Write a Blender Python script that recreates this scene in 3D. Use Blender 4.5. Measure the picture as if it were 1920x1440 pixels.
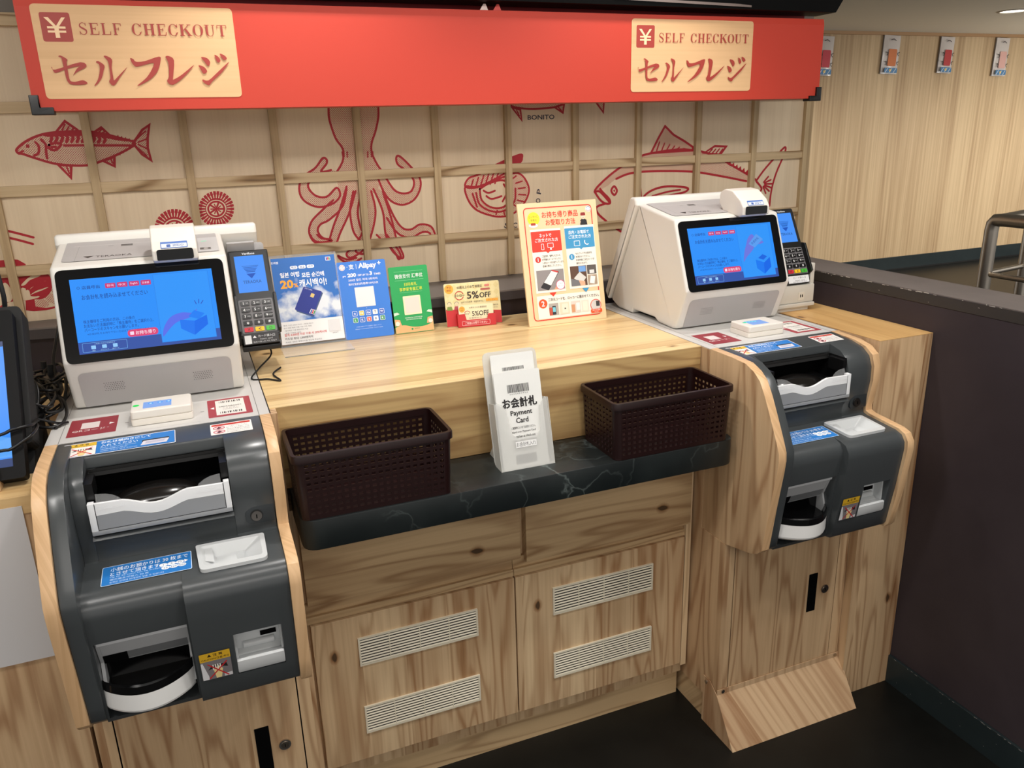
import bpy, bmesh, math, random
from mathutils import Vector, Matrix
from mathutils.geometry import tessellate_polygon

random.seed(7)
scene = bpy.context.scene
COL = scene.collection
for o in list(bpy.data.objects):
    bpy.data.objects.remove(o)

# ------------------------------------------------------------------ camera
cam_data = bpy.data.cameras.new('camera')
cam = bpy.data.objects.new('camera', cam_data)
COL.objects.link(cam)
cam_data.sensor_fit = 'HORIZONTAL'
cam_data.sensor_width = 36.0
cam_data.lens = 27.966
cam_data.clip_start = 0.02
cam_data.clip_end = 60
CR = Vector((0.92704658, -0.3738365, -0.02882545))
CU = Vector((0.1384312, 0.26980794, 0.95291158))
CF = Vector((0.34845579, 0.88738376, -0.30187516))
cam.matrix_world = Matrix(((CR.x, CU.x, -CF.x, 0.2262877), (CR.y, CU.y, -CF.y, -1.3064825),
                           (CR.z, CU.z, -CF.z, 1.2838492), (0, 0, 0, 1)))
scene.camera = cam

# ------------------------------------------------------------------ world, exposure
world = bpy.data.worlds.new('world')
scene.world = world
world.use_nodes = True
world.node_tree.nodes['Background'].inputs[0].default_value = (1.0, 0.955, 0.91, 1)
world.node_tree.nodes['Background'].inputs[1].default_value = 0.62
scene.view_settings.view_transform = 'Standard'
scene.view_settings.look = 'None'
scene.view_settings.exposure = 0.0
scene.view_settings.gamma = 1.0
scene.view_settings.use_curve_mapping = False

def spot(name, loc, target, power, size_deg, blend=0.6, radius=0.05, color=(1, 0.965, 0.925)):
    d = bpy.data.lights.new(name, 'SPOT')
    d.energy = power
    d.spot_size = math.radians(size_deg)
    d.spot_blend = blend
    d.shadow_soft_size = radius
    d.color = color
    o = bpy.data.objects.new(name, d)
    COL.objects.link(o)
    o.location = loc
    o.rotation_euler = (Vector(target) - Vector(loc)).to_track_quat('-Z', 'Y').to_euler()
    return o

def area(name, loc, target, power, sx, sy, color=(1, 0.95, 0.88)):
    d = bpy.data.lights.new(name, 'AREA')
    d.energy = power
    d.shape = 'RECTANGLE'
    d.size = sx
    d.size_y = sy
    d.color = color
    o = bpy.data.objects.new(name, d)
    COL.objects.link(o)
    o.location = loc
    o.rotation_euler = (Vector(target) - Vector(loc)).to_track_quat('-Z', 'Y').to_euler()
    return o

# ceiling downlights of the room (front aisle) and over the counter
spot('downlight_lamp', (-0.35, -0.75, 1.95), (0.1, -0.1, 0.7), 14, 120, 0.8, 0.05)
spot('downlight_lamp', (0.75, -0.95, 1.95), (0.75, 0.0, 0.6), 19, 120, 0.8, 0.05)
spot('downlight_lamp', (1.75, -0.85, 1.95), (1.45, 0.0, 0.6), 19, 120, 0.8, 0.05)
spot('downlight_lamp', (0.45, 0.16, 1.95), (0.55, 0.22, 0.86), 20, 95, 0.7, 0.04)
spot('downlight_lamp', (1.25, 0.16, 1.95), (1.15, 0.2, 0.86), 17, 95, 0.7, 0.04)
# aisle behind the partition: downlights washing the far wall
for lx in (4.3, 5.55, 6.9, 8.2):
    spot('aisle_lamp', (lx, 2.0, 1.955), (lx, 4.06, 0.0), 120, 88, 1.0, 0.06, (1, 0.95, 0.87))
area('linear_ceiling_lamp', (0.75, -0.62, 1.95), (0.75, -0.5, 0.0), 11, 2.6, 0.07, (1, 0.965, 0.925))
pd = bpy.data.lights.new('aisle_fill_light', 'POINT')  # added fill light without a fixture, brightens the aisle ceiling and far wall
pd.energy = 42
pd.shadow_soft_size = 0.12
pd.color = (1, 0.94, 0.84)
po = bpy.data.objects.new('aisle_fill_light', pd)
COL.objects.link(po)
po.location = (7.4, 2.3, 1.15)
area('aisle_glow', (6.0, -0.4, 1.93), (6.2, 2.0, 0.4), 26, 3.0, 1.0, (1, 0.96, 0.9))
area('room_glow', (0.6, -2.2, 1.93), (0.7, 0.2, 0.7), 18, 2.4, 0.8, (1, 0.95, 0.9))

# ------------------------------------------------------------------ helpers: colour and materials
def lin(c):
    r = []
    for v in c[:3]:
        v = v / 255.0
        r.append(v / 12.92 if v <= 0.04045 else ((v + 0.055) / 1.055) ** 2.4)
    return (r[0], r[1], r[2], 1.0)

MATS = {}
def mat(name, rgb, rough=0.5, metal=0.0, spec=0.5, emit=0.0, alpha=1.0, coat=0.0, trans=0.0):
    if name in MATS:
        return MATS[name]
    m = bpy.data.materials.new(name)
    m.use_nodes = True
    b = m.node_tree.nodes['Principled BSDF']
    b.inputs['Base Color'].default_value = lin(rgb)
    b.inputs['Roughness'].default_value = rough
    b.inputs['Metallic'].default_value = metal
    b.inputs['Specular IOR Level'].default_value = spec
    b.inputs['Coat Weight'].default_value = coat
    b.inputs['Transmission Weight'].default_value = trans
    if alpha < 1:
        b.inputs['Alpha'].default_value = alpha
    if emit > 0:
        b.inputs['Specular IOR Level'].default_value = 0.15
        b.inputs['Emission Color'].default_value = lin(rgb)
        b.inputs['Emission Strength'].default_value = emit
        b.inputs['Base Color'].default_value = (0.01, 0.01, 0.01, 1)
    MATS[name] = m
    return m

def ink(rgb):
    return mat('ink_%02x%02x%02x' % tuple(rgb), rgb, 0.45)

def glow(rgb, s=1.0):
    return mat('glow_%02x%02x%02x_%d' % (*rgb, int(s * 100)), rgb, 0.3, emit=s)

def nodes_of(name):
    m = bpy.data.materials.new(name)
    m.use_nodes = True
    nt = m.node_tree
    return m, nt, nt.nodes['Principled BSDF']

def N(nt, typ, **kw):
    n = nt.nodes.new(typ)
    for k, v in kw.items():
        setattr(n, k, v)
    return n

def math_node(nt, op, a, b=None):
    n = nt.nodes.new('ShaderNodeMath')
    n.operation = op
    for i, v in enumerate((a, b)):
        if v is None:
            continue
        if isinstance(v, (int, float)):
            n.inputs[i].default_value = v
        else:
            nt.links.new(v, n.inputs[i])
    return n.outputs[0]

def wood(name, axis, light, dark, plank=0.09, tint=0.25, ring=9.0, ring_amt=0.55, streak=0.25, knots=0.5,
         rough=0.45, scale=1.0, seed=0.0, spec=0.4):
    """axis = grain direction ('x','y','z'). Procedural laminated cedar in object space."""
    m, nt, b = nodes_of(name)
    L = nt.links.new
    tc = N(nt, 'ShaderNodeTexCoord')
    sep = N(nt, 'ShaderNodeSeparateXYZ')
    L(tc.outputs['Object'], sep.inputs[0])
    ax = {'x': 0, 'y': 1, 'z': 2}
    g = sep.outputs[ax[axis]]
    others = [sep.outputs[i] for i in range(3) if i != ax[axis]]
    if axis == 'z':
        across = math_node(nt, 'ADD', others[0], math_node(nt, 'MULTIPLY', others[1], 0.73))
    elif axis == 'x':
        across = math_node(nt, 'ADD', others[0], math_node(nt, 'MULTIPLY', others[1], 0.81))
    else:
        across = math_node(nt, 'ADD', others[0], others[1])
    across = math_node(nt, 'ADD', across, 7.31 + seed)
    pid = math_node(nt, 'FLOOR', math_node(nt, 'DIVIDE', across, plank))
    wn = N(nt, 'ShaderNodeTexWhiteNoise', noise_dimensions='1D')
    L(pid, wn.inputs['W'])
    rnd = wn.outputs['Value']
    # stretched coordinates, shifted per plank
    comb = N(nt, 'ShaderNodeCombineXYZ')
    L(math_node(nt, 'MULTIPLY', across, 14.0 * scale), comb.inputs[0])
    L(math_node(nt, 'ADD', math_node(nt, 'MULTIPLY', g, 1.1 * scale), math_node(nt, 'MULTIPLY', rnd, 37.0)), comb.inputs[1])
    L(math_node(nt, 'MULTIPLY', rnd, 11.0), comb.inputs[2])
    n1 = N(nt, 'ShaderNodeTexNoise')
    n1.inputs['Scale'].default_value = 1.0
    n1.inputs['Detail'].default_value = 2.0
    n1.inputs['Roughness'].default_value = 0.4
    L(comb.outputs[0], n1.inputs['Vector'])
    s = math_node(nt, 'SINE', math_node(nt, 'MULTIPLY', n1.outputs['Fac'], ring * 6.283))
    s = math_node(nt, 'MULTIPLY', math_node(nt, 'ADD', s, 1.0), 0.5)
    s = math_node(nt, 'POWER', s, 3.5)
    # fine streaks
    comb2 = N(nt, 'ShaderNodeCombineXYZ')
    L(math_node(nt, 'MULTIPLY', across, 190.0 * scale), comb2.inputs[0])
    L(math_node(nt, 'MULTIPLY', g, 3.0 * scale), comb2.inputs[1])
    n2 = N(nt, 'ShaderNodeTexNoise')
    n2.inputs['Scale'].default_value = 1.0
    n2.inputs['Detail'].default_value = 3.0
    L(comb2.outputs[0], n2.inputs['Vector'])
    # broad colour drift
    comb3 = N(nt, 'ShaderNodeCombineXYZ')
    L(math_node(nt, 'MULTIPLY', across, 22.0 * scale), comb3.inputs[0])
    L(math_node(nt, 'MULTIPLY', g, 0.8 * scale), comb3.inputs[1])
    L(math_node(nt, 'MULTIPLY', rnd, 5.0), comb3.inputs[2])
    n3 = N(nt, 'ShaderNodeTexNoise')
    n3.inputs['Scale'].default_value = 1.0
    n3.inputs['Detail'].default_value = 1.0
    L(comb3.outputs[0], n3.inputs['Vector'])
    f = math_node(nt, 'MULTIPLY', s, ring_amt)
    f = math_node(nt, 'ADD', f, math_node(nt, 'MULTIPLY', math_node(nt, 'SUBTRACT', n2.outputs['Fac'], 0.5), streak * 2))
    f = math_node(nt, 'ADD', f, math_node(nt, 'MULTIPLY', math_node(nt, 'SUBTRACT', n3.outputs['Fac'], 0.5), tint * 2.4))
    f = math_node(nt, 'ADD', f, math_node(nt, 'MULTIPLY', math_node(nt, 'SUBTRACT', rnd, 0.5), tint * 1.6))
    f = math_node(nt, 'ADD', f, 0.16)
    # knots
    comb4 = N(nt, 'ShaderNodeCombineXYZ')
    L(math_node(nt, 'MULTIPLY', across, 9.0 * scale), comb4.inputs[0])
    L(math_node(nt, 'MULTIPLY', g, 6.0 * scale), comb4.inputs[1])
    vor = N(nt, 'ShaderNodeTexVoronoi', voronoi_dimensions='2D')
    vor.inputs['Scale'].default_value = 1.0
    L(comb4.outputs[0], vor.inputs['Vector'])
    sepc = N(nt, 'ShaderNodeSeparateColor')
    L(vor.outputs['Color'], sepc.inputs[0])
    pick = math_node(nt, 'LESS_THAN', sepc.outputs[0], knots * 0.26)
    kn = math_node(nt, 'SUBTRACT', 1.0, math_node(nt, 'MULTIPLY', vor.outputs['Distance'], 9.5))
    kn = math_node(nt, 'MAXIMUM', kn, 0.0)
    kn = math_node(nt, 'MULTIPLY', kn, pick)
    f = math_node(nt, 'ADD', f, math_node(nt, 'MULTIPLY', kn, 1.0))
    ramp = N(nt, 'ShaderNodeValToRGB')
    cr = ramp.color_ramp
    cr.elements[0].position = 0.0
    cr.elements[0].color = lin(light)
    cr.elements[1].position = 0.8
    cr.elements[1].color = lin(dark)
    e = cr.elements.new(1.0)
    e.color = lin([v * 0.55 for v in dark])
    L(f, ramp.inputs[0])
    L(ramp.outputs[0], b.inputs['Base Color'])
    b.inputs['Roughness'].default_value = rough
    b.inputs['Specular IOR Level'].default_value = spec
    return m

# ------------------------------------------------------------------ helpers: geometry
def rounded(poly, rads, seg=5):
    """fillet a closed 2D polygon; rads = one radius or a list"""
    n = len(poly)
    out = []
    for i in range(n):
        r = rads[i] if isinstance(rads, (list, tuple)) else rads
        p = Vector(poly[i])
        a = Vector(poly[i - 1]) - p
        c = Vector(poly[(i + 1) % n]) - p
        la, lc = a.length, c.length
        if r <= 0 or la < 1e-9 or lc < 1e-9:
            out.append((p.x, p.y))
            continue
        a /= la
        c /= lc
        dot = max(-1, min(1, a.dot(c)))
        ang = math.acos(dot)
        if ang > 3.10:
            out.append((p.x, p.y))
            continue
        t = min(r / math.tan(ang / 2), la * 0.49, lc * 0.49)
        s = p + a * t
        e = p + c * t
        for k in range(seg + 1):
            u = k / seg
            q = s * (1 - u) ** 2 + p * 2 * u * (1 - u) + e * u * u
            out.append((q.x, q.y))
    return out

def catmull(pts, closed=False, sub=5):
    P = [Vector(p) for p in pts]
    n = len(P)
    if n < 3:
        return [tuple(p) for p in P]
    out = []
    rng = n if closed else n - 1
    for i in range(rng):
        p0 = P[(i - 1) % n] if (closed or i > 0) else P[0]
        p1 = P[i]
        p2 = P[(i + 1) % n]
        p3 = P[(i + 2) % n] if (closed or i + 2 < n) else P[-1]
        for k in range(sub):
            t = k / sub
            out.append(tuple(0.5 * ((2 * p1) + (p2 - p0) * t + (2 * p0 - 5 * p1 + 4 * p2 - p3) * t * t
                                    + (3 * p1 - p0 - 3 * p2 + p3) * t ** 3)))
    if not closed:
        out.append(tuple(P[-1]))
    return out

def clip(poly, axis, val, keep):
    """half-plane clip of a 2D polygon: keep '>' or '<' val on axis 0/1"""
    out = []
    n = len(poly)
    ins = lambda p: (p[axis] >= val) if keep == '>' else (p[axis] <= val)
    for i in range(n):
        a, b = poly[i - 1], poly[i]
        ia, ib = ins(a), ins(b)
        if ia != ib:
            t = (val - a[axis]) / (b[axis] - a[axis])
            out.append((a[0] + (b[0] - a[0]) * t, a[1] + (b[1] - a[1]) * t))
        if ib:
            out.append(tuple(b))
    return out

class MB:
    """collects shapes; build() links them as ONE mesh object"""
    def __init__(self):
        self.v = []
        self.f = []
        self.m = []
        self.mats = []
        self.xf = None

    def mi(self, m):
        if m not in self.mats:
            self.mats.append(m)
        return self.mats.index(m)

    def add(self, vs, fs, m):
        k = len(self.v)
        i = self.mi(m)
        for v in vs:
            v = Vector(v)
            if self.xf is not None:
                v = self.xf @ v
            self.v.append(v)
        for f in fs:
            self.f.append([k + j for j in f])
            self.m.append(i)

    def bm_add(self, bm, m):
        bm.verts.ensure_lookup_table()
        bm.verts.index_update()
        self.add([v.co.copy() for v in bm.verts], [[v.index for v in f.verts] for f in bm.faces], m)
        bm.free()

    def box(self, x0, x1, y0, y1, z0, z1, m, bev=0.0, seg=2):
        bm = bmesh.new()
        vs = [bm.verts.new((x, y, z)) for x in (x0, x1) for y in (y0, y1) for z in (z0, z1)]
        for f in ((0, 1, 3, 2), (4, 6, 7, 5), (0, 4, 5, 1), (2, 3, 7, 6), (0, 2, 6, 4), (1, 5, 7, 3)):
            bm.faces.new([vs[i] for i in f])
        bmesh.ops.recalc_face_normals(bm, faces=bm.faces)
        if bev > 0:
            bmesh.ops.bevel(bm, geom=list(bm.edges), offset=bev, segments=seg, affect='EDGES', profile=0.6)
        self.bm_add(bm, m)

    def prism(self, poly, a0, a1, m, axis='x', bev=0.0, seg=2, cap=None):
        """extrude 2D poly: axis x -> (y,z), axis z -> (x,y), axis y -> (x,z)"""
        def P(p, a):
            if axis == 'x':
                return (a, p[0], p[1])
            if axis == 'z':
                return (p[0], p[1], a)
            return (p[0], a, p[1])
        n = len(poly)
        bm = bmesh.new()
        A = [bm.verts.new(P(p, a0)) for p in poly]
        B = [bm.verts.new(P(p, a1)) for p in poly]
        for i in range(n):
            j = (i + 1) % n
            bm.faces.new((A[i], A[j], B[j], B[i]))
        if bev > 0:
            bm.faces.new(A)
            bm.faces.new(list(reversed(B)))
            bmesh.ops.recalc_face_normals(bm, faces=bm.faces)
            ed = [e for e in bm.edges if (e.verts[0] in A) == (e.verts[1] in A)]
            bmesh.ops.bevel(bm, geom=ed, offset=bev, segments=seg, affect='EDGES', profile=0.6)
            big = [f for f in bm.faces if len(f.verts) > 4]
            bmesh.ops.triangulate(bm, faces=big)
        else:
            tris = tessellate_polygon([[Vector((p[0], p[1], 0)) for p in poly]])
            for t in tris:
                try:
                    bm.faces.new([A[i] for i in t])
                    bm.faces.new([B[i] for i in reversed(t)])
                except ValueError:
                    pass
            bmesh.ops.recalc_face_normals(bm, faces=bm.faces)
        k0 = len(self.f)
        ax = {'x': 0, 'y': 1, 'z': 2}[axis]
        flags = [abs(f.normal[ax]) > 0.9 for f in bm.faces]
        self.bm_add(bm, m)
        if cap is not None:
            ci = self.mi(cap)
            for i, fl in enumerate(flags):
                if fl:
                    self.m[k0 + i] = ci

    def cyl(self, c, d, r, h, m, n=24, r2=None, caps=True):
        """cylinder from point c along direction d"""
        d = Vector(d).normalized()
        q = d.to_track_quat('Z', 'Y').to_matrix()
        c = Vector(c)
        r2 = r if r2 is None else r2
        vs = []
        for k in range(n):
            a = 2 * math.pi * k / n
            u = q @ Vector((math.cos(a), math.sin(a), 0))
            vs.append(c + u * r)
            vs.append(c + u * r2 + d * h)
        fs = [(2 * k, 2 * ((k + 1) % n), 2 * ((k + 1) % n) + 1, 2 * k + 1) for k in range(n)]
        if caps:
            fs.append([2 * k for k in reversed(range(n))])
            fs.append([2 * k + 1 for k in range(n)])
        self.add(vs, fs, m)

    def tube(self, pts, r, m, n=10, smooth=0, closed=False):
        P = catmull(pts, closed, smooth) if smooth else pts
        P = [Vector(p) for p in P]
        vs, fs = [], []
        up = None
        for i, p in enumerate(P):
            a = P[i - 1] if i > 0 else p
            b = P[i + 1] if i + 1 < len(P) else p
            t = (b - a)
            if t.length < 1e-9:
                t = Vector((0, 0, 1))
            t.normalize()
            if up is None:
                up = t.orthogonal().normalized()
            up = (up - t * up.dot(t))
            if up.length < 1e-6:
                up = t.orthogonal()
            up.normalize()
            w = t.cross(up)
            for k in range(n):
                an = 2 * math.pi * k / n
                vs.append(p + up * math.cos(an) * r + w * math.sin(an) * r)
        for i in range(len(P) - 1):
            for k in range(n):
                k2 = (k + 1) % n
                fs.append((i * n + k, i * n + k2, (i + 1) * n + k2, (i + 1) * n + k))
        fs.append(list(reversed(range(n))))
        fs.append([(len(P) - 1) * n + k for k in range(n)])
        self.add(vs, fs, m)

    def ball(self, c, rx, ry, rz, m, n=20, k=12):
        vs, fs = [], []
        for i in range(k + 1):
            th = math.pi * i / k
            for j in range(n):
                ph = 2 * math.pi * j / n
                vs.append((c[0] + rx * math.sin(th) * math.cos(ph), c[1] + ry * math.sin(th) * math.sin(ph), c[2] + rz * math.cos(th)))
        for i in range(k):
            for j in range(n):
                fs.append((i * n + j, (i + 1) * n + j, (i + 1) * n + (j + 1) % n, i * n + (j + 1) % n))
        self.add(vs, fs, m)

    def build(self, name, parent=None, smooth=35, loc=None):
        me = bpy.data.meshes.new(name)
        me.from_pydata([tuple(v) for v in self.v], [], self.f)
        for m in self.mats:
            me.materials.append(m)
        for p, i in zip(me.polygons, self.m):
            p.material_index = i
        if smooth:
            for p in me.polygons:
                p.use_smooth = True
            me.set_sharp_from_angle(angle=math.radians(smooth))
        me.update()
        o = bpy.data.objects.new(name, me)
        COL.objects.link(o)
        if parent:
            o.parent = parent
        if loc:
            o.location = loc
        return o

TEXT_CACHE = {}
def text_mesh(s, bold):
    key = (s, bold)
    if key not in TEXT_CACHE:
        c = bpy.data.curves.new('lettering', 'FONT')
        c.body = s
        c.size = 1.0
        c.offset = bold
        c.resolution_u = 2
        o = bpy.data.objects.new('lettering', c)
        m = o.to_mesh()
        vs = [(v.co.x, v.co.y) for v in m.vertices]
        fs = [tuple(p.vertices) for p in m.polygons]
        o.to_mesh_clear()
        bpy.data.objects.remove(o)
        bpy.data.curves.remove(c)
        xs = [v[0] for v in vs] or [0, 1]
        ys = [v[1] for v in vs] or [0, 1]
        TEXT_CACHE[key] = (vs, fs, min(xs), max(xs), min(ys), max(ys))
    return TEXT_CACHE[key]

class Canvas:
    """flat print in a plane: origin O, axes U and V (unit vectors); every mark is a real thin layer"""
    def __init__(self, O, U, V, lift=0.0004, step=0.00006, emit=0.0):
        self.O, self.U, self.V = Vector(O), Vector(U).normalized(), Vector(V).normalized()
        self.Nn = self.U.cross(self.V).normalized()
        self.h = lift
        self.step = min(step, 0.000015)
        self.emit = emit
        self.mb = MB()

    def M(self, c):
        if isinstance(c, bpy.types.Material):
            return c
        return glow(c, self.emit) if self.emit else ink(c)

    def put(self, pts, faces, c):
        self.h += self.step
        ff = []
        for f in faces:
            ar = 0.0
            for i in range(len(f)):
                p, q = pts[f[i - 1]], pts[f[i]]
                ar += p[0] * q[1] - q[0] * p[1]
            ff.append(tuple(f) if ar >= 0 else tuple(reversed(f)))
        faces = ff
        self.mb.add([self.O + self.U * p[0] + self.V * p[1] + self.Nn * self.h for p in pts], faces, self.M(c))

    def poly(self, pts, c):
        self.put(pts, tessellate(pts), c)

    def rect(self, x, y, w, h, c):
        self.put([(x, y), (x + w, y), (x + w, y + h), (x, y + h)], [(0, 1, 2, 3)], c)

    def rrect(self, x, y, w, h, r, c):
        self.poly(rounded([(x, y), (x + w, y), (x + w, y + h), (x, y + h)], r, 4), c)

    def frame(self, x, y, w, h, r, t, c):
        a = rounded([(x, y), (x + w, y), (x + w, y + h), (x, y + h)], r, 4)
        b = rounded([(x + t, y + t), (x + w - t, y + t), (x + w - t, y + h - t), (x + t, y + h - t)], max(r - t, 0.0001), 4)
        n = len(a)
        self.put(a + b, [(i, (i + 1) % n, n + (i + 1) % n, n + i) for i in range(n)], c)

    def circ(self, x, y, r, c, ry=None, n=20):
        ry = ry or r
        self.put([(x + r * math.cos(2 * math.pi * k / n), y + ry * math.sin(2 * math.pi * k / n)) for k in range(n)], [tuple(range(n))], c)

    def ring(self, x, y, r, t, c, n=24, ry=None, a0=0.0, a1=1.0):
        ry = ry or r
        pts = []
        full = a1 - a0 >= 0.999
        k1 = n if full else n + 1
        for k in range(k1):
            a = 2 * math.pi * (a0 + (a1 - a0) * k / n)
            pts.append((x + r * math.cos(a), y + ry * math.sin(a)))
            pts.append((x + (r - t) * math.cos(a), y + (ry - t) * math.sin(a)))
        m = len(pts)
        fs = [(2 * k, (2 * k + 2) % m, (2 * k + 3) % m, 2 * k + 1) for k in range(n)]
        self.put(pts, fs, c)

    def line(self, pts, w, c, closed=False):
        P = []
        for p in pts:
            q = Vector((p[0], p[1]))
            if not P or (q - P[-1]).length > 1e-6:
                P.append(q)
        if closed and len(P) > 2 and (P[0] - P[-1]).length < 1e-6:
            P.pop()
        n = len(P)
        if n < 2:
            return
        vs, fs = [], []
        for i in range(n):
            a = P[i - 1] if (closed or i > 0) else P[i] * 2 - P[i + 1]
            b2 = P[(i + 1) % n] if (closed or i + 1 < n) else P[i] * 2 - P[i - 1]
            d1 = (P[i] - a).normalized()
            d2 = (b2 - P[i]).normalized()
            t = d1 + d2
            if t.length < 1e-6:
                t = d2
            t.normalize()
            nr = Vector((-t.y, t.x))
            k = 1.0 / max(0.45, abs(nr.dot(Vector((-d2.y, d2.x)))))
            vs += [P[i] + nr * (w / 2 * k), P[i] - nr * (w / 2 * k)]
        m = n if closed else n - 1
        for i in range(m):
            j = (i + 1) % n
            fs.append((2 * i, 2 * i + 1, 2 * j + 1, 2 * j))
        if not closed:
            for i, sgn in ((0, -1), (n - 1, 1)):
                d = (P[1] - P[0]) if i == 0 else (P[-1] - P[-2])
                d = d.normalized() * sgn
                k0 = len(vs)
                nr = Vector((-d.y, d.x))
                vs += [P[i] + nr * (w / 2), P[i] + nr * (w * 0.35) + d * (w * 0.35), P[i] + d * (w / 2), P[i] - nr * (w * 0.35) + d * (w * 0.35), P[i] - nr * (w / 2)]
                fs.append((k0, k0 + 1, k0 + 2, k0 + 3, k0 + 4))
        self.put([tuple(v) for v in vs], fs, c)

    def text(self, s, x, y, h, c, w=None, align='c', bold=0.0, rot=0.0):
        """x,y = centre ('c') or left-centre ('l'); h = glyph box height; w = exact width"""
        vs, fs, x0, x1, y0, y1 = text_mesh(s, bold)
        sy = h / max(y1 - y0, 1e-6)
        sx = (w / max(x1 - x0, 1e-6)) if w else sy
        ca, sa = math.cos(rot), math.sin(rot)
        pts = []
        for v in vs:
            px = (v[0] - (x0 if align == 'l' else (x0 + x1) / 2)) * sx
            py = (v[1] - (y0 + y1) / 2) * sy
            pts.append((x + px * ca - py * sa, y + px * sa + py * ca))
        self.put(pts, fs, c)

    def build(self, name, parent=None):
        return self.mb.build(name, parent, smooth=0)

def tessellate(pts):
    return [tuple(t) for t in tessellate_polygon([[Vector((p[0], p[1], 0)) for p in pts]])]

def empty(name, loc=(0, 0, 0), label=None, cat=None, group=None):
    o = bpy.data.objects.new(name, None)
    o.empty_display_size = 0.05
    COL.objects.link(o)
    o.location = loc
    tag(o, label, cat, group)
    return o

def tag(o, label=None, cat=None, group=None, kind=None):
    if label:
        o['label'] = label
    if cat:
        o['category'] = cat
    if group:
        o['group'] = group
    if kind:
        o['kind'] = kind
    return o

# ------------------------------------------------------------------ shared materials
W_DOOR = wood('cedar_vertical', 'z', (222, 194, 154), (160, 120, 82), 0.085, 0.32, 11, 0.34, 0.22, 0.6)
W_KIOSK = wood('cedar_column', 'z', (214, 182, 142), (150, 108, 72), 0.105, 0.22, 10, 0.42, 0.22, 0.8, seed=2.2)
W_RAIL = wood('cedar_horizontal', 'x', (206, 176, 134), (140, 104, 68), 0.085, 0.26, 10, 0.42, 0.26, 0.5, seed=1.1)
W_TOP = wood('counter_wood', 'x', (232, 204, 152), (188, 148, 96), 0.038, 0.24, 6, 0.22, 0.24, 0.35, rough=0.30, seed=3.3)
W_FASCIA = wood('counter_front_wood', 'x', (206, 174, 120), (146, 108, 66), 0.06, 0.24, 8, 0.35, 0.24, 0.7, seed=5.1)
W_PLY = wood('birch_edge', 'z', (222, 184, 140), (186, 144, 100), 0.004, 0.18, 3, 0.15, 0.18, 0.15, rough=0.36, seed=4.0)
W_PANEL = wood('pale_panel', 'z', (228, 208, 178), (200, 176, 144), 0.16, 0.12, 3, 0.12, 0.22, 0.0, rough=0.6, seed=6.0)
W_BATTEN = wood('batten_wood', 'z', (196, 172, 134), (146, 118, 82), 0.01, 0.12, 4, 0.28, 0.22, 0.0, rough=0.6, seed=8.0)
W_BATTENH = wood('batten_wood_cross', 'x', (208, 184, 146), (140, 110, 74), 0.05, 0.12, 11, 0.62, 0.22, 0.2, rough=0.6, seed=9.0)
W_FAR = wood('far_wall_wood', 'z', (214, 188, 150), (160, 128, 92), 0.34, 0.14, 3, 0.22, 0.52, 0.0, rough=0.55, scale=0.26, seed=10.0)
W_PLAQUE = wood('plaque_wood', 'x', (232, 190, 142), (198, 152, 104), 0.03, 0.10, 3, 0.12, 0.16, 0.0, rough=0.5, seed=12.0)
BLACK = mat('black_plastic', (14, 14, 15), 0.35)
BLACKM = mat('black_matte', (12, 12, 12), 0.7)
VOID = mat('dark_void', (3, 3, 4), 0.9, spec=0.1)
CHAR = mat('charcoal_plastic', (66, 70, 72), 0.28, spec=0.6)
WHITE = mat('white_plastic', (232, 226, 216), 0.35)
SHELL = mat('warm_white_shell', (222, 219, 212), 0.42)
GREYP = mat('light_grey_plastic', (176, 173, 172), 0.5)
TOPGREY = mat('grey_top_sheet', (206, 204, 200), 0.4)
MILK = mat('milky_plastic', (206, 209, 210), 0.3)
CHROME = mat('chrome', (190, 186, 180), 0.25, metal=1.0)
GLASSY = mat('clear_plastic', (235, 238, 240), 0.06, alpha=0.16)
DARKGLASS = mat('dark_glass', (6, 7, 10), 0.08)
STEEL = mat('brushed_steel', (196, 188, 176), 0.34, metal=1.0)

def noisy(name, base, second, scale, rough, amount=0.5, spec=0.4, bump=0.0):
    m, nt, b = nodes_of(name)
    L = nt.links.new
    tc = N(nt, 'ShaderNodeTexCoord')
    n = N(nt, 'ShaderNodeTexNoise')
    n.inputs['Scale'].default_value = scale
    n.inputs['Detail'].default_value = 6
    n.inputs['Roughness'].default_value = 0.6
    L(tc.outputs['Object'], n.inputs['Vector'])
    r = N(nt, 'ShaderNodeValToRGB')
    r.color_ramp.elements[0].position = 0.5 - amount * 0.5
    r.color_ramp.elements[1].position = 0.5 + amount * 0.5
    r.color_ramp.elements[0].color = lin(base)
    r.color_ramp.elements[1].color = lin(second)
    L(n.outputs['Fac'], r.inputs[0])
    L(r.outputs[0], b.inputs['Base Color'])
    b.inputs['Roughness'].default_value = rough
    b.inputs['Specular IOR Level'].default_value = spec
    if bump:
        bp = N(nt, 'ShaderNodeBump')
        bp.inputs['Strength'].default_value = bump
        bp.inputs['Distance'].default_value = 0.002
        L(n.outputs['Fac'], bp.inputs['Height'])
        L(bp.outputs[0], b.inputs['Normal'])
    return m

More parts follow.
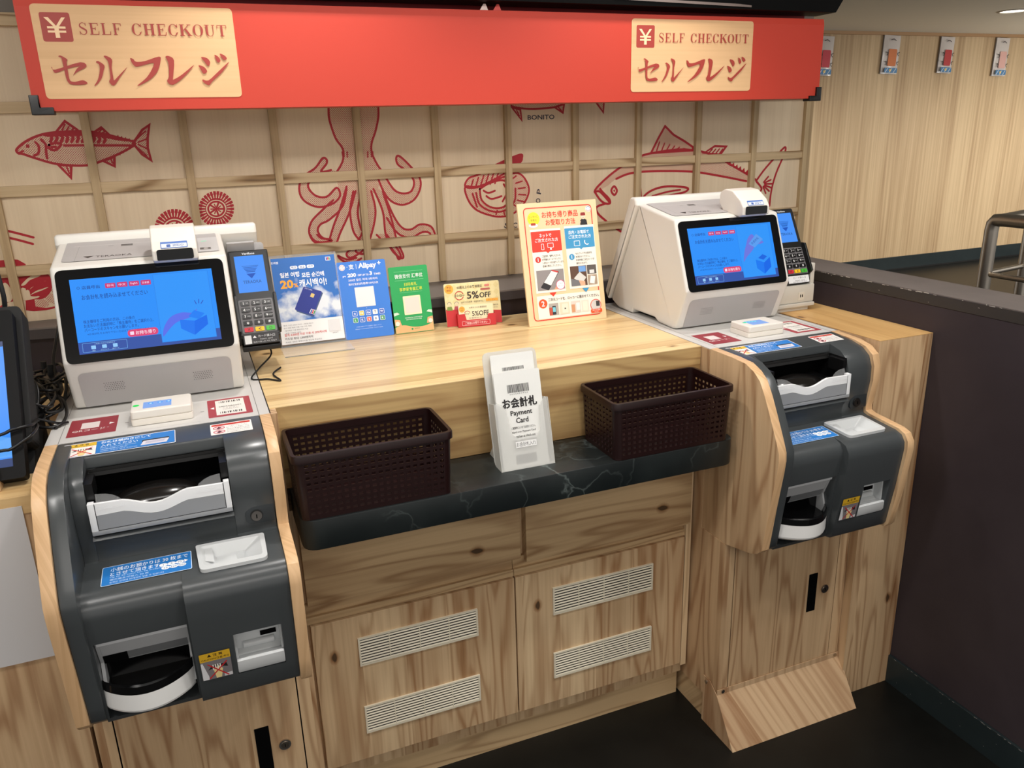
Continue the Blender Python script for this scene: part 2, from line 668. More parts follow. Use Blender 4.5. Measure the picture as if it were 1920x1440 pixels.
def marble(name):
    m, nt, b = nodes_of(name)
    L = nt.links.new
    tc = N(nt, 'ShaderNodeTexCoord')
    n0 = N(nt, 'ShaderNodeTexNoise')
    n0.inputs['Scale'].default_value = 7
    n0.inputs['Detail'].default_value = 5
    L(tc.outputs['Object'], n0.inputs['Vector'])
    mixv = N(nt, 'ShaderNodeMix', data_type='VECTOR')
    mixv.inputs[0].default_value = 0.22
    L(tc.outputs['Object'], mixv.inputs[4])
    L(n0.outputs['Color'], mixv.inputs[5])
    v = N(nt, 'ShaderNodeTexVoronoi', feature='DISTANCE_TO_EDGE')
    v.inputs['Scale'].default_value = 9
    L(mixv.outputs[1], v.inputs['Vector'])
    vein = math_node(nt, 'SUBTRACT', 1.0, math_node(nt, 'MULTIPLY', v.outputs['Distance'], 28.0))
    vein = math_node(nt, 'MAXIMUM', vein, 0.0)
    n2 = N(nt, 'ShaderNodeTexNoise')
    n2.inputs['Scale'].default_value = 5
    L(tc.outputs['Object'], n2.inputs['Vector'])
    gate = math_node(nt, 'MAXIMUM', math_node(nt, 'MULTIPLY', math_node(nt, 'SUBTRACT', n2.outputs['Fac'], 0.48), 5.0), 0.0)
    vein = math_node(nt, 'MULTIPLY', math_node(nt, 'POWER', vein, 2.0), gate)
    f = math_node(nt, 'ADD', math_node(nt, 'MULTIPLY', vein, 0.5), math_node(nt, 'MULTIPLY', math_node(nt, 'SUBTRACT', n0.outputs['Fac'], 0.4), 0.28))
    r = N(nt, 'ShaderNodeValToRGB')
    r.color_ramp.elements[0].color = lin((20, 26, 27))
    r.color_ramp.elements[1].color = lin((104, 114, 112))
    L(f, r.inputs[0])
    L(r.outputs[0], b.inputs['Base Color'])
    b.inputs['Roughness'].default_value = 0.36
    return m

def halftone(name, rgb, pitch, rad):
    """print of small ink dots; bare wood shows between them"""
    m = bpy.data.materials.new(name)
    m.use_nodes = True
    nt = m.node_tree
    L = nt.links.new
    b = nt.nodes['Principled BSDF']
    out = nt.nodes['Material Output']
    tc = N(nt, 'ShaderNodeTexCoord')
    sep = N(nt, 'ShaderNodeSeparateXYZ')
    L(tc.outputs['Object'], sep.inputs[0])
    a = math_node(nt, 'ADD', sep.outputs[0], sep.outputs[2])
    c = math_node(nt, 'SUBTRACT', sep.outputs[0], sep.outputs[2])
    d2 = None
    for q in (a, c):
        fr = math_node(nt, 'SUBTRACT', math_node(nt, 'FRACT', math_node(nt, 'DIVIDE', math_node(nt, 'ADD', q, 10.0), pitch)), 0.5)
        sq = math_node(nt, 'MULTIPLY', fr, fr)
        d2 = sq if d2 is None else math_node(nt, 'ADD', d2, sq)
    dot = math_node(nt, 'LESS_THAN', d2, rad * rad)
    b.inputs['Base Color'].default_value = lin(rgb)
    b.inputs['Roughness'].default_value = 0.6
    tr = N(nt, 'ShaderNodeBsdfTransparent')
    mx = N(nt, 'ShaderNodeMixShader')
    L(dot, mx.inputs[0])
    L(tr.outputs[0], mx.inputs[1])
    L(b.outputs[0], mx.inputs[2])
    L(mx.outputs[0], out.inputs[0])
    return m

STONE = marble('black_marble')
MURALS = {'mackerel':[['F',0,[-162,2558,-129,2585,-85,2606,-38,2618,33,2623,115,2621,181,2607,230,2591,279,2575,277,2559,220,2529,155,2504,93,2486,25,2487,-39,2498,-101,2521,-145,2540,-159,2543]],
['C',5,[-162,2558,-129,2585,-85,2606,-38,2618,33,2623,115,2621,181,2607,230,2591,279,2575,277,2559,220,2529,155,2504,93,2486,25,2487,-39,2498,-101,2521,-145,2540,-159,2543]],
['f',0,[277,2568,322,2622,353,2642,338,2589,332,2548,338,2495,306,2521]],
['l',5,[277,2568,322,2622,353,2642,338,2589,332,2548,338,2495,306,2521]],
['f',0,[-9,2620,33,2664,71,2631,80,2620]],
['l',5,[-9,2620,33,2664,71,2631,80,2620]],
['f',0,[130,2615,165,2636,193,2604]],
['l',5,[130,2615,165,2636,193,2604]],
['f',0,[-22,2491,16,2437,26,2486]],
['l',5,[-22,2491,16,2437,26,2486]],
['f',0,[150,2500,190,2477,196,2516]],
['l',5,[150,2500,190,2477,196,2516]],
['S',4,[-157,2544,-139,2551]],
['R',0,[-125,2577,-113,2576,-114,2564,-127,2563]],
['S',5,[-89,2584,-80,2566,-87,2540,-103,2532]],
['S',5,[-67,2594,-54,2574,-57,2548,-58,2519]],
['S',5,[14,2568,123,2565,277,2559]],
['S',5,[-42,2572,-21,2578,3,2574,-22,2551,-43,2558,-42,2572]],
['S',5,[-34,2563,-19,2564]],
['R',0,[-47,2615,33,2625,115,2621,181,2609,271,2578,228,2580,178,2592,112,2603,29,2605,-41,2604]],
['S',6,[-31,2614,-27,2600,-34,2584]],
['S',6,[-11,2614,-7,2599,-15,2584]],
['S',6,[8,2613,13,2599,5,2583]],
['S',6,[28,2612,32,2598,25,2582]],
['S',6,[48,2612,52,2598,44,2582]],
['S',6,[68,2611,72,2597,64,2581]],
['S',6,[88,2611,92,2596,84,2581]],
['S',6,[108,2610,112,2596,104,2580]],
['S',6,[128,2608,132,2593,124,2579]],
['S',6,[147,2605,152,2590,144,2577]],
['S',6,[167,2602,172,2587,165,2575]],
['R',0,[213,2593,225,2605,227,2589]],
['R',0,[211,2526,220,2520,225,2532]],
['R',0,[227,2589,239,2600,241,2585]],
['R',0,[225,2533,234,2528,239,2540]],
['R',0,[241,2585,253,2595,255,2581]],
['R',0,[239,2541,249,2535,253,2548]],
['R',0,[255,2581,267,2590,269,2577]],
['R',0,[253,2549,263,2543,268,2556]],
['R',0,[269,2577,281,2585,283,2573]],
['R',0,[268,2557,277,2551,282,2563]],
['S',3,[294,2586,334,2617]],
['S',3,[298,2572,335,2585]],
['S',3,[297,2563,329,2544]],
['S',3,[289,2552,323,2516]],
['S',3,[17,2630,31,2651]],
['S',3,[33,2627,44,2642]],
['S',3,[53,2624,59,2635]],
['S',3,[150,2613,163,2627]],
['S',3,[166,2610,174,2619]],
['S',3,[8,2483,13,2455]],
['S',3,[180,2508,186,2489]]],'urchin':[['r',0,[457,2199,473,2197,471,2185,455,2185,455,2184,470,2179,465,2167,450,2170,450,2170,463,2161,456,2150,443,2157,442,2156,453,2145,444,2135,432,2145,432,2145,440,2131,430,2123,420,2136,420,2135,425,2120,414,2115,407,2129,406,2129,408,2112,396,2109,393,2125,392,2125,390,2109,379,2108,378,2125,378,2125,373,2109,361,2111,364,2127,364,2127,356,2113,345,2117,352,2133,351,2133,341,2120,332,2127,341,2141,340,2142,327,2131,320,2140,332,2152,331,2153,317,2145,312,2155,325,2165,325,2165,310,2161,307,2172,321,2179,321,2180,306,2178,305,2190,321,2194,321,2194,306,2197,308,2209,323,2209,323,2209,309,2215,313,2226,328,2223,328,2224,316,2232,322,2243,335,2236,336,2237,326,2248,334,2257,345,2248,346,2248,338,2262,348,2269,357,2257,358,2257,353,2272,364,2278,370,2264,371,2264,370,2280,381,2283,384,2268,385,2268,387,2284,398,2284,399,2268,399,2268,404,2284,415,2282,412,2266,413,2266,421,2281,431,2276,425,2261,426,2260,436,2273,446,2267,437,2252,437,2252,450,2263,457,2254,446,2242,446,2241,460,2249,466,2239,452,2229,453,2229,468,2233,471,2222,456,2215,456,2214,472,2216,473,2203,457,2200]],
['b',2,[440,2187,454,2185]],
['b',2,[436,2176,449,2171]],
['b',2,[430,2166,441,2158]],
['b',2,[422,2157,431,2146]],
['b',2,[413,2149,419,2137]],
['b',2,[403,2144,406,2131]],
['b',2,[392,2141,392,2127]],
['b',2,[380,2141,378,2127]],
['b',2,[370,2143,365,2129]],
['b',2,[360,2147,352,2135]],
['b',2,[351,2154,342,2143]],
['b',2,[344,2162,333,2154]],
['b',2,[339,2172,327,2166]],
['b',2,[336,2183,323,2180]],
['b',2,[336,2195,322,2194]],
['b',2,[338,2206,325,2209]],
['b',2,[342,2217,329,2223]],
['b',2,[348,2228,337,2236]],
['b',2,[355,2237,347,2247]],
['b',2,[364,2244,358,2256]],
['b',2,[375,2249,371,2262]],
['b',2,[386,2252,385,2266]],
['b',2,[397,2252,399,2267]],
['b',2,[407,2250,412,2264]],
['b',2,[417,2246,425,2259]],
['b',2,[426,2240,436,2251]],
['b',2,[433,2232,444,2240]],
['b',2,[438,2222,451,2228]],
['b',2,[441,2211,455,2214]],
['b',2,[442,2199,456,2200]],
['B',0,[436,2194,432,2180,424,2169,413,2159,400,2154,385,2152,371,2154,359,2160,349,2169,343,2181,341,2194,343,2207,349,2220,359,2230,371,2237,385,2241,399,2241,412,2237,424,2230,432,2219,436,2206]],
['C',4,[426,2194,423,2184,416,2174,408,2167,397,2162,386,2161,375,2162,365,2167,358,2175,353,2184,351,2194,353,2205,358,2215,365,2223,375,2229,386,2232,397,2232,407,2229,416,2223,423,2215,426,2204]],
['S',4,[389,2197,422,2195]],
['S',2.5,[398,2190,408,2182]],
['S',4,[389,2197,395,2165]],
['S',2.5,[383,2186,378,2174]],
['S',4,[389,2197,358,2180]],
['S',2.5,[376,2197,363,2198]],
['S',4,[389,2197,364,2218]],
['S',2.5,[386,2208,383,2220]],
['S',4,[389,2197,404,2227]],
['S',2.5,[400,2203,411,2210]]],'urchin_two':[['r',0,[639,2276,654,2275,652,2263,638,2263,638,2263,651,2258,647,2247,633,2250,633,2250,645,2242,639,2232,626,2238,626,2238,636,2227,628,2219,617,2228,617,2227,624,2215,615,2208,606,2219,606,2219,610,2205,600,2200,594,2213,594,2213,595,2198,585,2195,581,2209,581,2209,579,2195,568,2194,568,2209,567,2209,563,2194,553,2196,555,2211,555,2211,548,2198,538,2202,543,2216,543,2216,533,2205,525,2211,533,2224,533,2224,521,2214,514,2222,525,2233,524,2234,511,2227,506,2236,518,2244,518,2245,504,2241,502,2251,515,2257,515,2258,501,2256,500,2267,514,2270,514,2271,500,2273,502,2284,516,2284,516,2284,503,2289,507,2300,520,2297,520,2297,509,2305,515,2314,527,2309,527,2309,518,2319,525,2327,536,2319,536,2319,529,2331,538,2338,547,2327,547,2328,543,2341,553,2346,559,2334,559,2334,558,2348,568,2351,571,2337,572,2337,573,2352,584,2352,585,2338,585,2338,589,2352,600,2350,597,2336,598,2336,605,2349,614,2345,609,2331,610,2331,619,2342,628,2336,620,2324,620,2323,631,2333,638,2325,628,2314,628,2314,642,2321,647,2312,634,2303,635,2302,649,2307,652,2296,638,2290,638,2290,653,2291,654,2280,639,2277]],
['b',2,[624,2265,636,2263]],
['b',2,[620,2255,632,2251]],
['b',2,[615,2246,625,2239]],
['b',2,[608,2238,616,2229]],
['b',2,[599,2231,605,2220]],
['b',2,[590,2227,593,2214]],
['b',2,[580,2224,581,2211]],
['b',2,[570,2224,568,2211]],
['b',2,[560,2225,555,2213]],
['b',2,[551,2229,544,2218]],
['b',2,[543,2235,534,2225]],
['b',2,[536,2242,526,2234]],
['b',2,[531,2251,520,2245]],
['b',2,[529,2261,516,2258]],
['b',2,[528,2271,515,2271]],
['b',2,[529,2282,517,2284]],
['b',2,[533,2292,522,2296]],
['b',2,[538,2301,528,2308]],
['b',2,[545,2309,537,2318]],
['b',2,[553,2315,548,2326]],
['b',2,[563,2320,559,2332]],
['b',2,[573,2323,572,2335]],
['b',2,[583,2323,585,2336]],
['b',2,[593,2322,597,2334]],
['b',2,[602,2318,609,2329]],
['b',2,[610,2312,619,2322]],
['b',2,[617,2305,627,2313]],
['b',2,[621,2296,633,2302]],
['b',2,[624,2286,637,2290]],
['b',2,[625,2276,638,2277]],
['B',0,[620,2271,616,2259,609,2249,599,2240,587,2235,574,2233,561,2235,550,2240,541,2248,535,2259,533,2271,534,2283,540,2294,549,2303,560,2310,572,2313,585,2313,598,2310,608,2303,616,2294,620,2282]],
['C',4,[611,2272,608,2262,602,2254,594,2247,585,2243,574,2241,564,2243,555,2247,548,2253,544,2262,542,2271,543,2281,548,2290,554,2297,563,2303,573,2305,584,2305,593,2303,601,2297,607,2290,610,2281]],
['S',4,[576,2274,607,2272]],
['S',2.5,[585,2267,594,2260]],
['S',4,[576,2274,582,2245]],
['S',2.5,[572,2264,567,2253]],
['S',4,[576,2274,549,2258]],
['S',2.5,[565,2274,553,2274]],
['S',4,[576,2274,554,2292]],
['S',2.5,[574,2284,571,2295]],
['S',4,[576,2274,590,2301]],
['S',2.5,[586,2279,597,2286]]],'squid':[['F',0,[1128,2742,1124,2697,1122,2655,1130,2611,1145,2561,1169,2523,1174,2495,1165,2455,1134,2410,1142,2323,1212,2277,1313,2314,1355,2400,1331,2438,1310,2490,1312,2536,1335,2590,1353,2650,1357,2693,1358,2739]],
['S',5,[1128,2742,1124,2697,1122,2655,1130,2611,1145,2561,1169,2523,1174,2495,1165,2455,1134,2410]],
['S',5,[1355,2400,1331,2438,1310,2490,1312,2536,1335,2590,1353,2650,1357,2693,1358,2739]],
['R',0,[1165,2503,1180,2505,1179,2479,1167,2477]],
['R',0,[1304,2498,1317,2500,1317,2474,1304,2472]],
['S',3,[1192,2502,1190,2476]],
['S',3,[1290,2499,1288,2472]],
['F',0,[1134,2410,1055,2398,1006,2375,996,2346,1025,2308,1076,2300,1127,2339,1140,2302,1105,2268,1040,2254,985,2275,956,2312,957,2363,985,2402,1038,2435,1073,2475,1091,2472,1091,2452,1062,2416,1109,2421]],
['S',5,[1134,2410,1055,2398,1006,2375,996,2346,1025,2308,1076,2300,1127,2339,1140,2302,1105,2268,1040,2254,985,2275,956,2312,957,2363,985,2402,1038,2435,1073,2475,1091,2472,1091,2452,1062,2416,1109,2421]],
['F',0,[1355,2400,1401,2320,1444,2296,1490,2304,1507,2351,1476,2398,1432,2434,1427,2467,1446,2470,1498,2418,1537,2366,1536,2313,1500,2261,1442,2241,1386,2262,1351,2312,1329,2376]],
['S',5,[1355,2400,1401,2320,1444,2296,1490,2304,1507,2351,1476,2398,1432,2434,1427,2467,1446,2470,1498,2418,1537,2366,1536,2313,1500,2261,1442,2241,1386,2262,1351,2312,1329,2376]],
['F',0,[1106,2283,1038,2230,992,2186,978,2135,1003,2089,1066,2084,1078,2098,1039,2109,1019,2143,1034,2173,1079,2193,1146,2250,1174,2331]],
['S',5,[1106,2283,1038,2230,992,2186,978,2135,1003,2089,1066,2084,1078,2098,1039,2109,1019,2143,1034,2173,1079,2193,1146,2250,1174,2331]],
['F',0,[1175,2342,1134,2240,1094,2158,1065,2076,1083,2042,1123,2124,1175,2216,1216,2319]],
['S',5,[1175,2342,1134,2240,1094,2158,1065,2076,1083,2042,1123,2124,1175,2216,1216,2319]],
['F',0,[1205,2319,1181,2226,1188,2131,1216,2075,1191,2033,1233,2019,1261,2082,1227,2138,1218,2224,1242,2307]],
['S',5,[1205,2319,1181,2226,1188,2131,1216,2075,1191,2033,1233,2019,1261,2082,1227,2138,1218,2224,1242,2307]],
['F',0,[1259,2316,1262,2222,1234,2127,1193,2066,1146,2026,1166,2003,1235,2041,1277,2113,1305,2219,1291,2315]],
['S',5,[1259,2316,1262,2222,1234,2127,1193,2066,1146,2026,1166,2003,1235,2041,1277,2113,1305,2219,1291,2315]],
['F',0,[1303,2325,1340,2217,1346,2108,1368,2030,1410,1982,1428,1992,1400,2072,1380,2182,1350,2301]],
['S',5,[1303,2325,1340,2217,1346,2108,1368,2030,1410,1982,1428,1992,1400,2072,1380,2182,1350,2301]],
['F',0,[1348,2312,1392,2192,1432,2130,1477,2119,1524,2140,1581,2125,1601,2068,1582,2047,1573,2092,1533,2101,1474,2079,1408,2104,1358,2183]],
['S',5,[1348,2312,1392,2192,1432,2130,1477,2119,1524,2140,1581,2125,1601,2068,1582,2047,1573,2092,1533,2101,1474,2079,1408,2104,1358,2183]],
['F',0,[981,2128,996,2100,1025,2089,1056,2089,1075,2094,1057,2102,1028,2110,1014,2126]],
['S',5,[981,2128,996,2100,1025,2089,1056,2089,1075,2094,1057,2102,1028,2110,1014,2126]],
['F',0,[1191,2001,1152,1995,1122,2007,1104,2018,1112,2002,1139,1984,1182,1980,1215,1996]],
['S',5,[1191,2001,1152,1995,1122,2007,1104,2018,1112,2002,1139,1984,1182,1980,1215,1996]],
['F',0,[1301,2105,1324,2079,1360,2044,1390,2004,1401,1977,1415,1986,1404,2022,1375,2062,1352,2102]],
['S',5,[1301,2105,1324,2079,1360,2044,1390,2004,1401,1977,1415,1986,1404,2022,1375,2062,1352,2102]]],'bonito':[['F',0,[2012,2743,2028,2694,2093,2680,2212,2678,2286,2685,2335,2708,2335,2739]],
['S',5,[2011,2712,2046,2688,2128,2677,2212,2678,2286,2685,2347,2710]],
['f',0,[2039,2683,2089,2623,2083,2675]],
['l',5,[2039,2683,2089,2623,2083,2675]],
['f',0,[2271,2683,2320,2655,2328,2697]],
['l',5,[2271,2683,2320,2655,2328,2697]],
['S',3,[2063,2672,2077,2644]],
['S',3,[2295,2682,2312,2666]],
['f',0,[2510,2705,2555,2653,2559,2705]],
['l',5,[2510,2705,2555,2653,2559,2705]]],'scallop':[['F',0,[1772,2311,1783,2248,1821,2197,1885,2166,1956,2150,2029,2162,2090,2209,2121,2273,2103,2329,2066,2363,2017,2360,1844,2309]],
['C',5,[1772,2311,1783,2248,1821,2197,1885,2166,1956,2150,2029,2162,2090,2209,2121,2273,2103,2329,2066,2363,2017,2360,1844,2309]],
['F',0,[1770,2315,1793,2352,1846,2368,1954,2416,2074,2456,2086,2438,2071,2415,1988,2367,1867,2314,1808,2303]],
['C',5,[1770,2315,1793,2352,1846,2368,1954,2416,2074,2456,2086,2438,2071,2415,1988,2367,1867,2314,1808,2303]],
['R',0,[1954,2414,2074,2453,2083,2436,2067,2417,2025,2398,1970,2378]],
['B',0,[1849,2296,1858,2239,1910,2200,1976,2199,2014,2241,2013,2301,1975,2333,1903,2322]],
['S',5,[1849,2296,1858,2239,1910,2200,1976,2199,2014,2241,2013,2301,1975,2333,1903,2322,1849,2296]],
['S',5,[1869,2287,1895,2274,1931,2283]],
['S',5,[1883,2259,1912,2243,1966,2254]],
['S',5,[1980,2313,1997,2274,1971,2227]],
['S',5,[1828,2278,1846,2218,1909,2181,1981,2180,2037,2223,2045,2288]],
['S',5,[1809,2274,1830,2208]],
['S',4,[2026,2337,2051,2351]],
['S',4,[2048,2315,2082,2323]],
['S',4,[2061,2287,2100,2290]],
['S',4,[2062,2257,2102,2253]],
['S',4,[2053,2229,2090,2219]],
['S',4,[2033,2206,2062,2190]],
['S',4,[2006,2189,2024,2170]],
['S',4,[1974,2181,1979,2161]],
['S',4,[1940,2184,1933,2165]],
['S',4,[1803,2309,1816,2345]],
['S',4,[1829,2311,1844,2353]],
['S',4,[1854,2313,1873,2361]],
['S',4,[1880,2315,1901,2370]],
['S',4,[1906,2317,1930,2378]],
['S',4,[1932,2319,1959,2386]]],'amberjack':[['F',0,[2505,2248,2538,2286,2643,2358,2783,2421,2913,2441,3038,2448,3182,2432,3301,2392,3408,2340,3503,2293,3570,2257,3498,2253,3307,2294,3115,2326,2875,2339,2724,2334,2637,2309,2578,2272]],
['S',6,[2599,2185,2538,2246,2505,2248,2538,2286,2643,2358,2783,2421,2913,2441,3038,2448,3182,2432,3301,2392,3408,2340,3503,2293,3570,2257]],
['S',6,[2637,2309,2724,2334,2875,2339,3115,2326,3307,2294,3498,2255]],
['S',6,[2505,2248,2536,2206,2568,2183,2599,2181,2594,2205,2558,2239,2538,2261]],
['S',6,[2572,2181,2519,2166,2526,2131,2579,2085]],
['C',6,[2624,2270,2642,2246,2626,2224,2607,2248]],
['R',0,[2625,2254,2631,2247,2626,2239,2618,2247]],
['f',0,[2851,2436,2894,2510,2936,2574,2993,2527,3065,2491,3120,2459,3121,2441]],
['l',6,[2851,2436,2894,2510,2936,2574,2993,2527,3065,2491,3120,2459,3121,2441]],
['S',4,[2885,2442,2904,2493]],
['S',4,[2917,2443,2936,2485]],
['S',4,[2949,2444,2969,2477]],
['S',4,[2981,2445,3001,2469]],
['S',4,[3013,2447,3034,2461]],
['S',4,[3045,2448,3066,2453]],
['S',4,[3078,2449,3099,2445]],
['l',6,[3197,2424,3267,2459,3344,2454,3307,2411]],
['S',4,[3226,2421,3251,2443]],
['S',4,[3251,2420,3274,2442]],
['S',4,[3276,2419,3298,2442]],
['S',4,[3301,2418,3321,2441]],
['R',0,[3355,2359,3379,2374,3384,2343]],
['R',0,[3381,2348,3404,2364,3409,2332]],
['R',0,[3407,2337,3428,2353,3434,2322]],
['R',0,[3433,2327,3453,2343,3459,2311]],
['R',0,[3460,2316,3478,2332,3484,2300]],
['R',0,[3486,2305,3504,2321,3509,2289]],
['R',0,[3513,2294,3529,2310,3534,2278]],
['S',6,[3567,2253,3624,2318,3711,2398,3758,2436,3761,2405,3708,2290,3682,2192,3676,2104]],
['S',6,[3567,2253,3610,2208,3588,2184]],
['S',5,[3623,2244,3653,2274]],
['S',5,[3628,2239,3673,2255]],
['S',5,[3631,2233,3683,2232]],
['S',5,[3630,2226,3680,2209]],
['S',5,[3626,2221,3666,2190]],
['S',5,[3620,2218,3642,2179]],
['S',6,[2787,2262,2795,2201]],
['C',6,[2809,2200,2864,2237,2961,2253,3090,2239,3077,2216,2963,2200,2865,2181]],
['S',5,[2864,2205,2962,2223,3047,2230]],
['S',6,[2606,2062,2675,2021]]],'shrimp':[['S',5,[-328,2256,-252,2232,-168,2200]],
['S',5,[-335,2220,-258,2205,-175,2173]],
['r',0,[-347,2114,-308,2114,-268,2116,-242,2112,-217,2091,-219,2080,-249,2079,-282,2078,-315,2077,-355,2069]],
['F',0,[-316,2103,-290,2105,-291,2084,-320,2083]],
['F',0,[-278,2108,-254,2106,-255,2083,-281,2082]],
['F',0,[-244,2103,-225,2090,-231,2083,-246,2084]],
['R',0,[-358,2020,-321,2044,-292,2045,-254,2049,-211,2049,-148,2043,-135,2022,-136,1988,-150,1958,-181,1937,-212,1937,-232,1935,-259,1936,-289,1937,-309,1935,-324,1929,-342,1904,-383,1897]],
['B',0,[-351,1993,-321,2013,-306,2019,-294,1999,-291,1960,-302,1938,-322,1936,-337,1926,-366,1914]],
['B',0,[-249,2006,-210,2037,-172,2043,-177,2034,-213,2022,-233,2005,-245,2000]],
['B',0,[-252,1991,-225,1977,-223,1957,-192,1950,-200,1943,-232,1938,-258,1941]],
['B',0,[-222,1982,-196,2005,-154,2013,-182,2008,-209,1991]],
['B',0,[-223,1959,-191,1977,-150,1985,-189,1969,-215,1956]],
['R',0,[-237,1980,-218,2011,-186,2023,-148,2024,-172,2007,-201,1996]],
['R',0,[-226,1971,-198,1992,-150,1999,-166,1983,-194,1976]],
['R',0,[-225,1956,-196,1968,-153,1978,-181,1957,-206,1950]],
['F',0,[-212,1927,-191,1938,-169,1926,-161,1908,-181,1900,-210,1903]],
['F',0,[-173,1944,-150,1958,-127,1936,-128,1908,-151,1915,-166,1928]],
['F',0,[-142,1976,-127,1991,-117,1970,-120,1955,-137,1956]],
['F',0,[-137,2030,-122,2037,-118,2021,-130,2014]],
['F',0,[-319,1921,-298,1907,-303,1896,-326,1898]],
['r',0,[-246,1936,-212,1937,-214,1906,-175,1896,-133,1901,-131,1893,-177,1886,-224,1887,-253,1894]]]}
KANA = [[102,2872,110,2875,129,2862,125,2853,124,2823,124,2799,128,2789,142,2787,167,2792,180,2784,175,2778,148,2776,126,2778,118,2786,114,2802,113,2835,112,2856,110,2868],[73,2837,76,2835,85,2828,169,2853,187,2838,153,2820,138,2808,155,2832,165,2840,124,2831,85,2817,77,2825],[220,2853,228,2857,246,2842,240,2823,230,2799,213,2779,201,2772,216,2793,225,2814,230,2835,228,2847],[249,2872,256,2875,274,2863,269,2835,269,2805,270,2791,289,2808,322,2837,294,2805,267,2773,253,2786,259,2799,261,2829,260,2857],[336,2867,346,2864,354,2855,383,2857,435,2873,438,2858,423,2823,396,2796,362,2777,345,2772,381,2800,405,2831,412,2851,373,2842,351,2838,340,2850],[457,2873,469,2875,485,2860,474,2803,474,2793,507,2811,554,2845,513,2803,469,2774,450,2787,459,2803,464,2846,461,2862],[582,2872,603,2868,612,2853,603,2840,592,2856],[569,2843,588,2837,597,2821,583,2813,575,2829],[577,2793,597,2789,635,2819,681,2856,651,2819,610,2785,597,2772,578,2783],[631,2880,645,2872,650,2858,638,2854],[650,2884,667,2878,674,2867,662,2862]]

# ------------------------------------------------------------------ the setting
YW = 0.655                       # face of the latticed wall
GX, GS = 0.0539, 0.18964         # first batten, spacing
ROWZ = (1.360, 1.196, 1.032)
FLOORM = noisy('dark_floor', (9, 10, 9), (24, 25, 23), 9, 0.42, 0.6, 0.35)
PARTM = noisy('partition_paint', (47, 40, 44), (64, 56, 60), 5, 0.5, 0.7, 0.3)
PARTTOP = noisy('partition_cap_paint', (104, 97, 94), (118, 110, 106), 12, 0.5, 0.6, 0.3)
CAPM = mat('partition_cap_edge', (52, 48, 45), 0.45)
BASEM = noisy('baseboard_paint', (26, 36, 39), (40, 50, 52), 8, 0.4, 0.7)
CEILM = mat('ceiling_paint', (236, 233, 222), 0.8)
SOFFITM = mat('soffit_paint', (128, 122, 114), 0.8)
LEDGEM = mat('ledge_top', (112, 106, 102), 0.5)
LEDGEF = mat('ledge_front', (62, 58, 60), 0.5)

def structure(mb, name, parent=None, smooth=0):
    o = mb.build(name, parent, smooth)
    if parent is None:
        o['kind'] = 'structure'
    return o

b = MB(); b.box(-3.0, 9.5, -3.2, 4.06, -0.05, 0.0, FLOORM); structure(b, 'floor')
b = MB(); b.box(-3.0, 9.5, -3.2, 4.2, 1.97, 2.02, CEILM); structure(b, 'ceiling')
b = MB(); b.box(1.6, 9.5, 4.06, 4.2, 0.0, 1.97, W_FAR); structure(b, 'wall_far')
b = MB(); b.box(1.6, 9.5, 4.045, 4.06, 0.0, 0.118, BASEM, 0.002)
b.box(1.6, 9.5, 4.043, 4.046, 0.0, 0.012, BLACKM); structure(b, 'baseboard_far')
b = MB(); b.box(1.6, 9.5, 4.035, 4.06, 1.946, 1.97, mat('crown_wood', (176, 138, 98), 0.5)); structure(b, 'trim_20')

wall_back = MB()
wall_back.box(-1.4, 1.953, YW, YW + 0.09, 0.0, 1.512, W_PANEL)
wall_back = structure(wall_back, 'wall_back')
b = MB(); b.box(-1.4, 1.953, YW + 0.004, YW + 0.09, 1.536, 1.97, SOFFITM); structure(b, 'wall_back_soffit')
b = MB(); b.box(-1.4, 1.953, YW - 0.012, YW + 0.09, 1.512, 1.536, W_BATTENH, 0.001); structure(b, 'trim_1')
k = 2
for i in range(-2, 11):
    x = GX + GS * i
    b = MB()
    w = 0.0085 if i != 10 else 0.013
    b.box(x - w, x + w, YW - 0.013, YW, 0.925, 1.512, W_BATTEN, 0.0008)
    structure(b, 'trim_%d' % k)
    k += 1
for z in ROWZ:
    b = MB()
    b.box(-1.4, 1.945, YW - 0.0095, YW, z - 0.011, z + 0.011, W_BATTENH, 0.0008)
    structure(b, 'trim_%d' % k)
    k += 1

# dark low wall behind the counter and its cap
front = [(-1.4, 0.62), (-0.3, 0.60), (-0.1, 0.572), (0.35, 0.485), (0.6, 0.458), (1.64, 0.458)]
b = MB()
b.prism([(x, y + 0.012) for x, y in front] + [(1.64, YW - 0.002), (-1.4, YW - 0.002)], 0.0, 0.897, PARTM, 'z')
structure(b, 'wall_ledge')
b = MB()
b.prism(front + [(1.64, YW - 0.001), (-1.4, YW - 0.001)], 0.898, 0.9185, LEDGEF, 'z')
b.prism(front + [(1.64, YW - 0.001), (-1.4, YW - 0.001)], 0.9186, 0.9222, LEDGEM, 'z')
structure(b, 'trim_18')

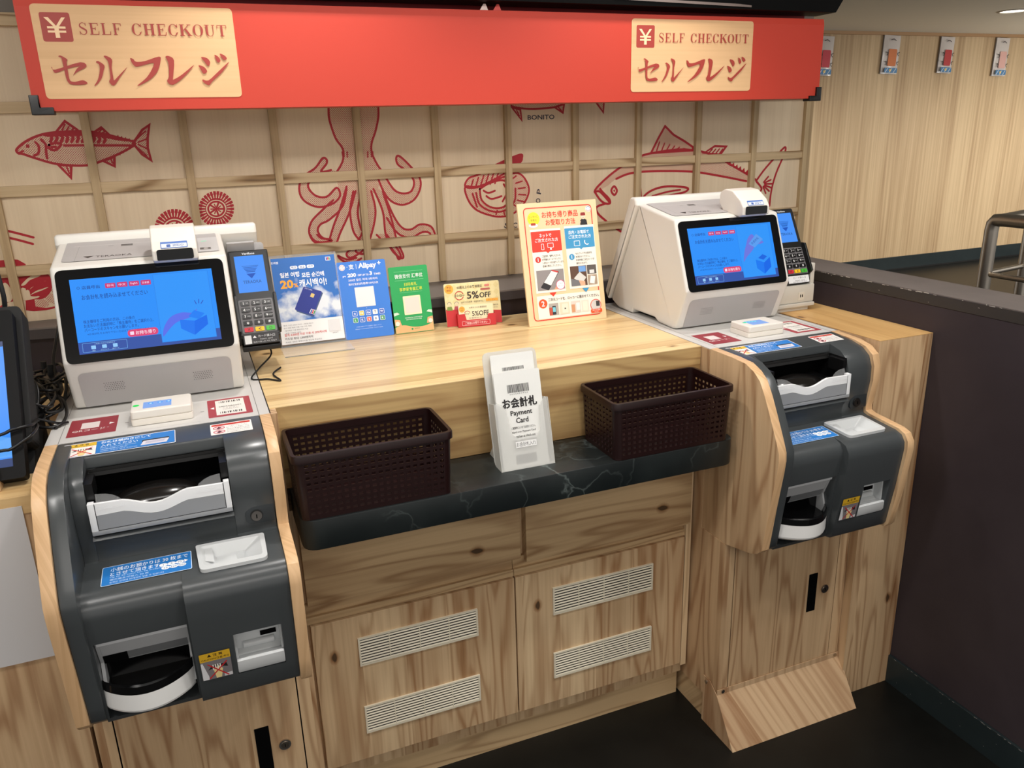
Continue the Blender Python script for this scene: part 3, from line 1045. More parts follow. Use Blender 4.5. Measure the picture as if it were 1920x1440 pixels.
# partition on the right with cap and baseboard
b = MB(); b.box(1.6335, 1.760, -1.6, YW - 0.002, 0.0, 0.915, PARTM); part = structure(b, 'wall_partition')
b = MB()
b.box(1.6325, 1.762, -1.6, YW - 0.0015, 0.9155, 0.9385, CAPM, 0.001)
b.box(1.6335, 1.761, -1.6, YW - 0.0015, 0.9386, 0.9405, PARTTOP)
cap = structure(b, 'trim_19')
c = Canvas((1.6325, 0, 0.94), (0, -1, 0), (0, 0, 1), 0.0004)
for i in range(120):
    y = random.uniform(-0.46, 1.55)
    if random.random() < 0.75:
        c.rect(y, -0.0012 - random.random() * 0.0012, random.uniform(0.002, 0.014), random.uniform(0.0006, 0.0018), (196, 190, 180))
    else:
        c.rect(y, -0.024 + random.random() * 0.02, random.uniform(0.001, 0.005), 0.0008, (190, 184, 175))
c.build('paint_chips', cap)['label'] = 'chipped pale paint along the cap edge'
b = MB(); b.box(1.6265, 1.633, -1.6, -0.136, 0.0, 0.073, BASEM, 0.001); bb = structure(b, 'baseboard_partition')
c = Canvas((1.6265, 0, 0.0), (0, -1, 0), (0, 0, 1), 0.0004)
for i in range(70):
    c.rect(random.uniform(0.15, 1.2), 0.0715 + random.random() * 0.001, random.uniform(0.001, 0.007), 0.0009, (170, 170, 164))
for i in range(16):
    c.rect(random.uniform(0.15, 0.9), random.uniform(0.004, 0.06), 0.0014, 0.0012, (150, 150, 146))
c.build('paint_chips', bb)['label'] = 'chipped pale paint along the top edge'

# red prints on the latticed wall
RED = (170, 24, 38)
PRINT = mat('red_print', RED, 0.6)
DOTS = halftone('red_halftone', RED, 0.0046, 0.30)
DOTSD = halftone('red_halftone_dense', RED, 0.0042, 0.44)
NAVY = (34, 32, 52)
BARE = W_PANEL
print_names = dict(mackerel='mackerel_print', urchin='sea_urchin_print', urchin_two='sea_urchin_print', squid='squid_print',
                   bonito='bonito_print', scallop='scallop_print', amberjack='amberjack_print', shrimp='shrimp_print')
for key, items in MURALS.items():
    c = Canvas((0, YW, 0), (1, 0, 0), (0, 0, 1), 0.0003, 0.00005)
    for kind, w, flat in items:
        pts = [(flat[i] / 2000.0, flat[i + 1] / 2000.0) for i in range(0, len(flat), 2)]
        lw = w * 0.00100
        if kind == 'F':
            c.poly(catmull(pts, True, 4), DOTS)
        elif kind == 'f':
            c.poly(pts, DOTS)
        elif kind == 'R':
            c.poly(catmull(pts, True, 4) if len(pts) > 4 else pts, PRINT)
        elif kind == 'r':
            c.poly(pts, PRINT)
        elif kind == 'B':
            c.poly(catmull(pts, True, 4), BARE)
        elif kind == 'C':
            c.line(catmull(pts, True, 5), lw, PRINT, True)
        elif kind == 'S':
            c.line(catmull(pts, False, 5), lw, PRINT)
        elif kind == 'l':
            c.line(pts, lw, PRINT, True)
        elif kind == 'L':
            c.line(pts, lw, PRINT)
        elif kind == 'b':
            c.line(pts, lw, BARE)
    if key == 'bonito':
        c.text('BONITO', 1.0985, 1.3178, 0.0115, NAVY, 0.0750, bold=0.018, rot=0.0)
    if key == 'scallop':
        for j, ch in enumerate('SCALLOP'):
            a = 0.0 - (6 - j) * 0.285
            c.text(ch, 1.006 + 0.083 * math.cos(a), 1.133 + 0.083 * math.sin(a), 0.0130, NAVY, 0.0125 if ch != 'L' else 0.0095, bold=0.015, rot=a + math.pi / 2 - 0.25)
    o = c.build(print_names[key], wall_back)

# ------------------------------------------------------------------ red fascia sign
YS = 0.42
SIGNRED = mat('sign_red', (196, 62, 45), 0.48, spec=0.35)
sign = empty('hanging_sign', (0.887, YS, 1.344), 'long red self checkout sign with two pale wood plaques hanging over the counter', 'sign')
off = Vector((-0.887, -YS, -1.344))
def S(mb, name, parent=sign, smooth=0):
    mb.xf = None
    mb.v = [v + off for v in mb.v]
    return mb.build(name, parent, smooth)
b = MB()
b.prism([(YS, 1.344), (YS, 1.5175), (YS + 0.003, 1.5315), (YS + 0.012, 1.5315), (YS + 0.012, 1.344)], -0.004, 1.7775, SIGNRED, 'x')
S(b, 'panel')
b = MB()
b.box(-0.004, 1.7775, YS + 0.075, YS + 0.085, 1.46, 1.62, mat('sign_back_red', (150, 16, 24), 0.5))
S(b, 'back_panel')
b = MB(); b.box(-0.004, 1.7775, YS + 0.012, YS + 0.075, 1.344, 1.352, SIGNRED); S(b, 'bottom_return')
for sx, dx in ((1, 0.0), (-1, 0.0)):
    b = MB()
    x0 = -0.0085 if sx > 0 else 1.7815
    poly = rounded([(x0, 1.3375), (x0 + sx * 0.0365, 1.3375), (x0 + sx * 0.0365, 1.3505), (x0 + sx * 0.0155, 1.3505),
                    (x0 + sx * 0.0155, 1.3715), (x0, 1.3715)], 0.0012, 2)
    b.prism(poly, YS - 0.006, YS + 0.02, BLACK, 'y', 0.0015)
    S(b, 'corner_bracket', smooth=30)

def serif_letter(c, ch, x, y, w, h, col):
    """one roman capital in the cell x,y,w,h: thick stems, hairline serifs"""
    T, t, s = 0.20, 0.055, 0.055
    def R(a, b2, cc, d):
        c.rect(x + a * w, y + b2 * h, (cc - a) * w, (d - b2) * h, col)
    def PL(pts):
        c.poly([(x + p[0] * w, y + p[1] * h) for p in pts], col)
    def arc(cx, cy, rx, ry, a0, a1, thick=lambda a: 0.1, n=22):
        pts_o, pts_i = [], []
        for k in range(n + 1):
            a = a0 + (a1 - a0) * k / n
            th = thick(a)
            pts_o.append((cx + rx * math.cos(a), cy + ry * math.sin(a)))
            pts_i.append((cx + (rx - th) * math.cos(a), cy + (ry - th * 0.55) * math.sin(a)))
        P = [(x + p[0] * w, y + p[1] * h) for p in pts_o + pts_i]
        c.put(P, [(k, k + 1, n + 2 + k, n + 1 + k) for k in range(n)], col)
    def stem(a, top=True, bot=True, wd=T):
        R(a, 0, a + wd, 1)
        if bot:
            R(a - 0.11, 0, a + wd + 0.11, s)
        if top:
            R(a - 0.11, 1 - s, a + wd + 0.11, 1)
    sw = lambda a: 0.055 + 0.16 * abs(math.cos(a)) ** 1.5
    if ch in 'EFL':
        stem(0.15)
        if ch in 'EF':
            R(0.15, 1 - s, 0.88, 1); PL([(0.82, 1), (0.9, 1), (0.92, 0.74), (0.87, 0.74)])
            R(0.3, 0.49, 0.64, 0.49 + s); PL([(0.6, 0.38), (0.66, 0.38), (0.66, 0.65), (0.6, 0.65)])
        if ch in 'EL':
            R(0.15, 0, 0.9, s); PL([(0.84, 0), (0.92, 0), (0.97, 0.3), (0.91, 0.3)])
    elif ch == 'H':
        stem(0.12); stem(0.68); R(0.3, 0.48, 0.7, 0.48 + s)
    elif ch == 'K':
        stem(0.1)
        PL([(0.3, 0.42), (0.3, 0.5), (0.78, 0.98), (0.86, 0.98)])
        PL([(0.42, 0.56), (0.54, 0.68), (0.98, 0.03), (0.76, 0.03)])
        R(0.66, 1 - s, 1.0, 1); R(0.66, 0, 1.06, s)
    elif ch == 'T':
        stem(0.4, top=False); R(0.03, 1 - s, 0.97, 1)
        PL([(0.03, 1), (0.09, 1), (0.06, 0.72), (0.0, 0.72)]); PL([(0.91, 1), (0.97, 1), (1.0, 0.72), (0.94, 0.72)])
    elif ch == 'O':
        arc(0.5, 0.5, 0.48, 0.52, 0, 2 * math.pi, sw, 36)
    elif ch == 'C':
        arc(0.52, 0.5, 0.48, 0.52, 0.62, 2 * math.pi - 0.55, sw, 32)
        PL([(0.88, 1.0), (0.94, 1.0), (0.95, 0.66), (0.88, 0.74)])
        PL([(0.86, 0.3), (0.93, 0.24), (0.97, 0.26), (0.93, 0.33)])
    elif ch == 'U':
        R(0.1, 0.3, 0.3, 1); R(-0.02, 1 - s, 0.42, 1); R(0.76, 0.3, 0.82, 1); R(0.64, 1 - s, 0.95, 1)
        arc(0.46, 0.34, 0.36, 0.36, math.pi, 2 * math.pi, lambda a: 0.06 + 0.14 * max(0, -math.cos(a)) ** 1.2)
    elif ch == 'S':
        pts = [(0.84, 0.80), (0.72, 0.95), (0.46, 1.0), (0.2, 0.88), (0.18, 0.68), (0.5, 0.52), (0.82, 0.36), (0.82, 0.14), (0.55, 0.0), (0.26, 0.06), (0.12, 0.24)]
        P = catmull(pts, False, 6)
        for i in range(len(P) - 1):
            u = i / (len(P) - 1)
            wd = 0.06 + 0.15 * math.exp(-((u - 0.5) / 0.2) ** 2)
            c.line([(x + P[i][0] * w, y + P[i][1] * h), (x + P[i + 1][0] * w, y + P[i + 1][1] * h)], wd * w, col)
        PL([(0.80, 1.0), (0.86, 1.0), (0.88, 0.7), (0.82, 0.72)]); PL([(0.08, 0.0), (0.14, 0.0), (0.14, 0.3), (0.08, 0.3)])

PW, PH = 0.3375, 0.158
SIGNINK = (166, 56, 46)
for dx in (0.0, 1.2035):
    b = MB()
    b.prism(rounded([(0.0195 + dx, 1.3645), (0.0195 + dx + PW, 1.3645), (0.0195 + dx + PW, 1.522), (0.0195 + dx, 1.522)], 0.0085, 5),
            YS - 0.0012, YS - 0.0001, W_PLAQUE, 'y')
    pq = S(b, 'plaque')
    pq['label'] = 'pale wood plaque lettered SELF CHECKOUT'
    c = Canvas((dx, YS - 0.0012, 0), (1, 0, 0), (0, 0, 1), 0.0002, 0.00004)
    c.rrect(0.0322, 1.4605, 0.048, 0.0480, 0.004, SIGNINK)
    PALE = (250, 214, 170)
    yc = 0.0562
    c.poly([(yc - 0.0175, 1.5005), (yc - 0.0105, 1.5005), (yc, 1.4865), (yc + 0.0105, 1.5005), (yc + 0.0165, 1.5005), (yc + 0.0035, 1.4845), (yc + 0.0035, 1.4670), (yc - 0.0035, 1.4670), (yc - 0.0035, 1.4845)], PALE)
    c.rect(yc - 0.0145, 1.4822, 0.029, 0.0034, PALE)
    c.rect(yc - 0.0145, 1.4755, 0.029, 0.0034, PALE)
    word = 'SELF CHECKOUT'
    cw = [0.62, 0.74, 0.74, 0.70, 0.45, 0.78, 0.88, 0.74, 0.78, 0.88, 0.84, 0.84, 0.78]
    gap = 0.12
    tot = sum(cw) + gap * 12
    unit = 0.2515 / tot
    xx = 0.0915
    for ch, wd in zip(word, cw):
        if ch != ' ':
            serif_letter(c, ch, xx, 1.4728, wd * unit, 0.0195, SIGNINK)
        xx += (wd + gap) * unit
    for flat in KANA:
        pts = [(flat[i] / 2000.0, flat[i + 1] / 2000.0) for i in range(0, len(flat), 2)]
        c.poly(catmull(pts, True, 3), SIGNINK)
    for v in range(len(c.mb.v)):
        c.mb.v[v] = c.mb.v[v] + off
    pr = c.mb.build('lettering', pq, 0)

# black equipment above the sign
b = MB()
b.prism([(0.05, 1.549), (1.700, 1.5445), (1.794, 1.5445), (1.90, 1.70), (0.05, 1.70)], 0.40, 0.475, mat('housing_black', (5, 5, 5), 0.5, spec=0.1), 'y', 0.002)
hs = b.build('overhead_housing', None, 30)
tag(hs, 'black overhead equipment housing running above the red sign', 'housing')
c = Canvas((0, 0.398, 0), (1, 0, 0), (0, 0, 1), 0.0005)
c.poly([(1.16, 1.5625), (1.50, 1.556), (1.535, 1.5535), (1.535, 1.5495), (1.17, 1.557)], (120, 106, 100))
c.build('grey_strip', hs)
for x, col, nm, lb in ((0.868, (220, 196, 190), 'paper_tag', 'white pointed paper tip peeking over the top of the red sign'),
                       (0.898, (200, 60, 50), 'paper_tag', 'red pointed paper tip peeking over the top of the red sign')):
    b = MB()
    b.prism([(x - 0.009, 1.5318), (x + 0.009, 1.5318), (x + 0.004, 1.5438), (x - 0.001, 1.5438)], YS + 0.004, YS + 0.006, ink(col), 'y')
    tag(b.build(nm, None, 0), lb, 'paper tag')

# ------------------------------------------------------------------ counter, shelf, cabinets
counter = empty('counter', (0.733, 0.2, 0.712), 'pale striped wood counter top between the two checkout machines', 'counter')
off = Vector((-0.733, -0.2, -0.712))
b = MB(); b.box(0.3065, 1.1530, 0.0, 0.4575, 0.8585, 0.8600, W_TOP); S(b, 'top', counter)
b = MB(); b.box(0.3065, 1.1530, 0.0004, 0.02, 0.7122, 0.8584, W_FASCIA); S(b, 'front_board', counter)

b = MB()
b.prism(rounded([(0.3235, -0.0), (0.3235, -0.1433), (1.141, -0.1433), (1.141, 0.0)], [0.001, 0.028, 0.028, 0.001], 6), 0.660, 0.7120, STONE, 'z', 0.002, 2)
tag(b.build('stone_shelf', None, 30), 'black marble shelf carrying the two dark baskets', 'shelf')

def base_cabinet(x0, x1, door, drawer, vents, rail, label):
    e = empty('base_cabinet', ((x0 + x1) / 2, 0.2, 0.07), label, 'cabinet', 'wooden cabinets under the counter')
    o = Vector((-(x0 + x1) / 2, -0.2, -0.07))
    def P(mb, name, parent=e, smooth=0):
        mb.v = [v + o for v in mb.v]
        return mb.build(name, parent, smooth)
    b = MB()
    b.box(x0, x1, 0.02, 0.45, 0.07, 0.66, W_DOOR)
    P(b, 'carcass')
    b = MB()
    b.box(rail[0], rail[1], 0.006, 0.02, 0.4335, 0.4480, W_RAIL, 0.0006)
    b.box(rail[0], rail[1], 0.013, 0.0201, 0.4480, 0.4720, W_RAIL)
    P(b, 'rail')
    b = MB()
    b.box(drawer[0], drawer[1], 0.0 + drawer[4], 0.02, drawer[2], drawer[3], W_RAIL, 0.0008)
    P(b, 'drawer')
    b = MB()
    b.box(door[0], door[1], 0.0, 0.02, door[2], door[3], W_DOOR, 0.0008)
    d = P(b, 'door')
    for vx0, vx1, vz0, vz1 in vents:
        b = MB()
        FR = mat('vent_cream', (226, 218, 196), 0.4)
        t = 0.0035
        b.box(vx0, vx1, -0.004, 0.0, vz0, vz0 + t, FR)
        b.box(vx0, vx1, -0.004, 0.0, vz1 - t, vz1, FR)
        b.box(vx0, vx0 + t, -0.004, 0.0, vz0 + t, vz1 - t, FR)
        b.box(vx1 - t, vx1, -0.004, 0.0, vz0 + t, vz1 - t, FR)
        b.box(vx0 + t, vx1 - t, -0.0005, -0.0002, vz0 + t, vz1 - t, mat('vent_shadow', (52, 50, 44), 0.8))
        n = 9
        p = (vz1 - vz0 - 2 * t) / n
        for i in range(n):
            z = vz0 + t + p * i
            b.prism([(-0.0036, z + p * 0.14), (-0.0028, z + p * 0.08), (-0.0012, z + p * 0.44), (-0.0020, z + p * 0.56)], vx0 + t, vx1 - t, FR, 'x')
        for i in range(1, 4):
            xm = vx0 + (vx1 - vx0) * i / 4
            b.box(xm - 0.0006, xm + 0.0006, -0.0036, -0.0004, vz0 + t, vz1 - t, FR)
        P(b, 'vent_grille', d)
    return e

base_cabinet(0.3190, 0.7325, (0.3300, 0.7312, 0.1085, 0.4325), (0.3298, 0.7480, 0.4725, 0.640, 0.002),
             [(0.4115, 0.6500, 0.3247, 0.3858), (0.4112, 0.6485, 0.1700, 0.2317)], (0.3190, 0.7325),
             'left base cabinet under the stone shelf, its upper vent grille bluish white')
base_cabinet(0.7335, 1.1485, (0.7340, 1.1330, 0.1085, 0.4325), (0.7583, 1.1434, 0.4640, 0.640, -0.003),
             [(0.8145, 1.0523, 0.3255, 0.3894), (0.8146, 1.0523, 0.1702, 0.2322)], (0.7335, 1.1400),
             'right base cabinet under the stone shelf, nearest the kick plate')
b = MB(); b.box(1.1350, 1.1487, 0.0, 0.0195, 0.102, 0.66, W_DOOR, 0.0006); tag(structure(b, 'trim_21'))
b = MB(); b.box(0.3190, 1.1487, 0.034, 0.05, 0.0, 0.1075, W_RAIL); structure(b, 'baseboard_cabinet')

# ------------------------------------------------------------------ kiosk columns (built-in wood)
def kiosk_column(ox, xr, label, door_x1):
    e = empty('kiosk_column', (ox + 0.14, 0.2, 0.0), label, 'cabinet')
    o = Vector((-0.14, -0.2, 0))
    def P(mb, name, parent=e, smooth=0):
        mb.v = [v + o for v in mb.v]
        return mb.build(name, parent, smooth)
    b = MB()
    xl = -0.0190
    b.box(xl, xr, -0.110, 0.4575, 0.066, 0.465, W_KIOSK)
    b.box(xl, xr, -0.0278, 0.4575, 0.465, 0.8585, W_KIOSK)
    b.box(xl, 0.0065, -0.1130, -0.1100, 0.066, 0.465, W_KIOSK)
    b.box(door_x1 + 0.0018, xr, -0.1130, -0.1100, 0.066, 0.465, W_KIOSK)
    b.box(0.0065, door_x1 + 0.0018, -0.1130, -0.1100, 0.066, 0.0985, W_KIOSK)
    b.box(0.0060, door_x1 + 0.0024, -0.1104, -0.1100, 0.098, 0.4650, VOID)
    P(b, 'body')
    b = MB(); b.box(xl + 0.004, xr - 0.004, -0.104, 0.4575, 0.0, 0.066, W_RAIL); P(b, 'plinth')
    b = MB()
    b.box(0.0088, door_x1 - 0.0004, -0.1135, -0.1105, 0.1008, 0.4640, W_KIOSK, 0.0006)
    d = P(b, 'door')
    b = MB(); b.prism(rounded([(0.2095, 0.2435), (0.2330, 0.2435), (0.2330, 0.3385), (0.2095, 0.3385)], 0.0012, 2), -0.1142, -0.1134, VOID, 'y'); P(b, 'handle_slot', d)
    b = MB()
    b.cyl((0.2555, -0.1128, 0.2925), (0, -1, 0), 0.0100, 0.0035, CHROME)
    b.cyl((0.2555, -0.1160, 0.2925), (0, -1, 0), 0.0066, 0.0014, mat('lock_face', (150, 140, 128), 0.35, metal=1.0))
    b.box(0.2549, 0.2561, -0.1180, -0.1172, 0.2895, 0.2955, VOID)
    P(b, 'lock', d, 30)
    return e

kiosk_column(0.0, 0.3165, 'built-in wood column under the left checkout machine', 0.2860)
kiosk_column(1.173, 0.3140, 'built-in wood column under the right checkout machine, behind the folded kick plate', 0.2860)

b = MB()
b.box(1.4880, 1.6325, -0.1350, 0.4575, 0.0, 0.8588, W_KIOSK)
b.box(1.4880, 1.6325, -0.1350, 0.4575, 0.8589, 0.8602, wood('end_top_wood', 'y', (218, 178, 118), (176, 128, 74), 0.07, 0.22, 4, 0.2, 0.22, 0.2, rough=0.4, seed=2.0), 0.0004)
tag(b.build('counter_end_block', None, 0), 'wood end block of the counter beside the dark partition', 'counter block')

# folded kick plate
e = empty('kick_plate', (1.32, -0.14, 0.0), 'sloping folded wood-look kick plate on the floor at the right column', 'kick plate')
o3 = Vector((-1.32, 0.14, 0))
W_KICK = wood('kick_laminate', 'z', (216, 184, 146), (164, 122, 86), 0.07, 0.24, 9, 0.34, 0.2, 0.2, rough=0.35, seed=15.0)
b = MB()
b.prism([(-0.1150, 0.0985), (-0.1150, 0.1110), (-0.1165, 0.1110), (-0.1168, 0.0985), (-0.1818, 0.0), (-0.1803, 0.0)], 1.1520, 1.4925, W_KICK, 'x')
b.prism([(-0.1164, 0.0985), (-0.1815, 0.0), (-0.066, 0.0), (-0.066, 0.118), (-0.090, 0.118)], 1.1510, 1.1524, W_KICK, 'x')
b.prism([(-0.118, 0.096), (-0.1795, 0.0), (-0.116, 0.0)], 1.4905, 1.4922, W_KICK, 'x')
b.v = [v + o3 for v in b.v]
kp = b.build('sheet', e, 0)
for x in (1.1665, 1.4780):
    b = MB(); b.cyl((x, -0.1165, 0.1055), (0, -1, 0), 0.0042, 0.002, CHROME, 14); b.v = [v + o3 for v in b.v]; b.build('screw', e, 30)
b = MB(); b.cyl((1.1510, -0.078, 0.108), (-1, 0, 0), 0.0042, 0.002, CHROME, 14); b.v = [v + o3 for v in b.v]; b.build('screw', e, 30)

# ------------------------------------------------------------------ cash machines
CHEEK = [(-0.030, 0.8603), (-0.088, 0.8548), (-0.118, 0.8475), (-0.137, 0.8345), (-0.1460, 0.8130), (-0.1470, 0.7850), (-0.1425, 0.7500),
         (-0.1370, 0.7240), (-0.1385, 0.7135), (-0.1480, 0.7100), (-0.222, 0.7035), (-0.2375, 0.6985), (-0.2465, 0.6860), (-0.2478, 0.6720), (-0.238, 0.586),
         (-0.230, 0.536), (-0.2255, 0.504), (-0.2205, 0.4965), (-0.190, 0.4900), (-0.1115, 0.4720), (-0.1115, 0.560), (-0.030, 0.640)]
LEFTLOW = [(-0.030, 0.760), (-0.1385, 0.7400), (-0.1375, 0.7180), (-0.1480, 0.7100), (-0.206, 0.7050), (-0.2230, 0.6995), (-0.2320, 0.6870), (-0.2325, 0.6720), (-0.2240, 0.6150),
           (-0.2130, 0.5040), (-0.2080, 0.4935), (-0.180, 0.4880), (-0.1115, 0.4720), (-0.1115, 0.560), (-0.030, 0.640)]
RIM = [(-0.030, 0.8603), (-0.100, 0.8595), (-0.139, 0.8560), (-0.1630, 0.8460), (-0.1800, 0.8330), (-0.1970, 0.8060), (-0.2160, 0.7700), (-0.2360, 0.7300), (-0.2440, 0.7130),
       (-0.2455, 0.6990), (-0.2425, 0.6730), (-0.2300, 0.5930), (-0.2210, 0.5280), (-0.2175, 0.5060), (-0.2060, 0.4950), (-0.186, 0.4880), (-0.1115, 0.4700), (-0.1115, 0.560), (-0.030, 0.640)]
PLYL = [(-0.028, 0.8605), (-0.100, 0.8605), (-0.1400, 0.8585), (-0.1650, 0.8490), (-0.1830, 0.8360), (-0.2005, 0.8090), (-0.2197, 0.7730), (-0.2395, 0.7340), (-0.2475, 0.7160),
        (-0.2490, 0.7000), (-0.2460, 0.6740), (-0.2335, 0.5940), (-0.2245, 0.5290), (-0.2210, 0.5060), (-0.2090, 0.4935), (-0.1890, 0.4840), (-0.1115, 0.4655), (-0.1115, 0.4652), (-0.028, 0.4652)]
PLYR = [(-0.028, 0.8605), (-0.095, 0.8570), (-0.125, 0.8500), (-0.1440, 0.8370), (-0.1520, 0.8150), (-0.1530, 0.7850), (-0.1475, 0.7500), (-0.1420, 0.7260), (-0.1430, 0.7180),
        (-0.1530, 0.7145), (-0.2270, 0.7080), (-0.2440, 0.7020), (-0.2535, 0.6880), (-0.2550, 0.6720), (-0.2450, 0.5860), (-0.2370, 0.5350), (-0.2320, 0.5020), (-0.2240, 0.4920), (-0.192, 0.4850), (-0.1115, 0.4655), (-0.1115, 0.4652), (-0.028, 0.4652)]

def sticker_plane(o, u, v):
    return dict(O=o, U=u, V=v)

BLUE = (38, 122, 200)
def no_hand(c, x, y, w, h):
    """crossed-out hand pictogram"""
    c.poly([(x + w * .1, y + h * .55), (x + w * .3, y + h * .8), (x + w * .9, y + h * .78), (x + w * .95, y + h * .55), (x + w * .7, y + h * .62), (x + w * .3, y + h * .6)], (40, 36, 36))
    c.poly([(x + w * .4, y), (x + w * .62, y), (x + w * .72, y + h * .5), (x + w * .55, y + h * .72), (x + w * .33, y + h * .5)], (238, 214, 150))
    for k in range(4):
        c.rect(x + w * (.3 + .1 * k), y + h * .5, w * .055, h * .32, (240, 236, 226))
    c.line([(x + w * .12, y + h * .05), (x + w * .92, y + h * .88)], w * .06, (200, 40, 46))
    c.line([(x + w * .12, y + h * .88), (x + w * .92, y + h * .05)], w * .06, (200, 40, 46))

def cash_machine(ox, label):
    e = empty('cash_machine', (ox + 0.144, -0.12, 0.66), label, 'cash machine')
    o = Vector((-0.144, 0.12, -0.66))
    def P(mb, name, parent=e, smooth=40):
        mb.v = [v + o for v in mb.v]
        return mb.build(name, parent, smooth)
    # plywood cheeks
    b = MB(); b.prism(PLYL, -0.0182, -0.0005, W_PLY, 'x', 0.0012, cap=W_KIOSK); P(b, 'side_panel', smooth=30)
    b = MB(); b.prism(PLYR, 0.2887, 0.3055, W_PLY, 'x', 0.0012, cap=W_KIOSK); P(b, 'side_panel', smooth=30)
    # charcoal body
    b = MB()
    b.prism(RIM, 0.0, 0.0205, CHAR, 'x', 0.002)
    b.prism(clip(CHEEK, 1, 0.7115, '>'), 0.0205, 0.0392, CHAR, 'x', 0.0012)
    b.prism(clip(CHEEK, 1, 0.7115, '>'), 0.2290, 0.2880, CHAR, 'x', 0.0012)
    bridge = rounded([(-0.030, 0.8603), (-0.0885, 0.8548), (-0.0905, 0.8360), (-0.030, 0.8400)], [0, 0.003, 0.003, 0], 3)
    b.prism(bridge, 0.0392, 0.2290, CHAR, 'x')
    sill = [(-0.030, 0.7620), (-0.1500, 0.7560), (-0.1540, 0.7515), (-0.1470, 0.7490), (-0.1400, 0.7380), (-0.1370, 0.7180), (-0.1385, 0.7115), (-0.030, 0.700)]
    b.prism(sill, 0.0392, 0.2290, CHAR, 'x')
    # corner fillets of the note opening
    for x0, sx in ((0.0395, 1), (0.2290, -1)):
        r = 0.012
        pts = [(x0, 0.8365)] + [(x0 + sx * (r - r * math.cos(a * 0.3927)), 0.8365 - r + r * math.sin(a * 0.3927)) for a in range(4)]
        pts = [(x0, 0.8365)] + [(x0 + sx * (r - r * math.cos(t)), 0.8365 - r + r * math.sin(t)) for t in (0, 0.4, 0.8, 1.2, 1.5708)]
        b.prism(pts, -0.0900, -0.040, CHAR, 'y')
    # lower left block with opening for the coin return
    lo = clip(LEFTLOW, 1, 0.7112, '<')
    b.prism(clip(lo, 1, 0.6330, '>'), 0.0200, 0.1482, CHAR, 'x')
    b.prism(clip(lo, 1, 0.5020, '<'), 0.0200, 0.1482, CHAR, 'x')
    mid = clip(clip(lo, 1, 0.6330, '<'), 1, 0.5020, '>')
    b.prism(mid, 0.0200, 0.0240, CHAR, 'x')
    b.prism(mid, 0.1445, 0.1482, CHAR, 'x')
    # lower right block with the return pocket hole
    ro = clip(CHEEK, 1, 0.7112, '<')
    rl = clip(ro, 1, 0.6400, '<')
    ru = clip(ro, 1, 0.6400, '>')
    notch = []
    for p_ in ru:
        notch.append(p_)
        if abs(p_[0] + 0.1480) < 1e-6 and abs(p_[1] - 0.7100) < 1e-6:
            notch += [(-0.1590, 0.7090), (-0.1595, 0.6960), (-0.2110, 0.6920), (-0.2120, 0.7045)]
    b.prism(ru, 0.1482, 0.1760, CHAR, 'x')
    b.prism(notch, 0.1760, 0.2590, CHAR, 'x')
    b.prism(ru, 0.2590, 0.2880, CHAR, 'x')
    b.prism(rl, 0.1482, 0.2025, CHAR, 'x')
    b.prism(rl, 0.2705, 0.2880, CHAR, 'x')
    b.prism(clip(rl, 1, 0.6070, '>'), 0.2025, 0.2705, CHAR, 'x')
    b.prism(clip(rl, 1, 0.5330, '<'), 0.2025, 0.2705, CHAR, 'x')
    # key recess plate
    b.prism(rounded([(0.2440, 0.7270), (0.2870, 0.7270), (0.2870, 0.7560), (0.2560, 0.7560), (0.2440, 0.7480)], [0.010, 0.002, 0.002, 0.010, 0.008], 4), -0.1432, -0.136, mat('charcoal_dark', (44, 49, 52), 0.4), 'y', 0.001)
    body = P(b, 'body')
    # note opening: dark lining
    b = MB()
    b.box(0.0392, 0.2293, -0.0600, -0.0560, 0.7500, 0.8400, VOID)
    b.box(0.0392, 0.0402, -0.1380, -0.0560, 0.7620, 0.8360, BLACK)
    b.box(0.2283, 0.2293, -0.1380, -0.0560, 0.7620, 0.8360, BLACK)
    b.box(0.0402, 0.2283, -0.0905, -0.0560, 0.8320, 0.8360, BLACKM)
    b.box(0.0402, 0.0500, -0.1400, -0.1000, 0.8085, 0.8330, BLACK)
    b.box(0.2185, 0.2283, -0.1400, -0.1000, 0.8085, 0.8330, BLACK)
    b.prism([(-0.0600, 0.8330), (-0.0890, 0.8330), (-0.0910, 0.8250), (-0.060, 0.815)], 0.0402, 0.2283, BLACKM, 'x')
    P(b, 'note_slot', smooth=30)
    # note tray: white lip, grey front, black dish
    b = MB()
    TRAYW = mat('tray_white', (236, 238, 240), 0.35)
    TRAYG = mat('tray_grey', (148, 151, 155), 0.4)
    b.box(0.0405, 0.2280, -0.1552, -0.0605, 0.7600, 0.7660, TRAYG, 0.001)
    b.box(0.0405, 0.0490, -0.1550, -0.1440, 0.7660, 0.8085, TRAYW, 0.001)
    b.box(0.2200, 0.2280, -0.1550, -0.1440, 0.7660, 0.8085, TRAYW, 0.001)
    topc = [(0.0490, 0.8080), (0.0850, 0.8070)] + [(0.085 + 0.085 * k / 10, 0.8072 - 0.0125 * math.sin(math.pi * k / 10) ** 1.4) for k in range(1, 10)] + [(0.170, 0.807), (0.2200, 0.8062)]
    b.prism([(0.0490, 0.7660)] + [(0.2200, 0.7660)] + list(reversed(topc)), -0.1540, -0.1490, TRAYW, 'y', 0.0006)
    tray = P(b, 'note_tray', smooth=30)
    c = Canvas((0, -0.1540, 0), (1, 0, 0), (0, 0, 1), 0.0002, 0.00006)
    wave = [(0.0500, 0.7905), (0.0850, 0.7912)] + [(0.085 + 0.085 * k / 10, 0.7912 - 0.0110 * math.sin(math.pi * k / 10) ** 1.4) for k in range(1, 10)] + [(0.170, 0.7912), (0.2190, 0.7905)]
    c.poly([(0.0500, 0.7665), (0.2190, 0.7665)] + list(reversed(wave)), TRAYG)
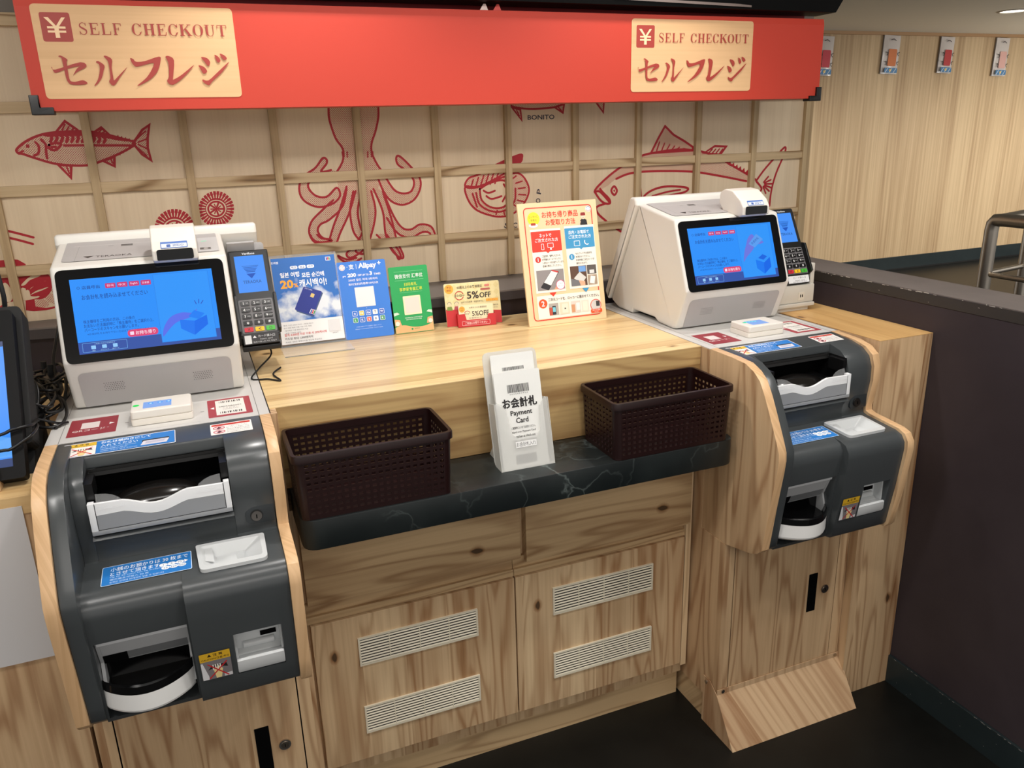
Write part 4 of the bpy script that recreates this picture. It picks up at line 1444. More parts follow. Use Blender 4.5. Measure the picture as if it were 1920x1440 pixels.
    c.line(wave, 0.0013, (240, 242, 242))
    c.line([(0.0495, 0.8075), (0.0495, 0.7672), (0.2195, 0.7672), (0.2195, 0.806)], 0.0009, (30, 30, 32))
    c.mb.v = [v + o for v in c.mb.v]
    c.build('tray_front', tray)
    b = MB()
    b.ball((0.1275, -0.114, 0.786), 0.062, 0.038, 0.0225, mat('dish_black', (18, 16, 15), 0.18))
    b.box(0.0495, 0.2195, -0.1488, -0.0610, 0.7700, 0.7900, BLACK)
    P(b, 'note_dish')
    for x0, sx in ((0.0520, 1), (0.2170, -1)):
        b = MB()
        pts = [(x0, 0.0), (x0 + sx * 0.036, 0.0)] + [(x0 + sx * 0.036 * math.cos(t), 0.020 * math.sin(t)) for t in (0.3, 0.6, 0.9, 1.2, 1.5708)]
        zz = lambda p: (p[0], -0.1556 + p[1] * 0.45, 0.7985 + p[1])
        n = len(pts)
        A = [zz(p) for p in pts]
        B = [(q[0], q[1] + 0.0012, q[2] + 0.0005) for q in A]
        b.add(A + B, [tuple(range(n)), tuple(reversed(range(n, 2 * n)))] + [(i, (i + 1) % n, n + (i + 1) % n, n + i) for i in range(n)], mat('clear_guide_plastic', (235, 238, 240), 0.06, alpha=0.09))
        P(b, 'clear_guide', smooth=0)
    # coin tray on the deck
    u = Vector((1, 0, 0)); v = Vector((0, -0.0675, -0.0058)).normalized()
    b = MB()
    def deck(x, d, hgt):
        return Vector((0.1690 + x, -0.1530, 0.7098)) + Vector((0, v.y, v.z)) * d + Vector((0, -0.0856, 0.9963)) * hgt
    W_, D_ = 0.0975, 0.0690
    out = rounded([(0, 0), (W_, 0), (W_ - 0.001, D_), (0.004, D_)], [0.004, 0.005, 0.010, 0.010], 4)
    inn = rounded([(0.007, 0.007), (W_ - 0.007, 0.007), (W_ - 0.007, D_ - 0.010), (0.010, D_ - 0.010)], [0.003, 0.003, 0.006, 0.006], 4)
    flo = rounded([(0.026, 0.020), (W_ - 0.030, 0.016), (W_ - 0.034, D_ - 0.018), (0.028, D_ - 0.014)], [0.003, 0.003, 0.003, 0.003], 4)
    n = len(out)
    vs = [deck(p[0], p[1], 0.0) for p in out] + [deck(p[0], p[1], 0.0055) for p in out] + [deck(p[0], p[1], 0.0058) for p in inn] + [deck(p[0], p[1], -0.0085) for p in flo]
    fs = []
    for lv in range(3):
        fs += [(lv * n + i, lv * n + (i + 1) % n, (lv + 1) * n + (i + 1) % n, (lv + 1) * n + i) for i in range(n)]
    b.add(vs, fs, MILK)
    b.add([deck(p[0], p[1], -0.0084) for p in flo], [tuple(range(n))], MILK)
    q = [deck(0.034, D_ - 0.0215, -0.0080), deck(0.060, D_ - 0.0215, -0.0080), deck(0.060, D_ - 0.0190, -0.0080), deck(0.034, D_ - 0.0190, -0.0080)]
    b.add(q, [(0, 1, 2, 3)], VOID)
    q = [deck(0.012, 0.012, 0.004), deck(0.022, 0.012, 0.004), deck(0.024, 0.045, 0.0), deck(0.012, 0.045, 0.004)]
    b.add(q, [(0, 1, 2, 3)], MILK)
    q = [deck(0.054, D_ - 0.044, -0.0080), deck(0.064, D_ - 0.044, -0.002), deck(0.066, D_ - 0.020, -0.0015), deck(0.056, D_ - 0.020, -0.0080)]
    b.add(q, [(0, 1, 2, 3)], MILK)
    P(b, 'coin_tray', smooth=30)
    # coin return: grey frame, white cup, black bowl
    b = MB()
    GF = mat('return_frame', (188, 190, 192), 0.4)
    b.box(0.0240, 0.1445, -0.1300, -0.1260, 0.5030, 0.6330, VOID)
    b.prism([(-0.2140, 0.6328), (-0.2165, 0.6310), (-0.2160, 0.6225), (-0.2110, 0.6195), (-0.1900, 0.6195), (-0.1900, 0.6328)], 0.0265, 0.1440, mat('return_lip', (208, 210, 212), 0.35), 'x')
    b.prism([(-0.2110, 0.6195), (-0.2000, 0.5960), (-0.1900, 0.5960), (-0.1900, 0.6195)], 0.0265, 0.1440, GF, 'x')
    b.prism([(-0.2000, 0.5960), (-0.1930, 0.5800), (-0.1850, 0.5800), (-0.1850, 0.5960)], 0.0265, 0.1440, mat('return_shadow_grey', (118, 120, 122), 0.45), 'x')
    b.prism([(-0.1933, 0.5806), (-0.1925, 0.5792), (-0.1850, 0.5792), (-0.1850, 0.5806)], 0.0600, 0.1440, GF, 'x')
    b.prism([(-0.2003, 0.5965), (-0.1935, 0.5810), (-0.1945, 0.5806), (-0.2010, 0.5960)], 0.0290, 0.0600, VOID, 'x')
    for xa, xb in ((0.0245, 0.0290), (0.1405, 0.1442)):
        b.prism([(-0.2170, 0.6325), (-0.2060, 0.6050), (-0.1980, 0.5850), (-0.2050, 0.5600), (-0.2110, 0.5300), (-0.1500, 0.5300), (-0.1500, 0.6325)], xa, xb, GF, 'x')
    P(b, 'coin_return_frame', smooth=30)
    b = MB()
    WCUP = mat('cup_white', (238, 238, 236), 0.25)
    def arc(off2, z, n2=18):
        pts = []
        for k in range(n2 + 1):
            t = k / n2
            x = 0.0205 + (0.1425 - 0.0205) * t
            bul = math.sin(math.pi * min(1, max(0, t))) ** 0.75
            y = (-0.2090 - 0.0385 * bul) if True else 0
            pts.append((x, y + off2))
        return pts
    def wall(o0, z0, o1, z1, m, inner=False):
        A = [(x, y, z0) for x, y in arc(o0, z0)]
        B = [(x, y, z1) for x, y in arc(o1, z1)]
        n2 = len(A)
        b.add(A + B, [(i, i + 1, n2 + i + 1, n2 + i) for i in range(n2 - 1)], m)
    wall(0.008, 0.5180, 0.0015, 0.5225, WCUP)
    wall(0.0015, 0.5225, 0.0, 0.5260, WCUP)
    wall(0.0, 0.5260, 0.0, 0.5520, WCUP)
    lo = arc(0.008, 0)
    b.add([(x, y, 0.5180) for x, y in lo], [tuple(range(len(lo)))], WCUP)
    P(b, 'coin_cup')
    b = MB()
    GB = mat('bowl_black', (10, 10, 11), 0.12)
    wall(0.0004, 0.5520, 0.0010, 0.5640, GB)
    wall(0.0010, 0.5640, 0.0045, 0.5655, GB)
    wall(0.0045, 0.5655, 0.0120, 0.5480, GB)
    fl = arc(0.0120, 0)
    b.add([(x, y, 0.5480) for x, y in fl] + [(0.1425, -0.1500, 0.5520), (0.0205, -0.1500, 0.5520)], [tuple(range(len(fl) + 2))], GB)
    b.prism([(-0.1840, 0.5480), (-0.1840, 0.5800), (-0.1400, 0.5800), (-0.1400, 0.5480)], 0.0290, 0.1405, GB, 'x')
    P(b, 'coin_bowl')
    # return pocket
    b = MB()
    px0, px1 = 0.2027, 0.2703
    b.box(px0, px1, -0.2050, -0.2010, 0.5340, 0.6068, MILK)
    b.box(px0, px0 + 0.0030, -0.2240, -0.1760, 0.5340, 0.6068, MILK)
    b.box(px1 - 0.0030, px1, -0.2240, -0.1760, 0.5340, 0.6068, MILK)
    b.box(px0, px1, -0.2250, -0.1760, 0.6040, 0.6068, MILK)
    b.prism([(-0.2320, 0.5410), (-0.2325, 0.5560), (-0.2295, 0.5585), (-0.2260, 0.5570), (-0.2140, 0.5540), (-0.2050, 0.5600), (-0.2030, 0.5340), (-0.2290, 0.5350)], px0, px1, MILK, 'x', 0.0016)
    b.box(0.2400, 0.2630, -0.2062, -0.2049, 0.5740, 0.5815, VOID)
    b.cyl((px0 + 0.012, -0.2075, 0.5660), (1, 0, 0), 0.0055, 0.044, MILK, 14)
    P(b, 'return_pocket', smooth=30)
    # key lock
    b = MB()
    b.cyl((0.2600, -0.1432, 0.7405), (0, -1, 0.1), 0.0092, 0.0020, mat('lock_black', (22, 22, 22), 0.3), 24)
    b.cyl((0.2600, -0.1452, 0.7407), (0, -1, 0.1), 0.0078, 0.0018, mat('lock_steel', (120, 116, 112), 0.3, metal=1.0), 24)
    b.box(0.2592, 0.2608, -0.1480, -0.1470, 0.7375, 0.7435, VOID)
    P(b, 'key_lock', smooth=30)
    c = Canvas((0, -0.1455, 0), (1, 0, 0), (0, 0.02, 1), 0.0004)
    for k in range(5):
        a = 2.75 - 0.27 * k
        c.text('取り外し→'[k], 0.2600 + 0.0175 * math.cos(a), 0.7405 + 0.0175 * math.sin(a), 0.0026, (210, 214, 214), rot=a - 1.57)
    for k in range(4):
        a = 4.25 + 0.25 * k
        c.text('閉じ→|'[k], 0.2585 + 0.0175 * math.cos(a), 0.7415 + 0.0175 * math.sin(a), 0.0024, (210, 214, 214), rot=a + 1.57)
    c.mb.v = [vv + o for vv in c.mb.v]
    c.build('lock_marking', e)
    # --- stickers
    def stick(name, lab, O, U, V, fn, step=0.00006):
        c = Canvas(O, U, V, 0.0003, step)
        fn(c)
        c.mb.v = [vv + o for vv in c.mb.v]
        s = c.build(name, e)
        s['label'] = lab
    # note sticker (yellow + blue) on the bridge
    def f1(c):
        c.rrect(0, -0.0455, 0.1525, 0.0455, 0.0015, (238, 240, 244))
        c.rrect(0.0035, -0.0440, 0.1480, 0.0425, 0.0012, (30, 60, 130))
        c.rect(0.0042, -0.0433, 0.0395, 0.0411, (240, 238, 232))
        c.rect(0.0042, -0.0140, 0.0395, 0.0118, (228, 186, 50))
        c.text('▲ 注 意', 0.0235, -0.0062, 0.0048, (50, 36, 20), 0.020, bold=0.02)
        c.text('CAUTION/注意/주의', 0.0235, -0.0116, 0.0030, (60, 46, 26), 0.032)
        no_hand(c, 0.0080, -0.0430, 0.033, 0.0275)
        c.rrect(0.0440, -0.0433, 0.1070, 0.0411, 0.0010, BLUE)
        c.text('お札は横向きにして', 0.0500, -0.0085, 0.0082, (244, 248, 252), 0.0680, 'l', bold=0.012)
        c.text('入れてください', 0.0500, -0.0195, 0.0082, (244, 248, 252), 0.0500, 'l', bold=0.012)
        c.text('Please insert bills sideways', 0.0500, -0.0275, 0.0032, (214, 228, 246), 0.0480, 'l')
        c.text('请横向放入纸币', 0.0500, -0.0330, 0.0036, (214, 228, 246), 0.0360, 'l')
        c.text('지폐는 가로로 넣어 주십시오', 0.0500, -0.0390, 0.0036, (214, 228, 246), 0.0500, 'l')
        c.rrect(0.1060, -0.0300, 0.0380, 0.0090, 0.003, (40, 44, 50))
        c.poly([(0.104, -0.0390), (0.1400, -0.0390), (0.1440, -0.0250), (0.108, -0.0250)], (216, 214, 222))
        c.poly([(0.110, -0.0345), (0.136, -0.0345), (0.139, -0.0270), (0.112, -0.0270)], (190, 188, 204))
    stick('notice_label', 'yellow and blue banknote notice', (0.0098, -0.0390, 0.8600), (1, -0.002, 0), (0, 0.0450, 0.0044), f1)
    # red no-touch sticker
    def f2(c):
        c.rrect(0, -0.0390, 0.0615, 0.0390, 0.0015, (240, 236, 230))
        c.rect(0.0020, -0.0085, 0.0575, 0.0065, (206, 64, 48))
        c.text('⚠ 取扱い注意 Notice', 0.0310, -0.0052, 0.0036, (120, 20, 20), 0.050)
        for k in range(2):
            yy = -0.0155 - 0.0140 * k
            c.circ(0.0125, yy, 0.0085, (232, 206, 206), 0.0058)
            c.ring(0.0125, yy, 0.0088, 0.0014, (190, 60, 70), ry=0.0062)
            c.poly([(0.009, yy - 0.003), (0.013, yy - 0.0045), (0.0165, yy + 0.001), (0.012, yy + 0.004)], (60, 30, 40))
            c.line([(0.0065, yy + 0.0040), (0.0185, yy - 0.0040)], 0.0012, (190, 60, 70))
        for k, s in enumerate(('ここに指を入れないでください', 'Do not put fingers here', '请勿将手指放入此处', '여기에 손가락을 넣지 마십시오', '濡れた手で触らないでください')):
            c.text(s, 0.0235, -0.0125 - 0.0056 * k, 0.0030, (96, 92, 92), 0.0340, 'l')
    stick('notice_label', 'red and white do-not-touch notice', (0.2127, -0.0420, 0.8598), (1, -0.002, 0), (0, 0.0450, 0.0046), f2)
    # coin sticker on the deck
    def f3(c):
        c.rrect(0, -0.0475, 0.1180, 0.0475, 0.0030, (206, 222, 240))
        c.rrect(0.0010, -0.0465, 0.1160, 0.0455, 0.0024, BLUE)
        c.text('小銭のお預かりは 30 枚まで', 0.0110, -0.0100, 0.0100, (246, 249, 252), 0.1020, 'l', bold=0.006)
        c.text('とさせて頂きます', 0.0110, -0.0215, 0.0090, (246, 249, 252), 0.0640, 'l', bold=0.006)
        c.text('Up to 30 coins can be accepted', 0.0110, -0.0290, 0.0036, (214, 228, 246), 0.0700, 'l')
        c.text('硬币最多可投入 30 枚', 0.0110, -0.0350, 0.0040, (214, 228, 246), 0.0500, 'l')
        c.text('동전은 한번에 30개까지 넣을 수 있습니다', 0.0110, -0.0415, 0.0040, (214, 228, 246), 0.0700, 'l')
        for i in range(6):
            cx, cy = 0.0800 + 0.0110 * (i % 3) + 0.003 * (i // 3), -0.0235 - 0.0085 * (i // 3)
            c.circ(cx, cy, 0.0056, (240, 244, 248), 0.0042)
            c.text(('1', '5', '10', '50', '100', '500')[i], cx, cy, 0.0040, (60, 90, 140))
        c.poly([(0.1080, -0.0190), (0.1080, -0.0270), (0.1130, -0.0230)], (246, 249, 252))
    stick('notice_label', 'blue coin notice', (0.0447, -0.1575, 0.7101), (1, 0, 0), (0, 0.0472, 0.0041), f3)
    # caution sticker on the right block
    def f4(c):
        c.rrect(0, -0.0495, 0.0415, 0.0495, 0.0010, (126, 120, 122))
        c.rect(0, -0.0150, 0.0415, 0.0150, (222, 176, 44))
        c.text('▲ 注 意', 0.0210, -0.0048, 0.0058, (54, 40, 22), 0.0210, bold=0.02)
        c.text('CAUTION/注意/주의', 0.0208, -0.0113, 0.0042, (66, 50, 28), 0.0375, bold=0.01)
        c.poly([(0.0005, -0.0170), (0.0030, -0.0170), (0.0090, -0.0430), (0.0090, -0.0490), (0.0005, -0.0490)], (224, 224, 226))
        c.poly([(0.0300, -0.0490), (0.0410, -0.0490), (0.0410, -0.0430), (0.0300, -0.0440)], (214, 212, 214))
        no_hand(c, 0.0060, -0.0490, 0.032, 0.0320)
    stick('caution_label', 'yellow topped caution notice with a red cross', (0.1537, -0.2405, 0.5872), (1, 0, 0), (0, -0.0080, 0.0500), f4)
    # --- grey top sheet
    b = MB()
    b.box(-0.0180, 0.3055, -0.0280, 0.4575, 0.8587, 0.8604, TOPGREY)
    tp = P(b, 'top_sheet', smooth=0)
    c = Canvas((0, 0, 0.8604), (1, 0, 0), (0, 1, 0), 0.0002, 0.00005)
    for x in (0.0, 0.2885):
        c.rect(x - 0.0004, -0.028, 0.0008, 0.485, (120, 116, 112))
    c.rect(0.3048, -0.028, 0.0018, 0.485, (20, 18, 18))
    c.rect(0.0880, 0.0300, 0.0055, 0.0018, (90, 86, 84)); c.rect(0.2010, 0.0300, 0.0055, 0.0018, (90, 86, 84))
    c.rect(0.0860, -0.0180, 0.1180, 0.0004, (150, 148, 144))
    c.mb.v = [vv + o for vv in c.mb.v]
    c.build('joint_line', tp)
    c = Canvas((0, 0, 0.8604), (1, 0, 0), (0, 1, 0), 0.0002, 0.00005)
    WINE = (148, 44, 56)
    c.rrect(0.0075, -0.0050, 0.0690, 0.0830, 0.0015, WINE)
    c.rect(0.0245, 0.0290, 0.0260, 0.0290, (226, 214, 210))
    c.text('QRコード', 0.0370, 0.0195, 0.0105, (230, 220, 216), 0.0460, bold=0.006)
    c.text('®', 0.0640, 0.0215, 0.0030, (230, 220, 216))
    c.poly([(0.0650, 0.0360), (0.0650, 0.0470), (0.0725, 0.0415)], (238, 232, 228))
    c.mb.v = [vv + o for vv in c.mb.v]
    c.build('code_sticker', tp)['label'] = 'dark red code sign with a white arrow'
    c = Canvas((0, 0, 0.8604), (1, 0, 0), (0, 1, 0), 0.0002, 0.00005)
    c.rrect(0.2125, -0.0090, 0.0685, 0.0960, 0.0022, (168, 62, 72))
    c.rect(0.2250, 0.0000, 0.0460, 0.0790, (236, 232, 224))
    c.poly([(0.2225, 0.0340), (0.2225, 0.0460), (0.2160, 0.0400)], (244, 240, 236))
    for yy in (0.0640, 0.0060):
        for k in range(12):
            c.rect(0.2310 + 0.0029 * k, yy, 0.0006 + 0.0007 * ((k * 7) % 3), 0.0095, (36, 34, 34))
    c.text('お会計札を読み込ませ', 0.2480, 0.0430, 0.0052, (40, 38, 38), 0.0360, bold=0.01)
    c.text('てください', 0.2480, 0.0340, 0.0036, (80, 76, 76), 0.0260)
    c.text('Payment Card', 0.2480, 0.0270, 0.0034, (80, 76, 76), 0.0240)
    c.mb.v = [vv + o for vv in c.mb.v]
    c.build('barcode_sticker', tp)['label'] = 'red framed barcode sign'
    return e

cash_machine(0.0, 'left charcoal cash and coin machine with pale plywood sides, next to the tangle of cables')
cash_machine(1.173, 'right charcoal cash and coin machine with pale plywood sides, above the kick plate')

# ------------------------------------------------------------------ checkout terminals (white housings with touch screens)
def screen_print(c, variant):
    """touch screen content; c spans u 0..0.2170, v 0..0.1225"""
    W_, H_ = 0.2170, 0.1225
    BG, DK, NV = (36, 146, 255), (50, 84, 168), (18, 70, 160)
    c.rect(0, 0, W_, H_, BG)
    c.rect(0, 0, W_, 0.0195, DK)
    c.rect(0.1240, 0.0050, 0.0860, 0.1150, (44, 152, 255))
    c.frame(0.1240, 0.0050, 0.0860, 0.1150, 0.001, 0.0004, (30, 120, 230))
    c.text('店員呼出', 0.0165, 0.1080, 0.0058, NV, 0.0265, 'l', bold=0.01)
    c.ring(0.0115, 0.1080, 0.0022, 0.0006, NV)
    for k, s in enumerate(('한국', '中文', 'English', '日本語')):
        c.rrect(0.0510 + 0.0178 * k, 0.1040, 0.0155, 0.0082, 0.0016, (206, 58, 120))
        c.text(s, 0.0587 + 0.0178 * k, 0.1081, 0.0038, (255, 220, 250), 0.0105, bold=0.01)
    c.text('お会計札を読み込ませてください', 0.0145, 0.0920, 0.0082, NV, 0.0985, 'l', bold=0.008)
    for k, s in enumerate(('株主優待をご利用の方は、この後の', 'お支払い方法選択時に「株主優待」をご選択の上、', 'バーコードのスキャンをお願いします。')):
        c.text(s, 0.0120, 0.0520 - 0.0068 * k, 0.0058, NV, (0.076, 0.104, 0.080)[k], 'l', bold=0.006)
    c.text('※お会計札をお持ちでない方は以下からご選択ください', 0.0155, 0.0315, 0.0036, NV, 0.096, 'l')
    c.rrect(0.0740, 0.0200, 0.0465, 0.0120, 0.0058, (226, 70, 120))
    c.text('お持ち帰り', 0.0862, 0.0260, 0.0066, (255, 236, 250), 0.0300, 'l', bold=0.012)
    c.rrect(0.0778, 0.0232, 0.0058, 0.0056, 0.001, (255, 226, 246))
    c.frame(0.0055, 0.0025, 0.0660, 0.0150, 0.002, 0.0005, (120, 190, 255))
    c.text('ご利用いただける決済方法', 0.0385, 0.0150, 0.0024, (170, 214, 255), 0.030)
    for k, s in enumerate(('現金', 'クレジット', 'QRコード')):
        xx = 0.0215 + 0.0160 * k
        c.rrect(xx - 0.0034, 0.0068, 0.0068, 0.0058, 0.0008, (150, 208, 255))
        c.text(s, xx, 0.0046, 0.0022, (190, 224, 255))
    if variant == 0:
        P1, P2 = (90, 112, 240), (20, 120, 245)
        c.poly(catmull([(0.1270, 0.0150), (0.1300, 0.0300), (0.1420, 0.0460), (0.1600, 0.0520), (0.1760, 0.0500), (0.1850, 0.0560), (0.1780, 0.0450), (0.1640, 0.0400), (0.1500, 0.0360), (0.1380, 0.0260)], True, 4), P1)
        c.poly([(0.1560, 0.0250), (0.1760, 0.0120), (0.1990, 0.0280), (0.1990, 0.0440), (0.1790, 0.0360), (0.1560, 0.0400)], (0, 108, 240))
        c.poly([(0.1560, 0.0250), (0.1760, 0.0120), (0.1785, 0.0360), (0.1560, 0.0400)], P2)
        c.poly([(0.1700, 0.0440), (0.1860, 0.0380), (0.1960, 0.0470), (0.1800, 0.0540)], (20, 128, 250))
        for a, bb in (((0.1850, 0.0640), (0.1830, 0.0700)), ((0.1890, 0.0650), (0.1900, 0.0715)), ((0.1925, 0.0640), (0.1965, 0.0690))):
            c.line([a, bb], 0.0010, (40, 50, 180))
    else:
        P1 = (110, 120, 226)
        c.poly(catmull([(0.1300, 0.0400), (0.1360, 0.0620), (0.1430, 0.0760), (0.1500, 0.0900), (0.1620, 0.0990), (0.1720, 0.0900), (0.1900, 0.0800), (0.1820, 0.0760), (0.1680, 0.0740), (0.1560, 0.0620), (0.1400, 0.0500)], True, 4), P1)
        c.poly([(0.1500, 0.0780), (0.1650, 0.0690), (0.1900, 0.0860), (0.1740, 0.0990)], (90, 160, 245))
        c.text('お会計札', 0.1680, 0.0840, 0.0060, (30, 70, 170), 0.024, rot=0.55)
        c.poly([(0.1620, 0.0230), (0.1800, 0.0090), (0.2000, 0.0230), (0.2000, 0.0450), (0.1830, 0.0340), (0.1620, 0.0420)], (0, 104, 236))
        c.poly([(0.1620, 0.0230), (0.1800, 0.0090), (0.1820, 0.0340), (0.1620, 0.0420)], (12, 122, 246))
        c.poly([(0.1620, 0.0440), (0.1820, 0.0360), (0.2000, 0.0470), (0.1820, 0.0560)], (40, 150, 255))
        c.poly([(0.1690, 0.0450), (0.1820, 0.0400), (0.1930, 0.0470), (0.1820, 0.0525)], (10, 100, 226))

FRONT = [(0.1556, 1.0965), (0.0990, 0.9500), (0.1340, 0.8640), (0.150, 0.8610), (0.210, 0.8640), (0.224, 0.8720), (0.318, 0.8720), (0.326, 0.8620), (0.392, 0.8640),
         (0.4260, 0.8780), (0.2985, 1.1190)]
BACK = [(0.3030, 1.1160), (0.4320, 0.8770), (0.4490, 0.8960), (0.3320, 1.1330), (0.3080, 1.1330)]

def checkout_terminal(ox, variant, label):
    e = empty('checkout_terminal', (ox + 0.1435, 0.26, 0.8605), label, 'checkout terminal')
    o = Vector((-0.1435, -0.26, -0.8605))
    def P(mb, name, parent=e, smooth=40):
        mb.v = [v + o for v in mb.v]
        return mb.build(name, parent, smooth)
    b = MB()
    poly = rounded(FRONT, [0.006, 0.010, 0.010, 0.003, 0.003, 0.003, 0.003, 0.003, 0.012, 0.008, 0.004], 4)
    b.prism(poly, 0.0075, 0.2785, SHELL, 'x', 0.006, 3)
    hs = P(b, 'housing')
    b = MB()
    b.prism(rounded(BACK, [0.002, 0.004, 0.008, 0.010, 0.010], 4), 0.0015, 0.3440, SHELL, 'x', 0.006, 3)
    b.prism([(0.305, 1.100), (0.298, 1.098), (0.330, 1.030), (0.345, 1.035)], 0.286, 0.336, GREYP, 'x', 0.001)
    P(b, 'back_shell')
    b = MB()
    b.box(0.03, 0.26, 0.17, 0.40, 0.8606, 0.8722, BLACKM)
    P(b, 'base_foot', smooth=0)
    # grey inset on the roof
    nt_ = Vector((0, 0.1465, 0.0230)).normalized()
    b = MB()
    c = Canvas((0, 0.152, 1.0960), (1, 0, 0), nt_, 0.0010, 0.00006)
    c.poly(rounded([(0.0225, 0.0280), (0.2690, 0.0280), (0.2690, 0.1460), (0.0225, 0.1460)], [0.010, 0.006, 0.003, 0.003], 4), GREYP)
    c.rect(0.0350, 0.1180, 0.1250, 0.0010, (206, 203, 200))
    c.line([(0.0420, 0.0280), (0.0440, 0.1170)], 0.0006, (140, 138, 136))
    c.rect(0.0900, 0.1080, 0.0080, 0.0020, (130, 128, 126))
    c.rrect(0.1100, 0.1020, 0.0190, 0.0120, 0.001, (120, 118, 116))
    c.rrect(0.1100, 0.1090, 0.0190, 0.0050, 0.001, (80, 78, 76))
    c.poly([(0.0535, 0.0535), (0.0700, 0.0535), (0.0615, 0.0420)], (56, 54, 54))
    c.text('TERAOKA', 0.0730, 0.0475, 0.0100, (66, 62, 62), 0.0560, 'l', bold=0.006)
    c.rrect(0.2360, 0.0300, 0.0330, 0.0900, 0.003, (196, 196, 196))
    c.rect(0.2420, 0.0950, 0.0090, 0.0030, (110, 240, 190))
    c.rrect(0.2380, 0.0420, 0.0180, 0.0130, 0.001, (96, 94, 92))
    c.circ(0.2480, 0.0490, 0.0040, (190, 188, 184))
    c.mb.v = [v + o for v in c.mb.v]
    c.build('roof_inset', hs)
    c = Canvas((0, 0.3230, 1.1070), (1, 0, 0), (0, -0.02, 1), 0.0004)
    # scanner head
    b = MB()
    head = rounded([(0.2150, 1.1190), (0.2130, 1.1430), (0.1950, 1.1505), (0.1680, 1.1475), (0.1390, 1.1290), (0.1285, 1.1150), (0.1285, 1.0980), (0.1400, 1.0930), (0.2000, 1.1030)],
                   [0.004, 0.012, 0.010, 0.012, 0.012, 0.006, 0.004, 0.004, 0.004], 4)
    b.prism(head, 0.1630, 0.2335, WHITE, 'x', 0.0035, 3)
    hd = P(b, 'scanner_head')
    b = MB()
    b.prism(rounded([(0.1700, 1.0985), (0.2265, 1.0985), (0.2265, 1.1160), (0.1700, 1.1160)], [0.002, 0.004, 0.004, 0.004], 3), 0.1272, 0.1300, DARKGLASS, 'y')
    P(b, 'scan_window', hd, 0)
    b = MB()
    c = Canvas((0.1775, 0.1300, 1.1160), (1, 0, 0), (0, 0.0105, 0.0142), 0.0016, 0.00008)
    c.rrect(0, 0.0010, 0.0415, 0.0120, 0.001, (84, 120, 190))
    c.rrect(0.0012, 0.0022, 0.0391, 0.0070, 0.0008, (232, 238, 244))
    c.text('読取中', 0.0270, 0.0056, 0.0050, (50, 80, 150), 0.0170, bold=0.01)
    c.rrect(0.0090, 0.0030, 0.0062, 0.0050, 0.001, (70, 100, 170))
    c.mb.v = [v + o for v in c.mb.v]
    c.build('head_sticker', hd)
    # screen bezel and display
    V = Vector((0, 0.054, 0.144)).normalized()
    Nn = Vector((0, -0.144, 0.054)).normalized()
    bo = Vector((0, 0.0985, 0.9485))
    b = MB()
    pts = rounded([(0.0140, 0.0), (0.2705, 0.0), (0.2705, 0.1530), (0.0140, 0.1530)], 0.011, 5)
    n = len(pts)
    A = [bo + Vector((p[0], 0, 0)) + V * p[1] + Nn * 0.0008 for p in pts]
    B = [bo + Vector((p[0], 0, 0)) + V * p[1] - Nn * 0.004 for p in pts]
    b.add(A + B, [tuple(range(n))] + [(i, n + i, n + (i + 1) % n, (i + 1) % n) for i in range(n)], DARKGLASS)
    bz = P(b, 'screen_bezel', smooth=0)
    c = Canvas(bo + Vector((0.0338, 0, 0)) + V * 0.0140 + Nn * 0.0008, (1, 0, 0), V, 0.0002, 0.00004, emit=0.95)
    screen_print(c, variant)
    c.mb.v = [v + o for v in c.mb.v]
    c.build('display', bz)
    # lower grey speaker panel
    p1 = Vector((0, 0.1340, 0.8640)); p0 = Vector((0, 0.0990, 0.9500))
    V2 = (p0 - p1).normalized()
    c = Canvas(p1, (1, 0, 0), V2, 0.0008, 0.00006)
    c.poly(rounded([(0.0240, 0.0010), (0.2600, 0.0010), (0.2605, 0.0715), (0.0235, 0.0715)], [0.002, 0.002, 0.012, 0.012], 5), GREYP)
    for x0 in (0.0590, 0.1980):
        for i in range(9):
            for j in range(5):
                c.circ(x0 + 0.0035 * i + (0.0017 if j % 2 else 0), 0.0310 + 0.0038 * j, 0.00075, (40, 38, 36), n=6)
    c.mb.v = [v + o for v in c.mb.v]
    c.build('speaker_panel', hs)
    return e

checkout_terminal(0.0, 0, 'left white checkout terminal with blue touch screen, next to the Korean poster')
checkout_terminal(1.173, 1, 'right white checkout terminal with blue touch screen, next to the takeout board')

